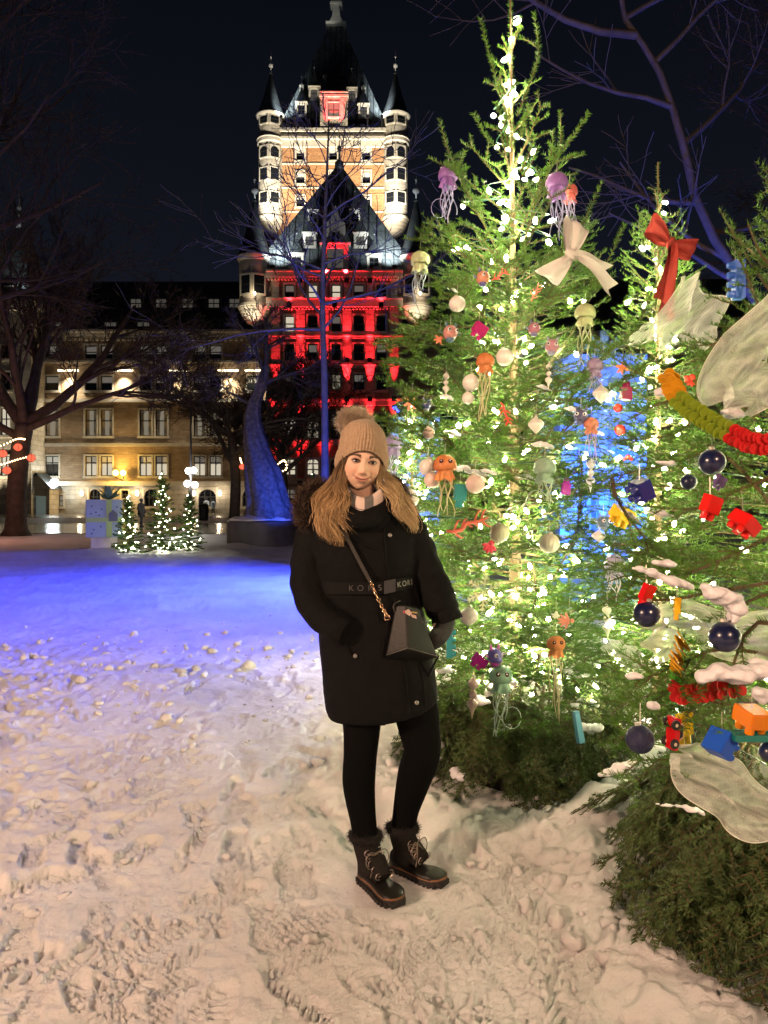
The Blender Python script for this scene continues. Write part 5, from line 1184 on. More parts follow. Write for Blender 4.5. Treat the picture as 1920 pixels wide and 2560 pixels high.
def bauble(px, py, Y, rp, col, label, style='plain', cat='bauble', group=None, rough=.3, sq=1.0):
    r = rp / FPX * Y; o = orn('bauble', px, py, Y, label, cat, group, top=r * 1.2, rot=(.15 * math.sin(px), .2 * math.cos(py), px * .37))
    mt = mat('bauble_' + label[:20], col, rough=rough, var=.06, vscale=40, bump=.35 if style == 'glitter' else .0, bscale=300, coat=.3 if style == 'gloss' else 0)
    m = MB(); n = 32; k = 18; pr = [(max(1e-4, math.sin(math.pi * i / k)) * r, -math.cos(math.pi * i / k) * r * sq) for i in range(k + 1)]
    if style == 'ribbed': m.lathe(pr, 48, ribs=16, ribamp=.035)
    elif style == 'cells':
        b0 = len(m.v); m.lathe(pr, 32)
        for i in range(b0, len(m.v)):
            v = Vector(m.v[i]); a = math.atan2(v.y, v.x); f = 1 + .035 * math.cos(a * 10) * math.cos(v.z / r * 10); m.v[i] = tuple(v * f)
    else: m.lathe(pr, n)
    m.build('globe', mt, o, world=False, smooth=True); m = MB(); capm(m, r); m.build('cap', HOOK, o, world=False)
    return o
def finial(px, py, Y, hp, col, label, wp=None):
    h = hp / FPX * Y; w = (wp or hp * .22) / FPX * Y / 2 * 1.15; o = orn('finial_ornament', px, py, Y, label, 'ornament', 'stacked ball finials', top=h * .5, rot=(0, .06 * math.sin(px), 0))
    pr = [(.12, .5), (.3, .47), (.95, .38), (.95, .30), (.32, .21), (.28, .19), (.72, .13), (.72, .05), (.3, -.01), (.3, -.03), (1.0, -.10), (1.0, -.18), (.5, -.27), (.25, -.36), (.03, -.5)]
    prs = catmull([Vector((a * w, 0, b * h)) for a, b in pr], 44); m = MB(); m.lathe([(max(.0003, q.x), q.z) for q in prs], 16); m.build('spindle', mat('finial_' + label[:18], col, rough=.3), o, world=False, smooth=True)
    m = MB(); m.lathe([(w * .3, h * .49), (w * .3, h * .54)], 8); m.build('cap', HOOK, o, world=False)
def onion(px, py, Y, wp, hp, col, label):
    w = wp / FPX * Y / 2; h = hp / FPX * Y; o = orn('onion_bauble', px, py, Y, label, 'bauble', 'white onion baubles', top=h * .5)
    m = MB(); m.lathe([(w * .1, h * .5), (w * .2, h * .42), (w * .7, h * .24), (w, h * .08), (w * .98, h * .02), (w, 0), (w * .96, -.04 * h), (w * .6, -h * .24), (w * .2, -h * .42), (.001, -h * .5)], 20); m.build('globe', mat('onion_' + label[:16], col, rough=.4), o, world=False, auto=.8)
    m = MB(); m.lathe([(w * .18, h * .48), (w * .18, h * .56)], 8); m.build('cap', HOOK, o, world=False)
def toy_brick(px, py, Y, wp, hp, col, label, rot=(0, 0, 0), studs=2, rows=2):
    """plastic building brick hanging from a wire: hollow block with studs"""
    w = wp / FPX * Y / 2; h = hp / FPX * Y / 2; o = orn('toy_brick', px, py, Y, label, 'toy brick', 'plastic toy bricks hung on the firs', rot=rot, top=h); mt = mat('brick_' + label[:20], col, rough=.22, spec=.5)
    d = w * .5 * (2 if rows == 2 else 1); m = MB(); me_ = MB()
    bm = bmesh.new(); bmesh.ops.create_cube(bm, size=1.0); bmesh.ops.scale(bm, vec=(2 * w, 2 * d, 2 * h * .7), verts=bm.verts); bmesh.ops.translate(bm, vec=(0, 0, h * .3), verts=bm.verts); bmesh.ops.bevel(bm, geom=bm.edges[:], offset=w * .06, segments=2, affect='EDGES')
    me = bpy.data.meshes.new('block'); bm.to_mesh(me); bm.free(); me.materials.append(mt); linkmesh(me, 'block', o)
    for i in range(studs):
        for j in range(rows):
            x = (i - (studs - 1) / 2) * 2 * w / studs; y = (j - (rows - 1) / 2) * 2 * d / rows; r = w / studs * .68
            m = MB(); m.lathe([(r, -h * .41), (r, -h * .92), (r * .9, -h)], 14, (x, y, 0)); m.build('stud', mt, o, world=False, auto=.7)
    return o
def coral(px, py, Y, L, col, label, seed, ang=0.):
    L = L / FPX * Y; o = orn('coral_ornament', px, py, Y, label, 'ornament', None, rot=(0, ang, 0), wire=.03); rs = random.Random(seed); m = MB()
    main = [(-L / 2 + L * i / 6, rs.gauss(0, L * .03), rs.gauss(0, L * .05)) for i in range(7)]; m.tube(main, [L * .03, L * .045, L * .05, L * .045, L * .04, L * .03, L * .012], 8)
    for i in range(1, 6):
        for s in (-1, 1):
            if rs.random() < .75:
                a = Vector(main[i]); l = L * rs.uniform(.14, .26); d = Vector((.6, rs.gauss(0, .3), s * .9)).normalized(); q = a + d * l; m.tube([a, a + d * l * .5 + Vector((0, 0, s * l * .08)), q, q + Vector((l * .3, 0, s * l * .1))], [L * .032, L * .028, L * .022, L * .010], 6)
    m.build('branch', mat('coral_' + label[:16], col, rough=.45), o, world=False, smooth=True); return o
def blob(px, py, Y, w, h, col, label, seed, petals=5, rot=0., cat='ornament', name='shell_ornament'):
    """scalloped shell or flower shaped plastic ornament"""
    w = w / FPX * Y / 2; h = h / FPX * Y / 2; o = orn(name, px, py, Y, label, cat, None, rot=(.2, rot, .2), top=h); mt = mat('shell_' + label[:20], col, rough=.4)
    for k in range(petals):
        a = math.pi * (.1 + .8 * k / max(1, petals - 1)) + math.pi; c = Vector((math.cos(a) * w * .5, 0, math.sin(a) * h * .5)); m = MB(); m.ball((0, 0, 0), 1, 12, 8, (w * .26, w * .2, h * .52)); M = Matrix.Translation(c) @ Matrix.Rotation(-(a + math.pi / 2), 4, 'Y'); m.xf(M); m.build('lobe', mt, o, world=False, smooth=True)
    m = MB(); m.ball((0, 0, h * .25), w * .42, 12, 8, (1, .7, .9)); m.build('hinge', mt, o, world=False, smooth=True); return o
def creature(px, py, Y, s, c1, c2, label, yaw=.3, seed=0):
    """small round faced toy animal: head, crest, fins and two eyes"""
    s = s / FPX * Y / 2; o = orn('toy_animal', px, py, Y, label, 'toy', 'little toy animals on the tall fir', rot=(.1, .1, yaw), top=s); a, b = mat('toy_a' + label[:16], c1, rough=.35), mat('toy_b' + label[:16], c2, rough=.35)
    m = MB(); m.ball((0, 0, 0), s, 18, 12, (.85, .95, .92)); m.ball((0, -.75 * s, -.3 * s), s * .48, 14, 10, (1.05, .8, .72)); ob = m.build('body', a, o, world=False); remesh(ob, s * .07, 4)
    m = MB(); m.ball((0, -.2 * s, -.75 * s), s * .62, 14, 9, (.8, .9, .7)); m.build('belly', b, o, world=False, smooth=True)
    for sx in (-1, 1):
        m = MB(); m.tube([(sx * .45 * s, .1 * s, .65 * s), (sx * .62 * s, .15 * s, 1.05 * s), (sx * .55 * s, .2 * s, 1.35 * s)], [.2 * s, .15 * s, .03 * s], 8); m.build('ear', b, o, world=False, smooth=True)
        m = MB(); m.tube([(sx * .7 * s, .2 * s, -.1 * s), (sx * 1.15 * s, .25 * s, -.05 * s), (sx * 1.4 * s, .35 * s, .2 * s)], [.22 * s, .2 * s, .04 * s], 8, flat=.4); m.build('fin', b, o, world=False, smooth=True)
        m = MB(); m.ball((sx * .45 * s, -.76 * s, .25 * s), s * .24, 12, 8); e = m.build('eye', mat('eye_white'), o, world=False, smooth=True); m = MB(); m.ball((sx * .48 * s, -.92 * s, .26 * s), s * .13, 10, 7); m.build('pupil', mat('eye_black', (.01, .01, .01), rough=.1), e, world=False, smooth=True)

Apal = (.72, .70, .62); Wt = (.80, .78, .70); PK = (.80, .62, .54)
AX = lambda px, py: YA(px, py, 1.0) - .075
J = [(1120, 440, 50, 120, (.42, .22, .62), 'purple jellyfish ornament on the highest left bough tip', (.3, .3, .8), False), (1392, 460, 56, 140, (.50, .26, .62), 'purple jellyfish ornament above the glittery white bow', (.45, .35, .85), False), (1424, 480, 40, 110, (.85, .22, .20), 'red jellyfish ornament tucked behind a purple one', (.4, .35, .9), False),
     (1050, 652, 48, 110, (.62, .70, .40), 'pale lime jellyfish ornament hanging off the outermost left bough', (.4, .6, .8), False), (1213, 905, 46, 150, (.80, .30, .10), 'orange jellyfish ornament with straight yellow tentacles beside a round white bauble', (.8, .65, .25), False),
     (1463, 785, 52, 135, (.60, .70, .36), 'lime jellyfish ornament below the white bow tails', (.6, .75, .3), False), (1112, 1165, 58, 120, (.82, .26, .12), 'orange jellyfish ornament with dark eyes near the woman face', (.8, .62, .3), True), (1362, 1172, 56, 90, (.34, .50, .36), 'sea green jellyfish ornament in the middle of the tall fir', (.5, .65, .4), False),
     (1252, 1692, 58, 150, (.36, .62, .44), 'mint green jellyfish ornament with eyes hanging lowest on the tall fir', (.55, .7, .65), True), (1390, 1612, 46, 190, (.80, .28, .12), 'orange jellyfish ornament with long twisted tentacles low on the fir', (.85, .6, .45), True), (1537, 1412, 52, 90, (.45, .42, .60), 'lavender jellyfish ornament between the tall fir and the broad fir', (.6, .55, .7), False),
     (982, 1112, 46, 100, (.40, .34, .58), 'grey lilac jellyfish ornament right behind the woman hat', (.45, .45, .85), False), (1478, 1062, 38, 110, (.85, .36, .22), 'coral jellyfish ornament against the blue arches', (.75, .6, .7), False), (1487, 917, 42, 60, (.48, .36, .56), 'mauve jellyfish ornament near the burgundy brick', (.55, .5, .7), False)]
for i, (px, py, w, L, c, lb, tc, ey) in enumerate(J):
    jelly(px, py, AX(px, py) - .02, w, L, c, lb, tc, ey, 100 + i)
for (px, py, r, c, lb, st) in ((1143, 760, 20, Wt, 'white scallop textured bauble high on the left of the tall fir', 'ribbed'), (1262, 893, 22, Wt, 'smooth white bauble beside the orange jellyfish', 'plain'), (1177, 957, 21, Wt, 'white beaded bauble left of the orange jellyfish tentacles', 'cells'), (1188, 1210, 24, PK, 'smooth pinkish bauble right of the eyed orange jellyfish', 'gloss'),
        (1249, 1332, 24, (.75, .74, .5), 'cream ribbed bauble above the red flower ornament', 'ribbed'), (1373, 1358, 25, (.74, .72, .56), 'pearl ribbed bauble right of the cream one', 'ribbed'), (1172, 1540, 22, Apal, 'cream honeycomb bauble under the snowflake', 'cells'), (1022, 1246, 25, Wt, 'smooth white bauble touching the woman hair', 'plain'), (1070, 1168, 22, Wt, 'white ribbed bauble left of the eyed jellyfish', 'ribbed'), (1170, 995, 15, Wt, 'small white bauble under the beaded bauble', 'plain'), (1072, 1083, 15, PK, 'small pinkish bauble on a left bough', 'plain'), (1080, 1200, 20, PK, 'pink bauble behind the eyed jellyfish tentacles', 'plain')):
    bauble(px, py, AX(px, py), r, c, lb, st)
for (px, py, h, c, lb) in ((1372, 940, 66, Wt, 'white stacked ball finial under a toy animal'), (1115, 962, 62, Wt, 'white stacked ball finial on the left boughs'), (1477, 1190, 84, (.66, .68, .72), 'pearly finial hanging before the blue arches'), (1182, 1745, 105, PK, 'pink stacked ball finial hanging lowest by the woman coat'), (1518, 1555, 88, (.66, .72, .55), 'cream finial near the navy baubles')):
    finial(px, py, AX(px, py), h, c, lb)
onion(1340, 1062, AX(1340, 1062), 40, 46, Wt, 'white onion bauble in the lit middle of the tall fir'); onion(1503, 985, AX(1503, 985) - .02, 42, 48, Wt, 'white onion bauble against the blue arches'); onion(1497, 1340, AX(1497, 1340), 36, 32, Wt, 'small white onion bauble below the yellow brick')
for (px, py, w, h, c, lb, r, st, rw) in ((1197, 828, 36, 38, (.42, .01, .14), 'magenta toy brick high on the tall fir', (.2, .5, .4), 2, 1), (1415, 1217, 22, 40, (.36, .02, .30), 'purple toy brick at the right side of the tall fir', (.1, 3.3, .3), 1, 1), (1150, 1240, 30, 58, (.03, .25, .26), 'teal toy brick behind the eyed jellyfish', (0, .1, .3), 1, 1),
        (1565, 977, 28, 46, (.30, .01, .08), 'burgundy toy brick on a dark bough tip', (.1, 3.2, .2), 1, 1), (1197, 1655, 38, 34, (.40, .02, .26), 'magenta toy brick above the pink finial', (.3, .6, .5), 2, 1), (1552, 1292, 46, 46, (.85, .50, .02), 'yellow toy brick hanging left of the blue brick', (.2, .5, .5), 2, 2)):
    toy_brick(px, py, AX(px, py), w, h, c, lb, r, st, rw)
def long_brick(px, py, Y, w, h, c, lb, rz=0.):
    w = w / FPX * Y; h = h / FPX * Y; o = orn('toy_brick', px, py, Y, lb, 'toy brick', 'plastic toy bricks hung on the firs', rot=(0, rz, 0), top=h / 2); mt = mat('brick_' + lb[:20], c, rough=.22)
    m = MB(); m.box(-w * .1, w * .5, -w * .35, w * .35, -h / 2, h / 2); m.build('block', mt, o, world=False)
    for k in range(4): z = -h / 2 + h * (k + .5) / 4; m = MB(); m.lathe([(h * .085, 0), (h * .085, w * .32), (h * .07, w * .38)], 12, (-w * .1, 0, z), Matrix.Rotation(-math.pi / 2, 3, 'Y')); m.build('stud', mt, o, world=False, auto=.7)
long_brick(1128, 1608, AX(1128, 1608), 24, 72, (.02, .22, .25), 'teal four stud brick hanging by the woman sleeve', 3.14); long_brick(1838, 700, 2.5, 40, 96, (.05, .16, .60), 'translucent blue four stud brick hanging high on the broad fir')
coral(1250, 690, AX(1250, 690), 46, (.80, .06, .05), 'red coral ornament near the top of the tall fir', 3, -.6); coral(1338, 730, AX(1338, 730), 50, (.85, .25, .16), 'coral pink branch ornament below the white bow', 4, -1.2); coral(1168, 1308, AX(1168, 1308) - .05, 110, (.85, .18, .12), 'long salmon coral branch ornament beside the cream ribbed bauble', 5, -.25)
coral(1262, 1035, AX(1262, 1035), 60, (.80, .05, .04), 'thin red coral twig in the glowing middle of the fir', 6, 1.4)
blob(1226, 1363, AX(1226, 1363), 40, 44, (.85, .06, .12), 'red shell ornament below the cream ribbed bauble', 1, 5, .4); blob(1030, 1005, AX(1030, 1005), 34, 46, (.85, .28, .18), 'salmon seahorse shaped ornament on the far left boughs', 2, 4, .8); blob(1100, 847, AX(1100, 847), 24, 32, (.85, .26, .14), 'orange shell ornament beside a toy animal', 3, 4, 1.0)
blob(1423, 1552, AX(1423, 1552), 28, 60, (.85, .25, .2), 'pink scalloped shell ornament above the twisted orange jellyfish', 4, 6, 1.57); blob(1390, 1535, AX(1390, 1535), 22, 26, (.75, .72, .6), 'small cream shell ornament next to the pink scalloped one', 5, 5, .2)
for (px, py, s, a, b, lb, yw) in ((1207, 695, 38, (.62, .28, .16), (.10, .09, .28), 'orange and navy toy fish near the red coral', .5), (1126, 832, 42, (.55, .26, .22), (.08, .16, .24), 'rust and teal toy dragon on the left boughs', .3), (1380, 866, 40, (.48, .24, .30), (.28, .30, .45), 'mauve toy bat with ears right of the white bauble', -.2), (1335, 822, 34, (.42, .18, .24), (.16, .16, .34), 'purple toy animal half hidden by a bough', .4), (1452, 1040, 40, (.08, .08, .16), (.10, .12, .20), 'dark navy toy animal beside the blue arches', -.3), (1066, 1012, 30, (.04, .06, .20), (.3, .3, .4), 'navy toy animal on the outer left boughs', .2), (1236, 1640, 44, (.10, .09, .34), (.42, .06, .34), 'purple and blue toy bird above the mint jellyfish', .6), (1508, 1305, 36, (.10, .16, .24), (.2, .28, .34), 'slate blue toy fish left of the yellow brick', .3)):
    creature(px, py, AX(px, py), s, a, b, lb, yw)
# snowflake
def snowflake(px, py, Y, R, col, label):
    R = R / FPX * Y; o = orn('snowflake_ornament', px, py, Y, label, 'ornament', None, rot=(0, .1, .25), top=R); mt = mat('flake_cream', col, rough=.5)
    for k in range(6):
        a = k * math.pi / 3 + math.pi / 6; d = Vector((math.cos(a), 0, math.sin(a))); m = MB(); m.tube([d * R * .05, d * R], R * .045, 6)
        for t in (.38, .62, .84):
            for s in (-1, 1): b = a + s * math.radians(52); m.tube([d * R * t, d * R * t + Vector((math.cos(b), 0, math.sin(b))) * R * (.36 - .22 * t)], R * .04, 6)
        m.build('arm', mt, o, world=False)
snowflake(1210, 1480, AX(1210, 1480) - .12, 48, (.80, .77, .55), 'cream snowflake ornament right of the woman sleeve')
# bows
def bow(c, W, H, tails, col, label, rough=.5, glit=True, tilt=0.):
    o = empty('ribbon_bow', c, label, 'bow', rot=(0, tilt, .2)); mt = mat('bow_' + label[:16], col, rough=rough, bump=.6 if glit else 0, bscale=260, spec=.6)
    for s in (-1, 1):
        n, k = 14, 8; V = []; F = []
        for i in range(n):                       # closed loop of ribbon
            t = 2 * math.pi * i / n
            for j in range(k):
                v = j / (k - 1) - .5; pinch = .25 + .75 * (1 - math.cos(t)) / 2
                V.append((s * (W * .5 * (1 - math.cos(t)) / 2 * 2 * .5 + W * .02), -.28 * W * math.sin(t) * .5 - .03 * W * math.cos(v * 9), v * H * pinch + W * .16 * (1 - math.cos(t)) / 2))
        for i in range(n):
            for j in range(k - 1): F.append((i * k + j, i * k + j + 1, ((i + 1) % n) * k + j + 1, ((i + 1) % n) * k + j))
        m = MB(); m.add(V, F); m.build('loop', mt, o, world=False, smooth=True)
    for (dx, L, w, sd) in tails:
        V = []; F = []
        for i in range(12):
            t = i / 11
            for j in range(5): v = j / 4 - .5; V.append((dx * t + v * w * (.5 + .6 * t), -.02 - .03 * math.sin(t * 4 + sd) + .015 * math.cos(v * 5), -L * t - (abs(v) * w * .6 if i == 11 else 0)))
        for i in range(11):
            for j in range(4): F.append((i * 5 + j, i * 5 + j + 1, (i + 1) * 5 + j + 1, (i + 1) * 5 + j))
        m = MB(); m.add(V, F); m.build('tail', mt, o, world=False, smooth=True)
    m = MB(); m.ball((0, -.02, 0), W * .09, 10, 8, (1, .8, 1.4)); m.build('knot', mt, o, world=False, smooth=True)
bow(P(1425, 640, 3.5), .30, .13, ((-.02, .25, .07, 0), (.05, .19, .06, 1)), (.82, .80, .74), 'big glittery white ribbon bow on the upper right of the tall fir', tilt=-1.05)
bow(P(1672, 610, 4.45), .32, .14, ((.10, .32, .10, 0), (.17, .38, .09, 1)), (.40, .03, .02), 'orange red glitter bow at the top of the smaller fir', tilt=.45)

# ---------------------------------------------------------------- broad fir decorations
NV = (.006, .010, .045)
for (px, py, r, st, lb, Y) in ((1780, 1155, 33, 'gloss', 'navy bauble hanging free under the paper garland', 2.05), (1617, 1535, 33, 'gloss', 'navy bauble under the red toy brick', 2.0), (1812, 1592, 38, 'gloss', 'navy bauble half covered by a snowy bough', 1.86), (1600, 1848, 35, 'glitter', 'glittery navy bauble beside the toy car', 2.0), (1925, 1880, 26, 'gloss', 'navy bauble cut by the picture edge below the orange brick', 1.85), (1722, 1205, 20, 'gloss', 'small navy bauble behind the violet brick', 2.3)):
    bauble(px, py, Y, r, NV, lb, st, rough=.28 if st == 'gloss' else .5)
for (px, py, w, h, c, lb, r, st, rw, Y) in ((1598, 1228, 50, 52, (.02, .03, .20), 'navy toy brick with two studs facing the path', (.3, 1.1, .5), 2, 2, 2.15), (1775, 1270, 50, 62, (.75, .02, .015), 'red sloped toy brick hanging below the navy bauble', (.2, .25, .5), 2, 1, 1.98), (1857, 1312, 58, 48, (.72, .015, .012), 'red toy brick with studs at the outer bough', (.4, .6, .6), 2, 2, 1.96), (1798, 1207, 28, 36, (.16, .10, .26), 'violet toy brick under the free hanging navy bauble', (.2, .5, .4), 2, 1, 2.2),
        (1615, 1488, 34, 58, (.62, .01, .015), 'dark red toy brick resting on a navy bauble', (.3, .25, .5), 1, 1, 2.0), (1692, 1522, 30, 56, (.85, .55, .02), 'yellow toy brick hanging before the mesh ribbon', (.1, .1, 1.3), 2, 1, 1.98), (1805, 1862, 60, 62, (.02, .10, .55), 'bright blue toy brick with two studs above the lowest ribbon', (.05, -.9, .4), 2, 2, 1.88), (1712, 1822, 40, 82, (.90, .62, .01), 'tall yellow sloped toy brick behind the toy car', (.1, -.15, .4), 2, 1, 2.02), (1880, 1800, 68, 58, (.85, .26, .01), 'orange toy brick on the bough at the picture edge', (.2, .1, .3), 2, 2, 1.86)):
    toy_brick(px, py, Y, w, h, c, lb, r, st, rw)
m = MB(); c = P(1895, 1838, 1.86); m.box(c.x - .07, c.x + .07, c.y - .03, c.y + .02, c.z - .008, c.z + .008)
lb_ = empty('toy_plate', c, 'flat green toy base plate under the orange brick', 'toy brick'); m.build('plate', mat('plate_green', (.01, .16, .13), rough=.25), lb_)
for k in range(6): m = MB(); m.lathe([(.006, .008), (.006, .012)], 10, (c.x - .055 + .022 * k, c.y - .01, c.z)); m.build('stud', mat('plate_green'), lb_)
m = MB(); cc = P(1446, 1815, 3.25); m.tube([cc + Vector((-.012, 0, .065)), cc + Vector((.008, -.01, -.07))], [.016, .02], 4); e_ = empty('toy_stick', cc, 'pale blue plastic strip lying in the fir skirt', 'toy'); m.build('strip', mat('strip_blue', (.14, .40, .55), rough=.35), e_)
# red toys on the smaller fir
bauble(1550, 1075, 4.15, 14, (.65, .05, .03), 'small red bauble against the blue arches', 'gloss', rough=.15); bauble(1545, 1020, 4.2, 11, (.65, .04, .03), 'tiny red bauble under the burgundy brick', 'gloss', rough=.15)
blob(1570, 1145, 4.1, 34, 24, (.80, .05, .03), 'red heart shaped ornament on the smaller fir', 8, 2, .0); blob(1728, 948, 4.1, 46, 34, (.80, .06, .03), 'red and flat shell ornament above the paper garland', 9, 5, .5); blob(1557, 915, 4.15, 30, 44, (.85, .14, .04), 'orange red shell ornament on the smaller fir', 10, 4, .3)
# toy car
def toy_car():
    Y = 1.98; c = P(1683, 1832, Y); o = orn('toy_car', 1683, 1832, Y, 'little red and cream toy car hanging nose down', 'toy car', None, rot=(0, math.radians(95), .35), top=0, wire=0); k = 62 / FPX * Y / 2
    rd = mat('car_red', (.55, .01, .012), rough=.2, coat=.5); cr = mat('car_cream', (.75, .5, .32), rough=.4); bk = mat('car_black', (.01, .01, .01), rough=.5)
    m = MB(); m.prism([(-1.25 * k, -.28 * k), (1.25 * k, -.28 * k), (1.3 * k, .1 * k), (.75 * k, .22 * k), (-1.2 * k, .26 * k), (-1.3 * k, 0)], -.5 * k, .5 * k); m.build('body', rd, o, world=False)
    m = MB(); m.prism([(-.95 * k, .26 * k), (.6 * k, .23 * k), (.25 * k, .68 * k), (-.7 * k, .68 * k)], -.42 * k, .42 * k); cb = m.build('cabin', cr, o, world=False)
    m = MB(); m.prism([(-.75 * k, .32 * k), (.42 * k, .30 * k), (.2 * k, .6 * k), (-.6 * k, .6 * k)], -.43 * k, .43 * k); m.build('side_window', bk, cb, world=False)
    for x in (-.75, .75):
        for y in (-.52, .52):
            m = MB(); m.lathe([(.36 * k, -.11 * k), (.4 * k, -.06 * k), (.4 * k, .06 * k), (.36 * k, .11 * k)], 18, (x * k, y * k, -.25 * k), Matrix.Rotation(math.pi / 2, 3, 'X')); w = m.build('wheel', bk, o, world=False, auto=.7)
            m = MB(); m.lathe([(.14 * k, -.13 * k), (.14 * k, .13 * k)], 12, (x * k, y * k, -.25 * k), Matrix.Rotation(math.pi / 2, 3, 'X')); m.build('hub', mat('car_hub', (.7, .6, .4), rough=.4), w, world=False)
toy_car()
# honeycomb paper garlands: rows of little round tabs
def garland(pts, Y0, Y1, w, cols, label):
    n = len(pts); ps = catmull([P(a, b, Y0 + (Y1 - Y0) * i / (n - 1)) for i, (a, b) in enumerate(pts)], 90); L = sum((ps[i + 1] - ps[i]).length for i in range(89)); o = empty('paper_garland', ps[0], label, 'garland', 'honeycomb garlands'); k = int(L / (w * .24)); tot = len(cols)
    m0 = None; mesh = {}
    for i in range(k):
        f = i / (k - 1); j = f * 88; a = ps[int(j)]; b = ps[int(j) + 1]; d = (b - a).normalized(); p = a.lerp(b, j - int(j)); ci = min(int(f * tot), tot - 1)
        if ci not in mesh:
            mm = MB(); nn = 10
            for s in (-1, 1):
                for off in (-.26, .26): mm.lathe([(.001, -.004), (.24, -.03), (.25, 0), (.24, .03), (.001, .004)], nn, (off * .6, 0, s * .23), Matrix.Rotation(math.pi / 2, 3, 'X'))
            mm.xf(Matrix.Scale(w, 4)); me = bpy.data.meshes.new('tab'); me.from_pydata(mm.v, [], mm.f); me.materials.append(mat('garland_%d_%s' % (ci, label[:8]), cols[ci], rough=.55, translucent=.3)); mesh[ci] = me
        t = linkmesh(mesh[ci], 'tab', o, p - ps[0]); t.rotation_euler = (d.to_track_quat('X', 'Z') @ Euler((.25 * math.sin(i * 1.7), .15 * math.sin(i * 2.3), .75)).to_quaternion()).to_euler()
garland([(1672, 945), (1700, 1000), (1760, 1045), (1830, 1085), (1890, 1110), (1960, 1105)], 2.12, 1.95, .062, [(.85, .42, .01), (.30, .42, .02), (.30, .42, .02), (.75, .02, .02), (.75, .02, .02)], 'yellow, green and red honeycomb garland sagging across the broad fir')
garland([(1708, 1600), (1692, 1650), (1690, 1700), (1700, 1735), (1760, 1730), (1850, 1715)], 2.02, 1.9, .055, [(.85, .50, .01), (.85, .45, .01), (.12, .55, .04), (.70, .02, .02), (.70, .02, .02), (.70, .02, .02)], 'shorter yellow, green and red garland weighed down by snow')
# mesh ribbons
def deco_mat():
    m = bpy.data.materials.new('deco_mesh'); m.use_nodes = True; nt = m.node_tree; L = nt.links; b = nt.nodes['Principled BSDF']; out = nt.nodes['Material Output']
    b.inputs['Base Color'].default_value = (.93, .92, .86, 1); b.inputs['Roughness'].default_value = .4
    tr = nt.nodes.new('ShaderNodeBsdfTransparent'); tl = nt.nodes.new('ShaderNodeBsdfTranslucent'); tl.inputs[0].default_value = (.93, .92, .84, 1); mx1 = nt.nodes.new('ShaderNodeMixShader'); mx1.inputs[0].default_value = .45; L.new(b.outputs[0], mx1.inputs[1]); L.new(tl.outputs[0], mx1.inputs[2])
    uv = nt.nodes.new('ShaderNodeUVMap'); sp = nt.nodes.new('ShaderNodeSeparateXYZ'); L.new(uv.outputs[0], sp.inputs[0])
    def wave(o, sc):
        a = nt.nodes.new('ShaderNodeMath'); a.operation = 'MULTIPLY'; a.inputs[1].default_value = sc; L.new(o, a.inputs[0]); s = nt.nodes.new('ShaderNodeMath'); s.operation = 'SINE'; L.new(a.outputs[0], s.inputs[0]); return s.outputs[0]
    wa = wave(sp.outputs[0], 90.); wb = wave(sp.outputs[1], 300.); mxm = nt.nodes.new('ShaderNodeMath'); mxm.operation = 'MAXIMUM'; L.new(wa, mxm.inputs[0]); L.new(wb, mxm.inputs[1])
    mr = nt.nodes.new('ShaderNodeMapRange'); mr.inputs[1].default_value = -.2; mr.inputs[2].default_value = 1.0; mr.inputs[3].default_value = .33; mr.inputs[4].default_value = .43; L.new(mxm.outputs[0], mr.inputs[0])
    vo = nt.nodes.new('ShaderNodeTexVoronoi'); vo.inputs['Scale'].default_value = 260; tcn = nt.nodes.new('ShaderNodeTexCoord'); L.new(tcn.outputs['Object'], vo.inputs['Vector'])
    lt = nt.nodes.new('ShaderNodeMath'); lt.operation = 'LESS_THAN'; lt.inputs[1].default_value = .17; L.new(vo.outputs['Distance'], lt.inputs[0])
    ad = nt.nodes.new('ShaderNodeMath'); ad.operation = 'MAXIMUM'; L.new(mr.outputs[0], ad.inputs[0]); L.new(lt.outputs[0], ad.inputs[1])
    mx = nt.nodes.new('ShaderNodeMixShader'); L.new(ad.outputs[0], mx.inputs[0]); L.new(tr.outputs[0], mx.inputs[1]); L.new(mx1.outputs[0], mx.inputs[2]); L.new(mx.outputs[0], out.inputs[0])
    return m
DECO = deco_mat()
def mesh_ribbon(A, B, label, folds=3, amp=.03, na=60, nb=26, seed=0):
    """ribbon of stiff mesh between two edge curves (px, py, Y) with folds running along it"""
    a = catmull([P(*q) for q in A], na); b = catmull([P(*q) for q in B], na); V = []; UV = []; rs = random.Random(seed); ph = rs.uniform(0, 6)
    for i in range(na):
        d = b[i] - a[i]
        for j in range(nb):
            t = j / (nb - 1); p = a[i] + d * t; off = amp * math.sin(t * math.pi * folds + ph + i * .05) * math.sin(math.pi * min(1, t * 1.0 + .05)) + amp * .5 * math.sin(i * .22 + t * 3); V.append((p.x + off * .2, p.y - off, p.z + off * .25)); UV.append((i / na * .6, t * d.length))
    F = [(i * nb + j, i * nb + j + 1, (i + 1) * nb + j + 1, (i + 1) * nb + j) for i in range(na - 1) for j in range(nb - 1)]
    c = P(*A[0]); o = empty('mesh_ribbon', c, label, 'ribbon', 'glittering mesh ribbons'); m = MB(); m.add(V, F); ob = m.build('ribbon_web', DECO, o, smooth=True)
    uv = ob.data.uv_layers.new(name='UVMap'); idx = np.zeros(len(ob.data.loops), np.int32); ob.data.loops.foreach_get('vertex_index', idx); uv.data.foreach_set('uv', np.array(UV, np.float32)[idx].ravel())
    for e in (0, nb - 1): m = MB(); m.tube([V[i * nb + e] for i in range(na)], .0011, 4); m.build('edge_wire', mat('ribbon_edge', (.7, .69, .6), rough=.4), o)
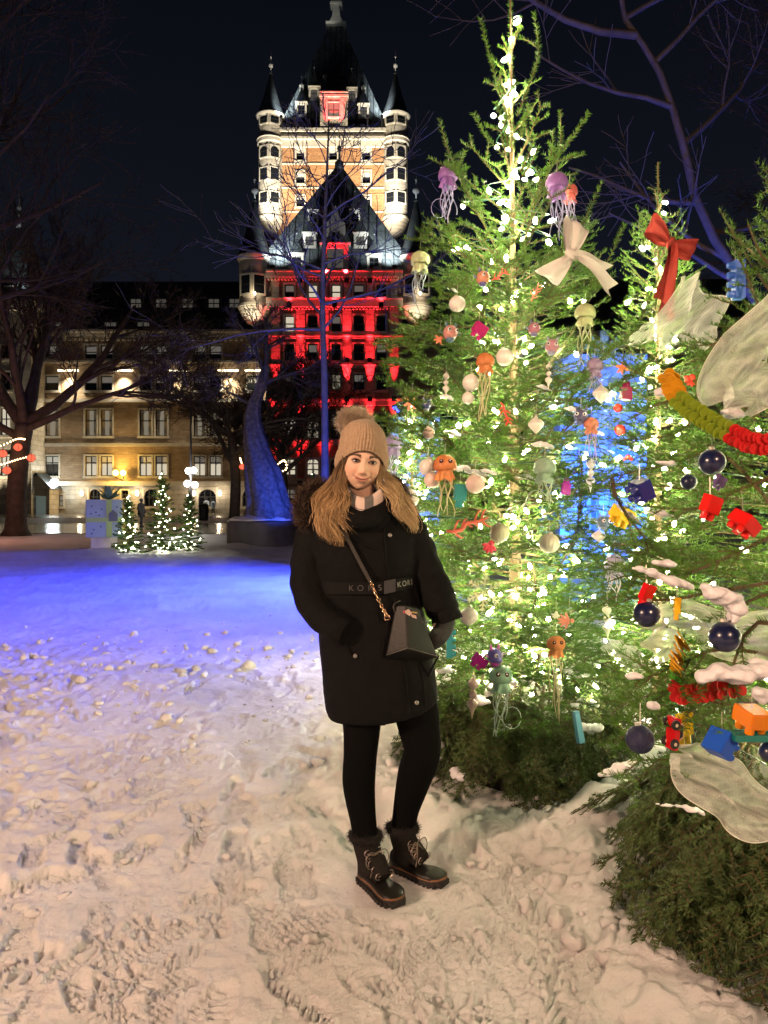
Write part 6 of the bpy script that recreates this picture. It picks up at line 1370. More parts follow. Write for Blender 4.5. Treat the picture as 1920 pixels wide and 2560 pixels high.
mesh_ribbon([(1700, 695, 4.05), (1650, 780, 3.95), (1580, 835, 3.9), (1575, 860, 3.9)], [(1745, 715, 4.05), (1810, 750, 4.0), (1800, 820, 3.95), (1760, 880, 3.9)], 'white mesh ribbon puffed out on the smaller fir', 5, .07, seed=1)
mesh_ribbon([(1920, 735, 2.2), (1840, 810, 2.15), (1770, 880, 2.1), (1745, 1010, 2.1)], [(1990, 900, 2.2), (1960, 960, 2.1), (1930, 1010, 2.05), (1880, 1040, 2.05)], 'wide white mesh ribbon stretched over the upper broad fir', 5, .05, seed=2)
mesh_ribbon([(1590, 1530, 2.12), (1640, 1500, 2.1), (1700, 1490, 2.08), (1760, 1520, 2.05), (1840, 1530, 2.0), (1960, 1520, 1.95)], [(1620, 1665, 2.1), (1680, 1650, 2.08), (1715, 1590, 2.06), (1780, 1630, 2.03), (1860, 1660, 1.98), (1960, 1640, 1.92)], 'white mesh ribbon rolling behind the navy baubles', 5, .05, seed=3)
mesh_ribbon([(1690, 1862, 1.98), (1760, 1860, 1.94), (1850, 1910, 1.9), (1960, 2000, 1.86)], [(1682, 1900, 1.98), (1710, 1990, 1.92), (1800, 2050, 1.88), (1870, 2105, 1.84), (1960, 2070, 1.84)], 'lowest white mesh ribbon hanging over the fir skirt', 5, .045, seed=4)
mesh_ribbon([(1500, 1620, 3.6), (1540, 1650, 3.55), (1600, 1690, 3.5)], [(1530, 1600, 3.6), (1580, 1610, 3.55), (1620, 1660, 3.5)], 'scrap of white mesh ribbon between the two firs', 2, .02, 30, 12, seed=5)
# ---------------------------------------------------------------- snow lying on the boughs
def noise_push(ob, amp, sc, seed, zst=1.0):
    me = ob.data; n = len(me.vertices); co = np.zeros(n * 3, np.float32); no = np.zeros(n * 3, np.float32); me.vertices.foreach_get('co', co); me.vertices.foreach_get('normal', no); co = co.reshape(-1, 3); no = no.reshape(-1, 3)
    f = fbm(co[:, 0] * sc + co[:, 1] * sc * .6, co[:, 2] * sc * zst + co[:, 1] * sc * .3, 4, seed); co = co + no * (amp * f)[:, None]; me.vertices.foreach_set('co', co.astype(np.float32).ravel()); me.update()
def snow_clump(par, pts, Y, r, seed, fl=.75):
    ps = catmull([P(a, b, Y) for a, b in pts], 16); rs = random.Random(seed); m = MB()
    rad = [r / FPX * Y * (.35 + .65 * math.sin(math.pi * (i + .6) / 16.6)) * rs.uniform(.75, 1.25) for i in range(16)]
    for i in range(16): m.ball(ps[i] + Vector((rs.gauss(0, rad[i] * .25), rs.gauss(0, rad[i] * .3), rs.gauss(0, rad[i] * .12))), rad[i], 10, 7, (1.1, 1.2, fl))
    ob = m.build('snow_clump', SNOWC, par); remesh(ob, max(.005, r / FPX * Y * .12), 2); noise_push(ob, r / FPX * Y * .9, 38, seed)
for i, (pts, Y, r) in enumerate((([(1585, 1420), (1640, 1435), (1700, 1460), (1730, 1470)], 1.98, 16), ([(1630, 1405), (1660, 1408), (1690, 1412)], 2.02, 10), ([(1765, 1465), (1790, 1485), (1830, 1505), (1845, 1530)], 1.88, 24), ([(1800, 1490), (1835, 1500), (1825, 1560)], 1.88, 16), ([(1755, 1700), (1800, 1680), (1860, 1685), (1930, 1660)], 1.84, 28), ([(1890, 1720), (1905, 1750)], 1.82, 14), ([(1630, 1760), (1645, 1770)], 2.0, 12), ([(1570, 1690), (1600, 1690)], 2.05, 12), ([(1640, 985), (1670, 970)], 2.35, 12), ([(1810, 1030), (1850, 1035)], 2.1, 16), ([(1640, 1155), (1690, 1160)], 2.2, 9), ([(1540, 1260), (1600, 1310)], 2.3, 7), ([(1620, 1280), (1680, 1290)], 2.2, 9), ([(1500, 1940), (1540, 1925), (1590, 1905)], 2.6, 14), ([(1640, 2010), (1720, 2020), (1760, 2035)], 2.3, 8))): snow_clump(trB, pts, Y, r, 200 + i)
for i, (px, py, l, r) in enumerate(((1110, 1080, 40, 8), (1100, 990, 30, 6), (1130, 1170, 50, 9), (1330, 1110, 50, 8), (1170, 1180, 50, 7), (1340, 965, 40, 6), (1410, 1020, 40, 6), (1120, 720, 20, 4), (1290, 1190, 50, 7), (1100, 420, 30, 4), (1480, 1080, 30, 6), (1200, 1175, 40, 7))): snow_clump(trA, [(px, py), (px + l / 2, py + 2), (px + l, py + 10)], YA(px, py, .9) + .02, r, 300 + i)
for i in range(26):
    a = math.radians(random.uniform(170, 330)); z = random.uniform(.12, .6); r_ = .34 + (.66 - z) * .42; p = Vector((AXA[0] + r_ * math.cos(a), AXA[1] + r_ * math.sin(a), z)); m = MB()
    for k in range(4): m.ball(p + Vector((random.gauss(0, .03), random.gauss(0, .02), random.gauss(0, .012))), random.uniform(.012, .03), 8, 6, (1.2, 1, .7))
    ob = m.build('snow_clump', SNOWC, trA); remesh(ob, .007, 1); noise_push(ob, .016, 45, 3)
# ================================================================== THE WOMAN
Y0 = 2.80
def w(px, py, dy=0.): return P(px, py, Y0 + dy)
def wr(px): return px / FPX * Y0
WOM = empty('person', (.01, 2.80, 0), 'person in long black coat, beige pom hat and plaid scarf standing with hands in pockets', 'person')
HM = Matrix.Translation(w(904, 1156, -.03)) @ Matrix.Rotation(math.radians(9), 4, 'Z') @ Matrix.Rotation(math.radians(7.5), 4, 'Y') @ Matrix.Rotation(math.radians(1.5), 4, 'X')
def g2(x, z, cx, cz, sx, sz): return np.exp(-((x - cx) / sx) ** 2 - ((z - cz) / sz) ** 2)
def head_surface(th, ph):
    """th: 0 = straight ahead, ph: 0 = crown"""
    a, b, c = .0775, .094, .112
    x = a * np.sin(ph) * np.sin(th); y = -b * np.sin(ph) * np.cos(th); z = c * np.cos(ph) + .006
    front = np.clip(np.cos(th), 0, 1) * np.sin(ph)
    low = np.clip(-z / c, 0, 1)
    x = x * (1 - .22 * low ** 2.0) * (1 + .05 * np.exp(-((z + .035) / .03) ** 2))
    y = np.where(y < 0, y * (.93 + .03 * low), y * (1 - .35 * low))
    fm = np.clip((np.cos(th) - .15) / .5, 0, 1)
    az = np.abs(x)
    d = np.zeros_like(x)
    t = np.clip((.020 - z) / .058, 0, 1)                                # nose: bridge to tip
    nose = np.where(z > -.040, t ** 1.5, np.exp(-((z + .040) / .0075) ** 2)); wd = .0075 + .0045 * t
    d += .0185 * nose * np.exp(-(x / wd) ** 2)
    d += .0042 * g2(az, z, .0110, -.0390, .0058, .0065)
    d -= .0095 * g2(az, z, .031, .000, .0165, .0105)
    d -= .004 * g2(az, z, .012, .006, .007, .010)
    d += .0035 * g2(az, z, .028, .022, .024, .007)
    d += .0075 * g2(az, z, .040, -.034, .018, .018)
    lz = z - 13.0 * x * x                                                   # smile: corners turned up
    lw = np.exp(-(x / .0275) ** 4)
    d += (.0034 * lw * np.exp(-((lz + .0618) / .0030) ** 2) + .0045 * lw * np.exp(-((lz + .0700) / .0036) ** 2)) - .0030 * lw * np.exp(-((lz + .0655) / .0018) ** 2)
    d -= .0035 * g2(az, z, .0315, -.0575, .0045, .006)
    d -= .0025 * g2(az, z, .0285, -.046, .006, .012)                        # smile fold
    d -= .0030 * g2(x, z, 0, -.082, .020, .005); d += .0060 * g2(x, z, 0, -.098, .018, .011)
    y = y - d * fm * .96
    return x, y, z
def skin_mat():
    m = mat('skin', (.60, .36, .25), rough=.45, spec=.35, sss=.0); nt = m.node_tree; a = nt.nodes.new('ShaderNodeAttribute'); a.attribute_name = 'Col'; nt.links.new(a.outputs['Color'], nt.nodes['Principled BSDF'].inputs['Base Color'])
    return m
def build_head():
    nt_, np_ = 190, 170
    s = np.linspace(-1, 1, nt_, endpoint=False); th = math.pi * (np.sign(s) * np.abs(s) ** 1.35); ph = np.linspace(.02, math.pi - .02, np_)
    TH, PH = np.meshgrid(th, ph); x, y, z = head_surface(TH, PH)
    fz = np.clip(np.cos(TH), 0, 1)
    base = np.array([.70, .45, .32]); col = np.tile(base, (*x.shape, 1))
    ax = np.abs(x); lz = z - 13.0 * x * x
    blush = .55 * g2(ax, z, .043, -.030, .020, .017) + .35 * g2(x, z, 0, -.038, .012, .010); col = col * (1 - blush[..., None] * np.array([.02, .30, .34]))
    lip = np.clip(np.exp(-(x / .0275) ** 6) * np.exp(-((lz + .0657) / .0068) ** 4) * 1.1, 0, 1) * (fz > .4); col = col * (1 - lip[..., None]) + lip[..., None] * np.array([.47, .20, .16])
    line = np.exp(-(x / .0300) ** 6) * np.exp(-((lz + .0655) / .0016) ** 2) * (fz > .4); col = col * (1 - .85 * line[..., None])
    shadow = .7 * g2(ax, z, .0315, .0085, .017, .0055); col = col * (1 - shadow[..., None] * np.array([.5, .6, .62]))   # eye make-up
    col = col * (1 + .10 * fbm(x * 160 + 50, z * 160, 4, 77))[..., None]
    V = np.stack([x.ravel(), y.ravel(), z.ravel()], 1)
    i = np.arange(nt_ * np_).reshape(np_, nt_); j = np.roll(i, -1, axis=1)
    F = np.stack([i[:-1].ravel(), j[:-1].ravel(), j[1:].ravel(), i[1:].ravel()], 1)
    M = np.array(HM); Vw = V @ M[:3, :3].T + M[:3, 3]
    # neck, torso, arms, legs: low detail skin under the clothes, merged into one surface
    m = MB()
    nb = HM @ Vector((0, .012, -.06)); m.tube([nb, w(902, 1250, .02), w(905, 1300, .02)], [.05, .055, .07], 16)
    m.tube([w(905, 1280), w(908, 1360), w(912, 1470), w(930, 1600), w(940, 1680)], [.085, .095, .085, .10, .10], 18)
    m.tube([w(905, 1295), w(815, 1300, .03), w(776, 1440, -.01), w(795, 1523, -.06), w(850, 1568, -.12)], [.04, .04, .036, .032, .028], 12)
    m.tube([w(905, 1295), w(1002, 1300, .03), w(1070, 1440, .01), w(1110, 1530, -.05), w(1090, 1592, -.10)], [.04, .04, .034, .030, .026], 12)
    for pts in LEGS: m.tube([w(a, b, c) for a, b, c, r in pts], [wr(r) * .93 for a, b, c, r in pts], 16)
    tmp = m.build('body', mat('skin'), None); remesh(tmp, .014, 2)
    n0 = len(tmp.data.vertices); Vb = np.zeros(n0 * 3, np.float32); tmp.data.vertices.foreach_get('co', Vb); Fb = [tuple(p.vertices) for p in tmp.data.polygons]; bpy.data.objects.remove(tmp)
    off = np.array(wloc(WOM)); Va = np.concatenate([Vw, Vb.reshape(-1, 3)]) - off
    me = bpy.data.meshes.new('body'); me.from_pydata([tuple(v) for v in Va], [], [tuple(f) for f in F] + [tuple(k + len(Vw) for k in f) for f in Fb]); me.materials.append(skin_mat())
    at = me.color_attributes.new('Col', 'FLOAT_COLOR', 'POINT'); cc = np.ones((len(Va), 4), np.float32); cc[:len(Vw), :3] = col.reshape(-1, 3); cc[len(Vw):, :3] = base; at.data.foreach_set('color', cc.ravel())
    me.polygons.foreach_set('use_smooth', [True] * len(me.polygons)); me.update(); return linkmesh(me, 'body', WOM)
LEGS = [[(915, 1640, .0, 60), (906, 1760, .0, 53), (904, 1830, 0, 46), (901, 1885, -.01, 42), (897, 1950, .01, 42), (901, 2000, .015, 38), (908, 2050, .01, 33), (916, 2110, .0, 31)],
        [(1010, 1640, .02, 62), (1036, 1760, .02, 58), (1050, 1830, .01, 52), (1055, 1880, .0, 47), (1040, 1930, .03, 46), (1026, 1980, .06, 40), (1014, 2030, .08, 33), (1006, 2090, .08, 31)]]
BODY = build_head()
def hl(mb, name, m, parent=BODY, smooth=True):
    mb.xf(HM); return mb.build(name, m, parent, smooth=smooth)
# eyes, lashes, brows
for sx in (-1, 1):
    ec = Vector((sx * .0310, -.0715, .0002)); m = MB(); m.ball(ec, .0125, 20, 14); e = hl(m, 'eye', mat('eyeball', (.46, .43, .41), rough=.2))
    gz = Vector((-.01 * 0, -1, .02)).normalized()
    m = MB(); R = gz.to_track_quat('Z', 'Y').to_matrix(); m.lathe([(.0058, .0112), (.0052, .0122), (.002, .0129), (.0002, .0131)], 16, ec, R); hl(m, 'iris', mat('iris', (.05, .035, .02), rough=.1), e)
    m = MB(); m.lathe([(.0028, .0126), (.0026, .0134), (.0002, .0136)], 12, ec, R); hl(m, 'pupil', mat('pupil', (.004, .004, .004), rough=.05), e)
    # lids: curved strips hugging the eyeball, lash line on the upper one
    def lid(z0, z1, zc, up):
        V = []; F = []; n = 14
        for i in range(n):
            t = i / (n - 1) * 2 - 1; xx = ec.x + t * .0172; arch = (1 - t * t); ze = ec.z + (zc * arch) + (.0012 * t * sx)
            for k in range(4):
                f = k / 3; zz = ze + (z1 - zc) * f * (.35 + .65 * arch); r = .0138 + .0006 * f; dz = zz - ec.z; dx = (xx - ec.x) * .62; yy = ec.y - math.sqrt(max(1e-6, r * r - dz * dz - dx * dx)); V.append((xx, yy, zz))
        for i in range(n - 1):
            for k in range(3): F.append((i * 4 + k, i * 4 + k + 1, (i + 1) * 4 + k + 1, (i + 1) * 4 + k))
        return V, F
    for (nm, zc, z1) in (('upper_eyelid', .0056, .0105), ('lower_eyelid', -.0050, -.0090)):
        V, F = lid(0, z1, zc, True); m = MB(); m.add(V, F); m.xf(HM); ob = m.build(nm, mat('eyelid', (.46, .26, .19) if 'upper' in nm else (.55, .33, .24), rough=.5), e, smooth=True)
        edge = [Vector(V[i * 4]) + Vector((0, -.0008, 0)) for i in range(14)]; m = MB(); m.tube(edge, [.0006 + (.0019 if zc > 0 else .0003) * math.sin(math.pi * (i + .5) / 14) for i in range(14)], 5); hl(m, 'eyelash', mat('lash', (.012, .008, .006), rough=.6), e)
    # brow
    V = []; F = []; n = 12
    for i in range(n):
        t = i / (n - 1); xx = sx * (.0155 + .034 * t); zz = .0175 + .0065 * math.sin(t * 2.3) - .0035 * t; th_ = (.0042 * (1 - t) + .0014)
        for k in (-1, 1):
            q = zz + k * th_; PH = math.acos(max(-1, min(1, (q - .006) / .112))); sxn = xx / (.0775 * math.sin(PH)); TH = math.asin(max(-1, min(1, sxn))); hx, hy, hz = head_surface(np.array([TH]), np.array([PH])); V.append((xx, float(hy[0]) - .002, q))
    for i in range(n - 1): F.append((i * 2, i * 2 + 1, i * 2 + 3, i * 2 + 2))
    m = MB(); m.add(V, F); hl(m, 'eyebrow', mat('brow', (.06, .033, .018), rough=.8))
    m = MB(); m.ball((sx * .0088, -.0985, -.0445), .0019, 8, 6, (1, .8, .5)); hl(m, 'nostril', mat('nostril', (.12, .04, .03), rough=.8))

# ---------------------------------------------------------------- coat
CR = [(1252, 845, 965, .075), (1268, 800, 1012, .095), (1290, 776, 1036, .115), (1340, 772, 1046, .135), (1400, 782, 1042, .138), (1450, 790, 1036, .130), (1470, 792, 1036, .128), (1500, 788, 1046, .134), (1560, 792, 1068, .146), (1640, 800, 1086, .152), (1720, 808, 1096, .152), (1775, 816, 1098, .148), (1792, 822, 1092, .140)]
def coat_ring(py):
    a = [c[0] for c in CR]; return [float(np.interp(py, a, [c[k] for c in CR])) for k in (1, 2, 3)]
def coat_front(px, py):
    xl, xr, d = coat_ring(py); c = (xl + xr) / 2; h = (xr - xl) / 2; t = max(-.98, min(.98, (px - c) / h)); return Y0 + .02 - d * (1 - abs(t) ** 2.4) ** (1 / 2.4)
def loft(mb, rings, n=48, p=2.4):
    V = []; F = []
    for (py, xl, xr, d) in rings:
        c = (xl + xr) / 2; h = wr((xr - xl) / 2)
        for k in range(n):
            a = 2 * math.pi * k / n; ca, sa = math.cos(a), math.sin(a); q = w(c, py); hem = 0.
            if py > 1700: hem = (.055 * max(0, (py - 1700) / 92)) * (max(0, (ca + .05)) ** 1.5)
            V.append((q.x + h * math.copysign(abs(ca) ** (2 / p), ca), Y0 + .02 + d * math.copysign(abs(sa) ** (2 / p), sa), q.z + hem))
    m = len(rings)
    for i in range(m - 1):
        for k in range(n): F.append((i * n + k, (i + 1) * n + k, (i + 1) * n + (k + 1) % n, i * n + (k + 1) % n))
    F.append(tuple(range(n))); F.append(tuple((m - 1) * n + k for k in range(n - 1, -1, -1))); mb.add(V, F)
COATM = mat('coat_black', (.0035, .0035, .0038), rough=.8, spec=.12, var=.2, vscale=30, bump=.25, bscale=180, sheen=.0)
m = MB(); loft(m, CR)
armL = [(812, 1280, .03, 44), (786, 1340, .02, 47), (774, 1410, .0, 46), (772, 1470, -.02, 45), (790, 1520, -.06, 43), (832, 1558, -.11, 41), (868, 1580, -.13, 36)]
armR = [(1000, 1282, .03, 42), (1030, 1340, .02, 43), (1056, 1405, .02, 43), (1084, 1465, .0, 43), (1102, 1505, -.03, 42), (1112, 1535, -.05, 40)]
for arm in (armL, armR):
    ps = catmull([w(a, b, c) for a, b, c, r in arm], 22); rr = np.interp(np.linspace(0, len(arm) - 1, 22), range(len(arm)), [wr(a[3]) for a in arm]); m.tube(ps, [r * (1 + .05 * math.sin(i * 2.1)) for i, r in enumerate(rr)], 18)
cp = [(846, 1245, .10), (852, 1262, -.02), (872, 1285, -.10), (900, 1300, -.125), (935, 1290, -.115), (965, 1262, -.05), (975, 1240, .06)]
m.tube(catmull([w(*q) for q in cp], 20), [wr(26)] * 20, 12)
m.tube(catmull([w(848, 1240, .09), w(850, 1215, .12), w(905, 1225, .16), w(965, 1212, .12), w(972, 1245, .07)], 16), [wr(30)] * 16, 12)
COAT = m.build('coat', COATM, WOM); remesh(COAT, .008, 5); noise_push(COAT, .016, 9, 3, .55); noise_push(COAT, .006, 30, 5)
# placket, seams, pocket flaps, buttons
def on_coat(px, py, o=.004): return P(px, py, coat_front(px, py) - o)
def seam(pts, r, name, mt=COATM, off=.006, par=None):
    m = MB(); m.tube([on_coat(a, b, off) for a, b in pts], r, 5); m.build(name, mt, par or COAT)
seam([(960, 1320), (966, 1400), (972, 1450)], .004, 'placket_edge'); seam([(985, 1500), (1000, 1600), (1015, 1700), (1022, 1780)], .004, 'placket_edge'); seam([(1020, 1510), (1040, 1600), (1058, 1700), (1062, 1765)], .0035, 'placket_edge')
seam([(850, 1300), (880, 1345), (930, 1372)], .004, 'yoke_seam'); seam([(842, 1560), (860, 1600), (878, 1640)], .006, 'pocket_welt'); seam([(1052, 1650), (1070, 1690), (1096, 1640)], .004, 'pocket_welt')
for (px, py) in ((1042, 1757), (975, 1338), (888, 1640)):
    q = on_coat(px, py, .009); m = MB(); m.lathe([(.0075, -.003), (.0075, .002), (.005, .004)], 14, q, Matrix.Rotation(math.pi / 2, 3, 'X')); m.build('snap_button', mat('snap_metal', (.30, .29, .26), rough=.45, metal=.8), COAT)
# belt with lettering
def belt_y(px): return 1469 - (px - 870) * .0 - 17 * max(0, (px - 940) / 95) ** 1.3 + 2
V = []; F = []; n = 44
for i in range(n):
    px = 800 + 232 * i / (n - 1); cy0 = belt_y(px)
    for k, dz in ((0, -15), (1, 15)): V.append(on_coat(px, cy0 + dz, .013))
    for k, dz in ((0, 15), (1, -15)): V.append(on_coat(px, cy0 + dz, .001))
for i in range(n - 1):
    for k in range(4): F.append((i * 4 + k, i * 4 + (k + 1) % 4, (i + 1) * 4 + (k + 1) % 4, (i + 1) * 4 + k))
m = MB(); m.add(V, F); BELT = m.build('belt', mat('belt_webbing', (.004, .004, .0045), rough=.7, spec=.12), COAT)
def letter(ch, px, h, mt):
    cu = bpy.data.curves.new('letter', 'FONT'); cu.body = ch; cu.size = 1.0; cu.extrude = .02; cu.align_x = 'CENTER'; cu.align_y = 'CENTER'; t = bpy.data.objects.new('letter', cu); COL.objects.link(t); dg = bpy.context.evaluated_depsgraph_get(); dg.update()
    me = bpy.data.meshes.new_from_object(t.evaluated_get(dg)); bpy.data.objects.remove(t); me.materials.clear(); me.materials.append(mt)
    cy0 = belt_y(px); q = on_coat(px, cy0, .0165); q2 = on_coat(px + 4, belt_y(px + 4), .0165); d = (q2 - q).normalized(); up = Vector((0, 0, 1)); up = (up - d * up.dot(d)).normalized(); nr = d.cross(up)
    R = Matrix((d, up, nr)).transposed().to_4x4(); me.transform(Matrix.Translation(q - wloc(BELT)) @ R @ Matrix.Scale(h, 4)); return linkmesh(me, 'letter', BELT)
LT = mat('belt_letter_dim', (.055, .053, .053), rough=.45); LT2 = mat('belt_letter_grey', (.22, .22, .20), rough=.4)
for ch, px in zip('KORS', (878, 901, 926, 950)): letter(ch, px, .030, LT if ch != 'S' else mat('belt_letter_mid', (.10, .10, .095), rough=.4))
for ch, px in zip('KORS', (998, 1011, 1021.5, 1029)): letter(ch, px, .028, LT2)
V = [on_coat(a, belt_y(a) + b, o) for o in (.022, .012) for a, b in ((960, 17), (989, 15), (989, -17), (960, -16))]
m = MB(); m.add(V, [(0, 1, 2, 3), (7, 6, 5, 4), (0, 4, 5, 1), (1, 5, 6, 2), (2, 6, 7, 3), (3, 7, 4, 0)]); m.build('buckle', mat('buckle', (.05, .05, .055), rough=.35, metal=.5), BELT)
# leggings
m = MB()
for pts in LEGS: m.tube(catmull([w(a, b, c) for a, b, c, r in pts], 20), list(np.interp(np.linspace(0, 7, 20), range(8), [wr(q[3]) for q in pts])), 24)
m.tube([w(930, 1600), w(950, 1700, .01)], [.12, .13], 20); lg = m.build('leggings', mat('leggings_black', (.003, .003, .003), rough=.9, spec=.06), WOM); remesh(lg, .009, 3)
# gloves: one shows between the cuff and the pocket
m = MB(); pl = catmull([w(1114, 1530, -.05), w(1112, 1560, -.07), w(1096, 1592, -.10), w(1078, 1612, -.11)], 8); m.tube(pl, [.034, .036, .034, .026], 14) if False else m.tube(pl, [.034, .036, .038, .038, .036, .034, .030, .024], 14)
for k, (dx, dz) in enumerate(((-10, 6), (-2, 12), (6, 14), (12, 12))): m.tube([w(1090 + dx, 1596 + dz * .4, -.115), w(1076 + dx, 1612 + dz * .5, -.122), w(1062 + dx * .8, 1618 + dz * .6, -.112), w(1054 + dx * .7, 1612 + dz * .6, -.10)], [.0105, .0105, .0095, .007], 8)
m.tube([w(1100, 1572, -.105), w(1084, 1580, -.135), w(1070, 1590, -.13)], [.012, .011, .008], 8); ob = m.build('glove', mat('glove_black', (.006, .006, .006), rough=.7), WOM); remesh(ob, .006, 2)
m = MB(); m.tube([w(1108, 1520, -.045), w(1116, 1545, -.055), w(1120, 1556, -.058)], [.052, .058, .060], 18, cap=False); cf = m.build('cuff', COATM, COAT, smooth=True)
# ---------------------------------------------------------------- scarf
def plaid():
    m = mat('scarf_plaid', (.5, .5, .5), rough=.9, spec=.1); nt = m.node_tree; L = nt.links; uv = nt.nodes.new('ShaderNodeUVMap'); sp = nt.nodes.new('ShaderNodeSeparateXYZ'); L.new(uv.outputs[0], sp.inputs[0])
    def sq(o, f, th):
        a = nt.nodes.new('ShaderNodeMath'); a.operation = 'MULTIPLY'; a.inputs[1].default_value = f; L.new(o, a.inputs[0]); b = nt.nodes.new('ShaderNodeMath'); b.operation = 'FRACT'; L.new(a.outputs[0], b.inputs[0]); c = nt.nodes.new('ShaderNodeMath'); c.operation = 'GREATER_THAN'; c.inputs[1].default_value = th; L.new(b.outputs[0], c.inputs[0]); return c.outputs[0]
    s = nt.nodes.new('ShaderNodeMath'); s.operation = 'ADD'; L.new(sq(sp.outputs[0], 7., .5), s.inputs[0]); L.new(sq(sp.outputs[1], 2.2, .5), s.inputs[1])
    r = nt.nodes.new('ShaderNodeValToRGB'); r.color_ramp.interpolation = 'CONSTANT'; r.color_ramp.elements[0].color = (.62, .50, .44, 1); e = r.color_ramp.elements.new(.3); e.color = (.13, .125, .12, 1); r.color_ramp.elements[2].position = .75; r.color_ramp.elements[2].color = (.018, .018, .018, 1)
    d = nt.nodes.new('ShaderNodeMath'); d.operation = 'MULTIPLY'; d.inputs[1].default_value = .5; L.new(s.outputs[0], d.inputs[0]); L.new(d.outputs[0], r.inputs[0]); L.new(r.outputs[0], nt.nodes['Principled BSDF'].inputs['Base Color']); return m
cpts = catmull([w(868, 1205, .04), w(866, 1236, -.045), w(886, 1258, -.105), w(915, 1266, -.115), w(947, 1246, -.09), w(957, 1210, -.03), w(950, 1195, .05), (w(905, 1205, .12)), w(868, 1205, .04)], 72)
n = 18; V = []; UV = []; F = []
for i in range(72):
    t = (cpts[(i + 1) % 71] - cpts[i - 1 if i else 70]).normalized(); sd = t.cross(Vector((0, 0, 1))).normalized()
    for k in range(n):
        a = 2 * math.pi * k / n; fold = 1 + .22 * math.sin(a * 3 + i * .16) * .6 + .10 * math.sin(a * 5 - i * .3); V.append(cpts[i] + sd * (math.cos(a) * wr(13) * fold) + Vector((0, 0, math.sin(a) * wr(27) - .006 * (1 + .12 * math.sin(i * .35))))); UV.append((i / 71, k / n))
for i in range(71):
    for k in range(n): F.append((i * n + k, i * n + (k + 1) % n, (i + 1) * n + (k + 1) % n, (i + 1) * n + k))
m = MB(); m.add(V, F); SC = m.build('scarf', plaid(), WOM, smooth=True); uv = SC.data.uv_layers.new(name='UVMap'); idx = np.zeros(len(SC.data.loops), np.int32); SC.data.loops.foreach_get('vertex_index', idx); uv.data.foreach_set('uv', np.array(UV, np.float32)[idx].ravel())
# ---------------------------------------------------------------- hat
def hat_pt(th, t):
    zb = .040 * max(0, math.cos(th)) ** 1.3 * 1 - .032 * (1 - max(0, math.cos(th)) ** 1.3) - .012 * max(0, -math.cos(th)); top = .158
    if t < .36:
        f = t / .36; z = zb + .062 * f; rx = .0935 + .006 * math.sin(math.pi * f); ry = .1085 + .006 * math.sin(math.pi * f)
    else:
        f = (t - .36) / .64; z = (zb + .060) * (1 - f) + top * (1 - (1 - f) ** 2.2) * 1.0 * f ** .0 if False else (zb + .060) + (top - zb - .060) * math.sin(f * math.pi / 2); k = math.cos(f * math.pi / 2) ** .62; rx = .0905 * k + .001; ry = .105 * k + .001
    return Vector((rx * math.sin(th), .006 - ry * math.cos(th), z))
n, k_ = 216, 44; V = []; F = []
for j in range(k_):
    t = j / (k_ - 1)
    for i in range(n):
        th = 2 * math.pi * i / n; p = hat_pt(th, t); rb = (.0022 if t < .36 else .0016) * math.cos(th * 54); c = Vector((p.x, p.y - .006, 0)); c = c.normalized() if c.length > 1e-6 else Vector((0, 0, 1)); sl = .010 * math.sin(th * 2 + 1.0) * max(0, t - .45); V.append(p + c * rb * (1 if t < .9 else .2) + Vector((-.028 * max(0, t - .4), .01 * max(0, t - .4), sl)))
for j in range(k_ - 1):
    for i in range(n): F.append((j * n + i, j * n + (i + 1) % n, (j + 1) * n + (i + 1) % n, (j + 1) * n + i))
m = MB(); m.add(V, F); m.xf(HM); HAT = m.build('hat', mat('knit_beige', (.42, .30, .19), rough=.9, spec=.1, var=.12, vscale=90, bump=.5, bscale=350, sheen=.2), WOM, smooth=True)
def fur(center_fn, n, length, width, m, name, par, seed):
    rng = np.random.default_rng(seed); pts, nor = center_fn(n, rng); L = length * rng.uniform(.6, 1.15, n)[:, None]; d = nrm(nor + rng.normal(0, .35, nor.shape)); s = nrm(np.cross(d, rng.normal(0, 1, d.shape))) * width / 2; mid = pts + d * L * .55 + rng.normal(0, .0025, pts.shape); tip = mid + nrm(d + rng.normal(0, .3, d.shape) + np.array([0, 0, -.15])) * L * .5
    V = np.stack([pts - s, pts + s, mid + s * .8, mid - s * .8, tip], 1).reshape(-1, 3); b = np.arange(n)[:, None] * 5; me = bpy.data.meshes.new(name); F = np.concatenate([np.concatenate([b + 0, b + 1, b + 2], 1), np.concatenate([b + 0, b + 2, b + 3], 1), np.concatenate([b + 3, b + 2, b + 4], 1)])
    off = np.array(wloc(par)); return linkmesh(fast_mesh(name, V - off, F, m), name, par)
pc = HM @ Vector((-.042, .035, .150))
def pomf(n, rng): d = nrm(rng.normal(0, 1, (n, 3))); return np.array(pc) + d * np.array([.042, .038, .029]), d
fur(pomf, 7000, .040, .0013, mat('pom_fur', (.58, .48, .36), rough=.8, var=.3, vscale=60, translucent=.4), 'pom', HAT, 2)
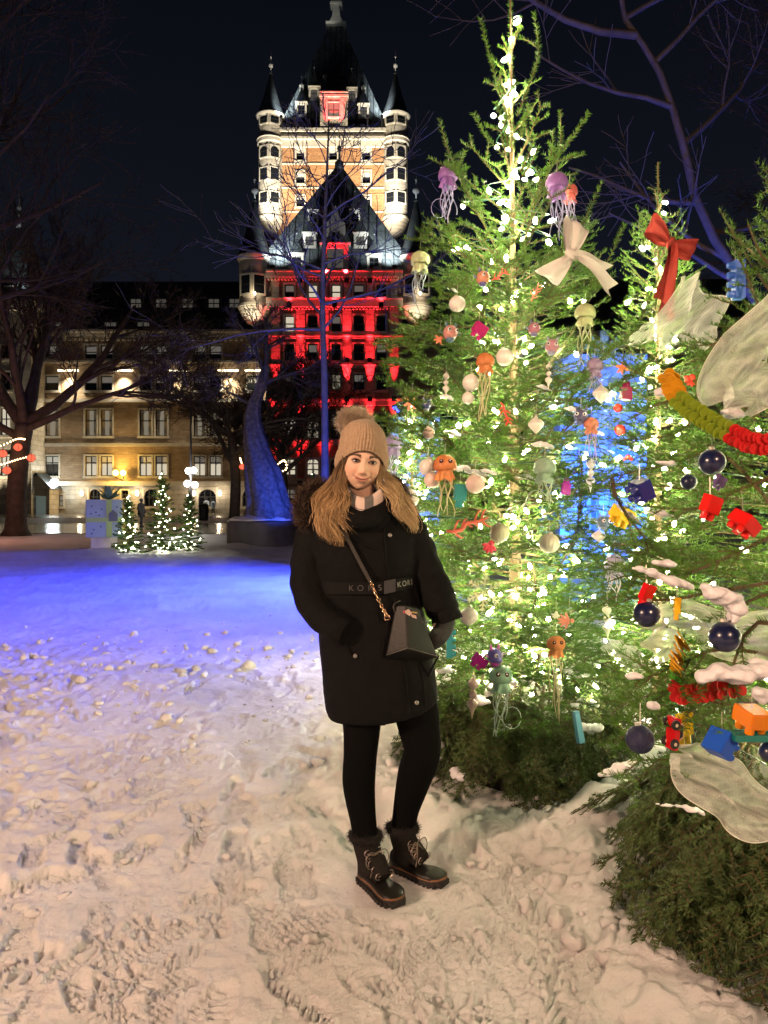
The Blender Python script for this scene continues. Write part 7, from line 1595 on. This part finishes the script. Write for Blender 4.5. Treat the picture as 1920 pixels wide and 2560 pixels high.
# ---------------------------------------------------------------- hair
def hair_mat():
    m = mat('hair_blonde', (.34, .19, .075), rough=.42, spec=.4); nt = m.node_tree; L = nt.links; t = nt.nodes.new('ShaderNodeAttribute'); t.attribute_name = 'Col'; L.new(t.outputs['Color'], nt.nodes['Principled BSDF'].inputs['Base Color']); return m
def hair_side(guides, n, seed, rspread, cols):
    rs = random.Random(seed); m = MB(); colv = []
    for k in range(n):
        f = rs.random() * (len(guides) - 1); i = min(int(f), len(guides) - 2); u = f - i; g = [Vector(a).lerp(Vector(b), u) for a, b in zip(guides[i], guides[i + 1])]; np_ = 14; ps = catmull(g, np_); ph = rs.uniform(0, 6); off = Vector((rs.gauss(0, 1), rs.gauss(0, 1), 0)); amp = rs.uniform(.009, .019); Lf = rs.uniform(.5, 1.05); fine = rs.random() < .62; r0 = rs.uniform(.0006, .0012) if fine else rs.uniform(.0014, .0030); off = off * (1.7 if fine else 1.0)
        out = []; rad = []
        for j, p in enumerate(ps):
            t = j / (np_ - 1)
            if t > Lf: break
            sp = rspread * (.25 + .75 * t) * (1 - .35 * max(0, t - .7) / .3); out.append(p + off * sp + Vector((amp * math.sin(t * 12 + ph * .25 + f * 2.2), amp * .6 * math.cos(t * 10 + ph), 0)) * min(1, t * 2)); rad.append(r0 * (1 if t < .6 else max(.12, 1 - (t - .6) / .45)))
        b0 = len(m.v); m.tube(out, rad, 4, cap=True); c = cols[0]; mix = rs.random(); sh = rs.uniform(.45, 1.3)
        for q in range(b0, len(m.v)):
            t = ((q - b0) // 4) / max(1, len(out) - 1); cc = [ (cols[0][z] * (1 - t) + cols[1][z] * t) * sh * (.8 + .4 * mix) for z in range(3)]; colv.append(cc)
    return m, colv
hr = lambda x, y, z: HM @ Vector((x, y, z))
GL = [[hr(-.068, -.058, .015), w(866, 1195, -.07), w(858, 1230, -.115), w(868, 1262, -.145), w(882, 1285, -.15)],
      [hr(-.070, -.045, .0), w(850, 1205, -.05), w(836, 1255, -.10), w(832, 1310, -.135), w(850, 1368, -.15)],
      [hr(-.080, -.02, -.01), w(836, 1210, -.02), w(806, 1265, -.08), w(812, 1320, -.125), w(842, 1362, -.145)],
      [hr(-.083, .0, -.015), w(826, 1208, -.01), w(794, 1250, -.06), w(796, 1305, -.11), w(816, 1348, -.13)]]
GR = [[hr(.066, -.055, .0), w(948, 1200, -.06), w(968, 1240, -.10), w(990, 1270, -.12), w(1002, 1290, -.12)],
      [hr(.076, -.035, -.005), w(958, 1195, -.03), w(992, 1235, -.08), w(1014, 1290, -.11), w(1032, 1335, -.11)],
      [hr(.082, -.01, -.01), w(968, 1190, -.01), w(1006, 1228, -.05), w(1026, 1280, -.08), w(1038, 1330, -.09)]]
def add_hair(G, n, seed, sp, cols):
    m, c = hair_side(G, n, seed, sp, cols); o = m.build('hair', hair_mat(), BODY, smooth=True); at = o.data.color_attributes.new('Col', 'FLOAT_COLOR', 'POINT'); a = np.ones((len(c), 4), np.float32); a[:, :3] = c; at.data.foreach_set('color', a.ravel())
add_hair(GL, 950, 1, .010, ((.10, .06, .028), (.52, .34, .16))); add_hair(GR, 700, 2, .008, ((.28, .18, .08), (.60, .44, .23)))
# dark fur edging of the hood behind the hair
fp = catmull([w(860, 1225, .13), w(800, 1222, .09), w(766, 1240, .05), w(758, 1275, .02), w(770, 1310, -.02)], 60); fp2 = catmull([w(948, 1222, .13), w(985, 1205, .09), w(1000, 1225, .04), w(1012, 1250, .0)], 40)
def furpath(path, r):
    def fn(n, rng):
        i = rng.integers(0, len(path), n); d = nrm(rng.normal(0, 1, (n, 3))); return np.array([path[k][:] for k in i]) + d * r, d
    return fn
FT = empty('x') if False else None
m = MB(); m.tube(fp, [.028] * 60, 10); HOOD = m.build('hood_edge', COATM, COAT, smooth=True)
fur(furpath(fp, .026), 5200, .034, .0016, mat('hood_fur', (.05, .028, .016), rough=.7, var=.4, vscale=40), 'fur_trim', HOOD, 5)
m = MB(); m.tube(fp2, [.022] * 40, 10); HOOD2 = m.build('hood_edge', COATM, COAT, smooth=True); fur(furpath(fp2, .020), 2600, .026, .0014, mat('hood_fur'), 'fur_trim', HOOD2, 6)

# ---------------------------------------------------------------- boots
SUEDE = mat('boot_suede', (.014, .012, .011), rough=.9, spec=.15, bump=.3, bscale=250); RUB = mat('boot_rubber', (.010, .009, .008), rough=.45, spec=.3); WELT = mat('boot_welt', (.17, .075, .03), rough=.6); SOLE = mat('boot_sole', (.012, .010, .009), rough=.7); LACE = mat('boot_lace', (.16, .13, .10), rough=.8); RING = mat('boot_ring', (.55, .45, .42), rough=.3, metal=.9)
def boot(heel, toe, shaft_top, side):
    hx = Vector(heel); d = (Vector(toe) - hx); L = d.length; a = math.atan2(d.y, d.x); M = Matrix.Translation(hx) @ Matrix.Rotation(a, 4, 'Z')
    def outl(x):  # half widths (left, right) along the foot
        t = x / L; hwid = np.interp(t, [0, .03, .12, .3, .5, .7, .85, .95, 1.0], [.012, .024, .034, .033, .037, .045, .043, .028, .006]); return hwid
    xs = [0, .006, .02, .05, .09, .13, .17, .20, .22, .24, .25, L]; xs = [min(x, L) for x in xs]
    def sect(z0f, z1f, grow, name, mt, par=None):
        V = []; F = []; n = len(xs)
        for x in xs:
            h = float(outl(x)) + grow; c = .006 * math.sin(x / L * 3.1) * side
            V += [(x, c + h, z0f(x)), (x, c - h, z0f(x)), (x, c - h * .96, z1f(x)), (x, c + h * .96, z1f(x))]
        for i in range(n - 1):
            for k in range(4): F.append((i * 4 + k, i * 4 + (k + 1) % 4, (i + 1) * 4 + (k + 1) % 4, (i + 1) * 4 + k))
        F.append((3, 2, 1, 0)); F.append(tuple((n - 1) * 4 + k for k in range(4))); m = MB(); m.add(V, F); m.xf(M); return m
    rise = lambda x: .006 * max(0, (x / L - .75) / .25) ** 2
    m = sect(lambda x: .002 + rise(x), lambda x: .022 + rise(x), .003, 'sole', SOLE); s0 = len(m.v)
    for i in range(13):                                                       # lugs
        x = .01 + i * (L - .02) / 12; h = float(outl(x)) + .006; b = len(m.v); m.box(x - .006, x + .006, -h, h, -.006 + rise(x), .012 + rise(x)); m.xf(M, b)
    B = m.build('boot', SOLE, WOM)
    m = sect(lambda x: .0215 + rise(x), lambda x: .028 + rise(x), .0045, 'welt', WELT); m.build('welt', WELT, B)
    # rubber shell and suede upper from rounded sections
    def shell(zt, grow, x0, x1, nz):
        V = []; F = []; n = 20; N = 16
        for i in range(n):
            x = x0 + (x1 - x0) * i / (n - 1); h = float(outl(min(x, L))) + grow; top = zt(x)
            for k in range(N):
                t = math.pi * k / (N - 1); V.append((x, (h * math.cos(t)) * (1 if k in (0, N - 1) else .99) + .006 * math.sin(x / L * 3.1) * side, .026 + (top - .026) * math.sin(t) ** nz))
        for i in range(n - 1):
            for k in range(N - 1): F.append((i * N + k, i * N + k + 1, (i + 1) * N + k + 1, (i + 1) * N + k))
        F.append(tuple(range(N - 1, -1, -1))); F.append(tuple((n - 1) * N + k for k in range(N))); return V, F
    zt = lambda x: float(np.interp(x / L, [0, .1, .45, .62, .8, .93, 1.0], [.075, .085, .085, .082, .070, .055, .030]))
    V, F = shell(lambda x: min(zt(x), float(np.interp(x / L, [0, .3, .6, .78, 1], [.062, .046, .040, .046, .034]))), .0035, .001, L - .001, .45); m = MB(); m.add(V, F); m.xf(M); m.build('rubber_shell', RUB, B, smooth=True)
    V, F = shell(zt, -.001, .004, L - .012, .6); m = MB(); m.add(V, F); c0 = M @ Vector((.066, 0, .05)); m.xf(M); tp = Vector(shaft_top); pts = [c0, c0.lerp(tp, .35) + (M.to_3x3() @ Vector((.006, 0, 0))), c0.lerp(tp, .7), tp]; m.tube(catmull(pts, 10), [.052, .052, .050, .049, .049, .050, .051, .052, .053, .053], 20)
    m.tube([M @ Vector((.09, 0, .10)), M @ Vector((.15, 0, .062))], [.044, .034], 16)
    U = m.build('upper', SUEDE, B); remesh(U, .006, 3)
    rim = [tp + Vector((.053 * math.cos(t), .053 * math.sin(t), .004)) for t in [2 * math.pi * i / 24 for i in range(25)]]; m = MB(); m.tube(rim, .013, 8, cap=False); fc = m.build('fur_cuff', SUEDE, B, smooth=True); fur(furpath(rim[:-1], .011), 2200, .017, .0012, mat('cuff_fur', (.010, .009, .009), rough=.9), 'cuff_fur', fc, 9)
    # lacing: rings each side of the tongue and a bow
    fw = M.to_3x3() @ Vector((1, 0, 0)); sd = M.to_3x3() @ Vector((0, 1, 0)); prev = None; lp = []
    for i in range(5):
        f = i / 4; q = (M @ Vector((.158, 0, .075))).lerp(tp + fw * .056 + Vector((0, 0, -.035)), f) + fw * (.010 * math.sin(f * 3.1) * -1.2)
        for s in (-1, 1):
            c = q + sd * (s * .024) - fw * .006; out = (fw + sd * s * .6).normalized(); ax = Vector((0, 0, 1)); m = MB(); m.tube([c + out * .006 + (sd * math.cos(t) * s + ax * math.sin(t)) * .0115 for t in [-2.0 + 4.0 * j / 10 for j in range(11)]], .0018, 5); m.build('lace_ring', RING, U); lp.append(c + out * .010)
    m = MB()
    for i in range(4):
        for s in (0, 1): m.tube([lp[i * 2 + s], (lp[i * 2 + s] + lp[i * 2 + 3 - s]) / 2 + fw * .010, lp[i * 2 + 3 - s]], .0018, 5)
    k = (lp[-1] + lp[-2]) / 2 + fw * .012
    for s in (-1, 1):
        m.tube(catmull([k, k + sd * s * .035 + Vector((0, 0, .012)) + fw * .01, k + sd * s * .05 + Vector((0, 0, -.02)) + fw * .012, k + sd * s * .03 + Vector((0, 0, -.045)) + fw * .012, k], 16), .0018, 5); m.tube(catmull([k, k + sd * s * .02 + fw * .016 + Vector((0, 0, -.03)), k + sd * s * .035 + fw * .018 + Vector((0, 0, -.075))], 8), .0018, 5)
    m.build('lace', LACE, U, smooth=True)
boot((-.085, 2.835, .004), (.055, 2.625, .004), w(914, 2092, .0), 1); boot((.030, 2.925, .004), (.232, 2.770, .004), w(1006, 2072, .075), -1)

# ---------------------------------------------------------------- shoulder bag
BAGM = mat('bag_leather', (.006, .0065, .0055), rough=.48, spec=.3, bump=.12, bscale=160); BAG = empty('shoulder_bag', w(1028, 1650, -.2), 'small dark olive leather crossbody bag with chain strap worn by the woman', 'bag')
yb = coat_front(1025, 1580) - .055
bt = [(962, 1642), (1097, 1642), (1046, 1516), (990, 1508)]
def bq(px, py, dy): return P(px, py, yb + dy)
V = [bq(964, 1640, -.02), bq(1020, 1622, -.060), bq(1096, 1644, -.005), bq(1062, 1655, .055), bq(975, 1652, .055), bq(988, 1514, .0), bq(1014, 1512, -.022), bq(1048, 1522, .01), bq(1040, 1516, .045), bq(992, 1508, .045)]
bm = bmesh.new(); vs = [bm.verts.new(v) for v in V]
for f in ((0, 1, 6, 5), (1, 2, 7, 6), (2, 3, 8, 7), (3, 4, 9, 8), (4, 0, 5, 9), (5, 6, 7, 8, 9), (4, 3, 2, 1, 0)): bm.faces.new([vs[i] for i in f])
bmesh.ops.recalc_face_normals(bm, faces=bm.faces[:]); bmesh.ops.bevel(bm, geom=bm.edges[:], offset=.007, segments=4, affect='EDGES', profile=.6); bmesh.ops.translate(bm, vec=-wloc(BAG), verts=bm.verts[:]); me = bpy.data.meshes.new('bag_body'); bm.to_mesh(me); bm.free(); me.materials.append(BAGM); me.polygons.foreach_set('use_smooth', [True] * len(me.polygons)); BB = linkmesh(me, 'bag_body', BAG)
m = MB(); m.tube([bq(966, 1638, -.024), bq(1020, 1620, -.061), bq(1094, 1641, -.009)], .0016, 6); m.build('piping', mat('bag_piping', (.06, .06, .05), rough=.4), BB)
m = MB(); m.tube([bq(990, 1537, -.004), bq(1016, 1540, -.030), bq(1054, 1547, .002)], .0016, 6); m.build('top_seam', BAGM, BB)
m = MB(); m.tube(catmull([bq(988, 1530, -.006), bq(983, 1518, -.01), bq(988, 1508, .0), bq(1000, 1502, .02)], 8), .0022, 6); m.build('zip_loop', mat('bag_piping'), BB)
# patch on the flap: pale diamond with a red dot and two gold bars
def patch(pts, off, name, c, par):
    fr = [bq(a, b, -.030 + (a - 1016) * .00085 - off) for a, b in pts]; bk = [p + Vector((0, .003, 0)) for p in fr]; n = len(fr); m = MB(); m.add(fr + bk, [tuple(range(n)), tuple(range(2 * n - 1, n - 1, -1))] + [(i, n + i, n + (i + 1) % n, (i + 1) % n) for i in range(n)]); m.build(name, mat('patch_' + name, c, rough=.4), par)
patch([(1007, 1529), (1022, 1523), (1030, 1533), (1024, 1540)], .006, 'patch', (.62, .42, .38), BB); patch([(1026, 1535), (1040, 1539), (1042, 1547), (1030, 1543)], .006, 'patch_flap', (.60, .38, .36), BB)
patch([(1008, 1527), (1013, 1527), (1013, 1533), (1008, 1533)], .009, 'patch_dot', (.45, .02, .05), BB); patch([(1029, 1529), (1043, 1531), (1043, 1534), (1029, 1532)], .008, 'patch_bar', (.55, .36, .12), BB)
GOLD = mat('rose_gold', (.80, .52, .32), rough=.22, metal=1.0)
cps = catmull([on_coat(927, 1457, .022), on_coat(946, 1498, .03), bq(962, 1530, -.01), bq(968, 1540, -.012)], 40); m0 = None
for i in range(15):
    f = i / 14 * 38; a = cps[int(f)]; b = cps[int(f) + 1]; d = (b - a).normalized(); p = a.lerp(b, f - int(f))
    if m0 is None:
        mm = MB(); mm.tube([(0.0085 * math.cos(t), .0052 * math.sin(t), 0) for t in [2 * math.pi * q / 12 for q in range(13)]], .0019, 6, cap=False); m0 = bpy.data.meshes.new('chain_link'); m0.from_pydata(mm.v, [], mm.f); m0.materials.append(GOLD); m0.polygons.foreach_set('use_smooth', [True] * len(m0.polygons))
    o = linkmesh(m0, 'chain_link', BAG, p - wloc(BAG)); o.rotation_euler = (d.to_track_quat('X', 'Z') @ Euler((.75 if i % 2 else -.75, 0, 0)).to_quaternion()).to_euler()
m = MB(); q = bq(968, 1545, -.014); m.tube([q + Vector((.010 * math.cos(t), 0, .010 * math.sin(t))) for t in [-.4 + 4.0 * k / 10 for k in range(11)]], .0022, 6); m.tube([q + Vector((-.010, 0, -.006)), q + Vector((.011, 0, -.006))], .0024, 6); m.build('ring', GOLD, BAG, smooth=True)
sp_ = [on_coat(846, 1296, .022), on_coat(858, 1325, .020), on_coat(885, 1378, .018), on_coat(908, 1422, .020), on_coat(929, 1460, .022)]
ps = catmull(sp_, 24); V = []; F = []
for i, p in enumerate(ps):
    d = (ps[min(i + 1, 23)] - ps[max(i - 1, 0)]).normalized(); s = d.cross(Vector((0, -1, 0))).normalized() * .0065
    V += [p - s, p + s, p + s + Vector((0, .003, 0)), p - s + Vector((0, .003, 0))]
for i in range(23):
    for k in range(4): F.append((i * 4 + k, i * 4 + (k + 1) % 4, (i + 1) * 4 + (k + 1) % 4, (i + 1) * 4 + k))
m = MB(); m.add(V, F); m.build('strap', mat('strap_leather', (.03, .027, .024), rough=.45), BAG)
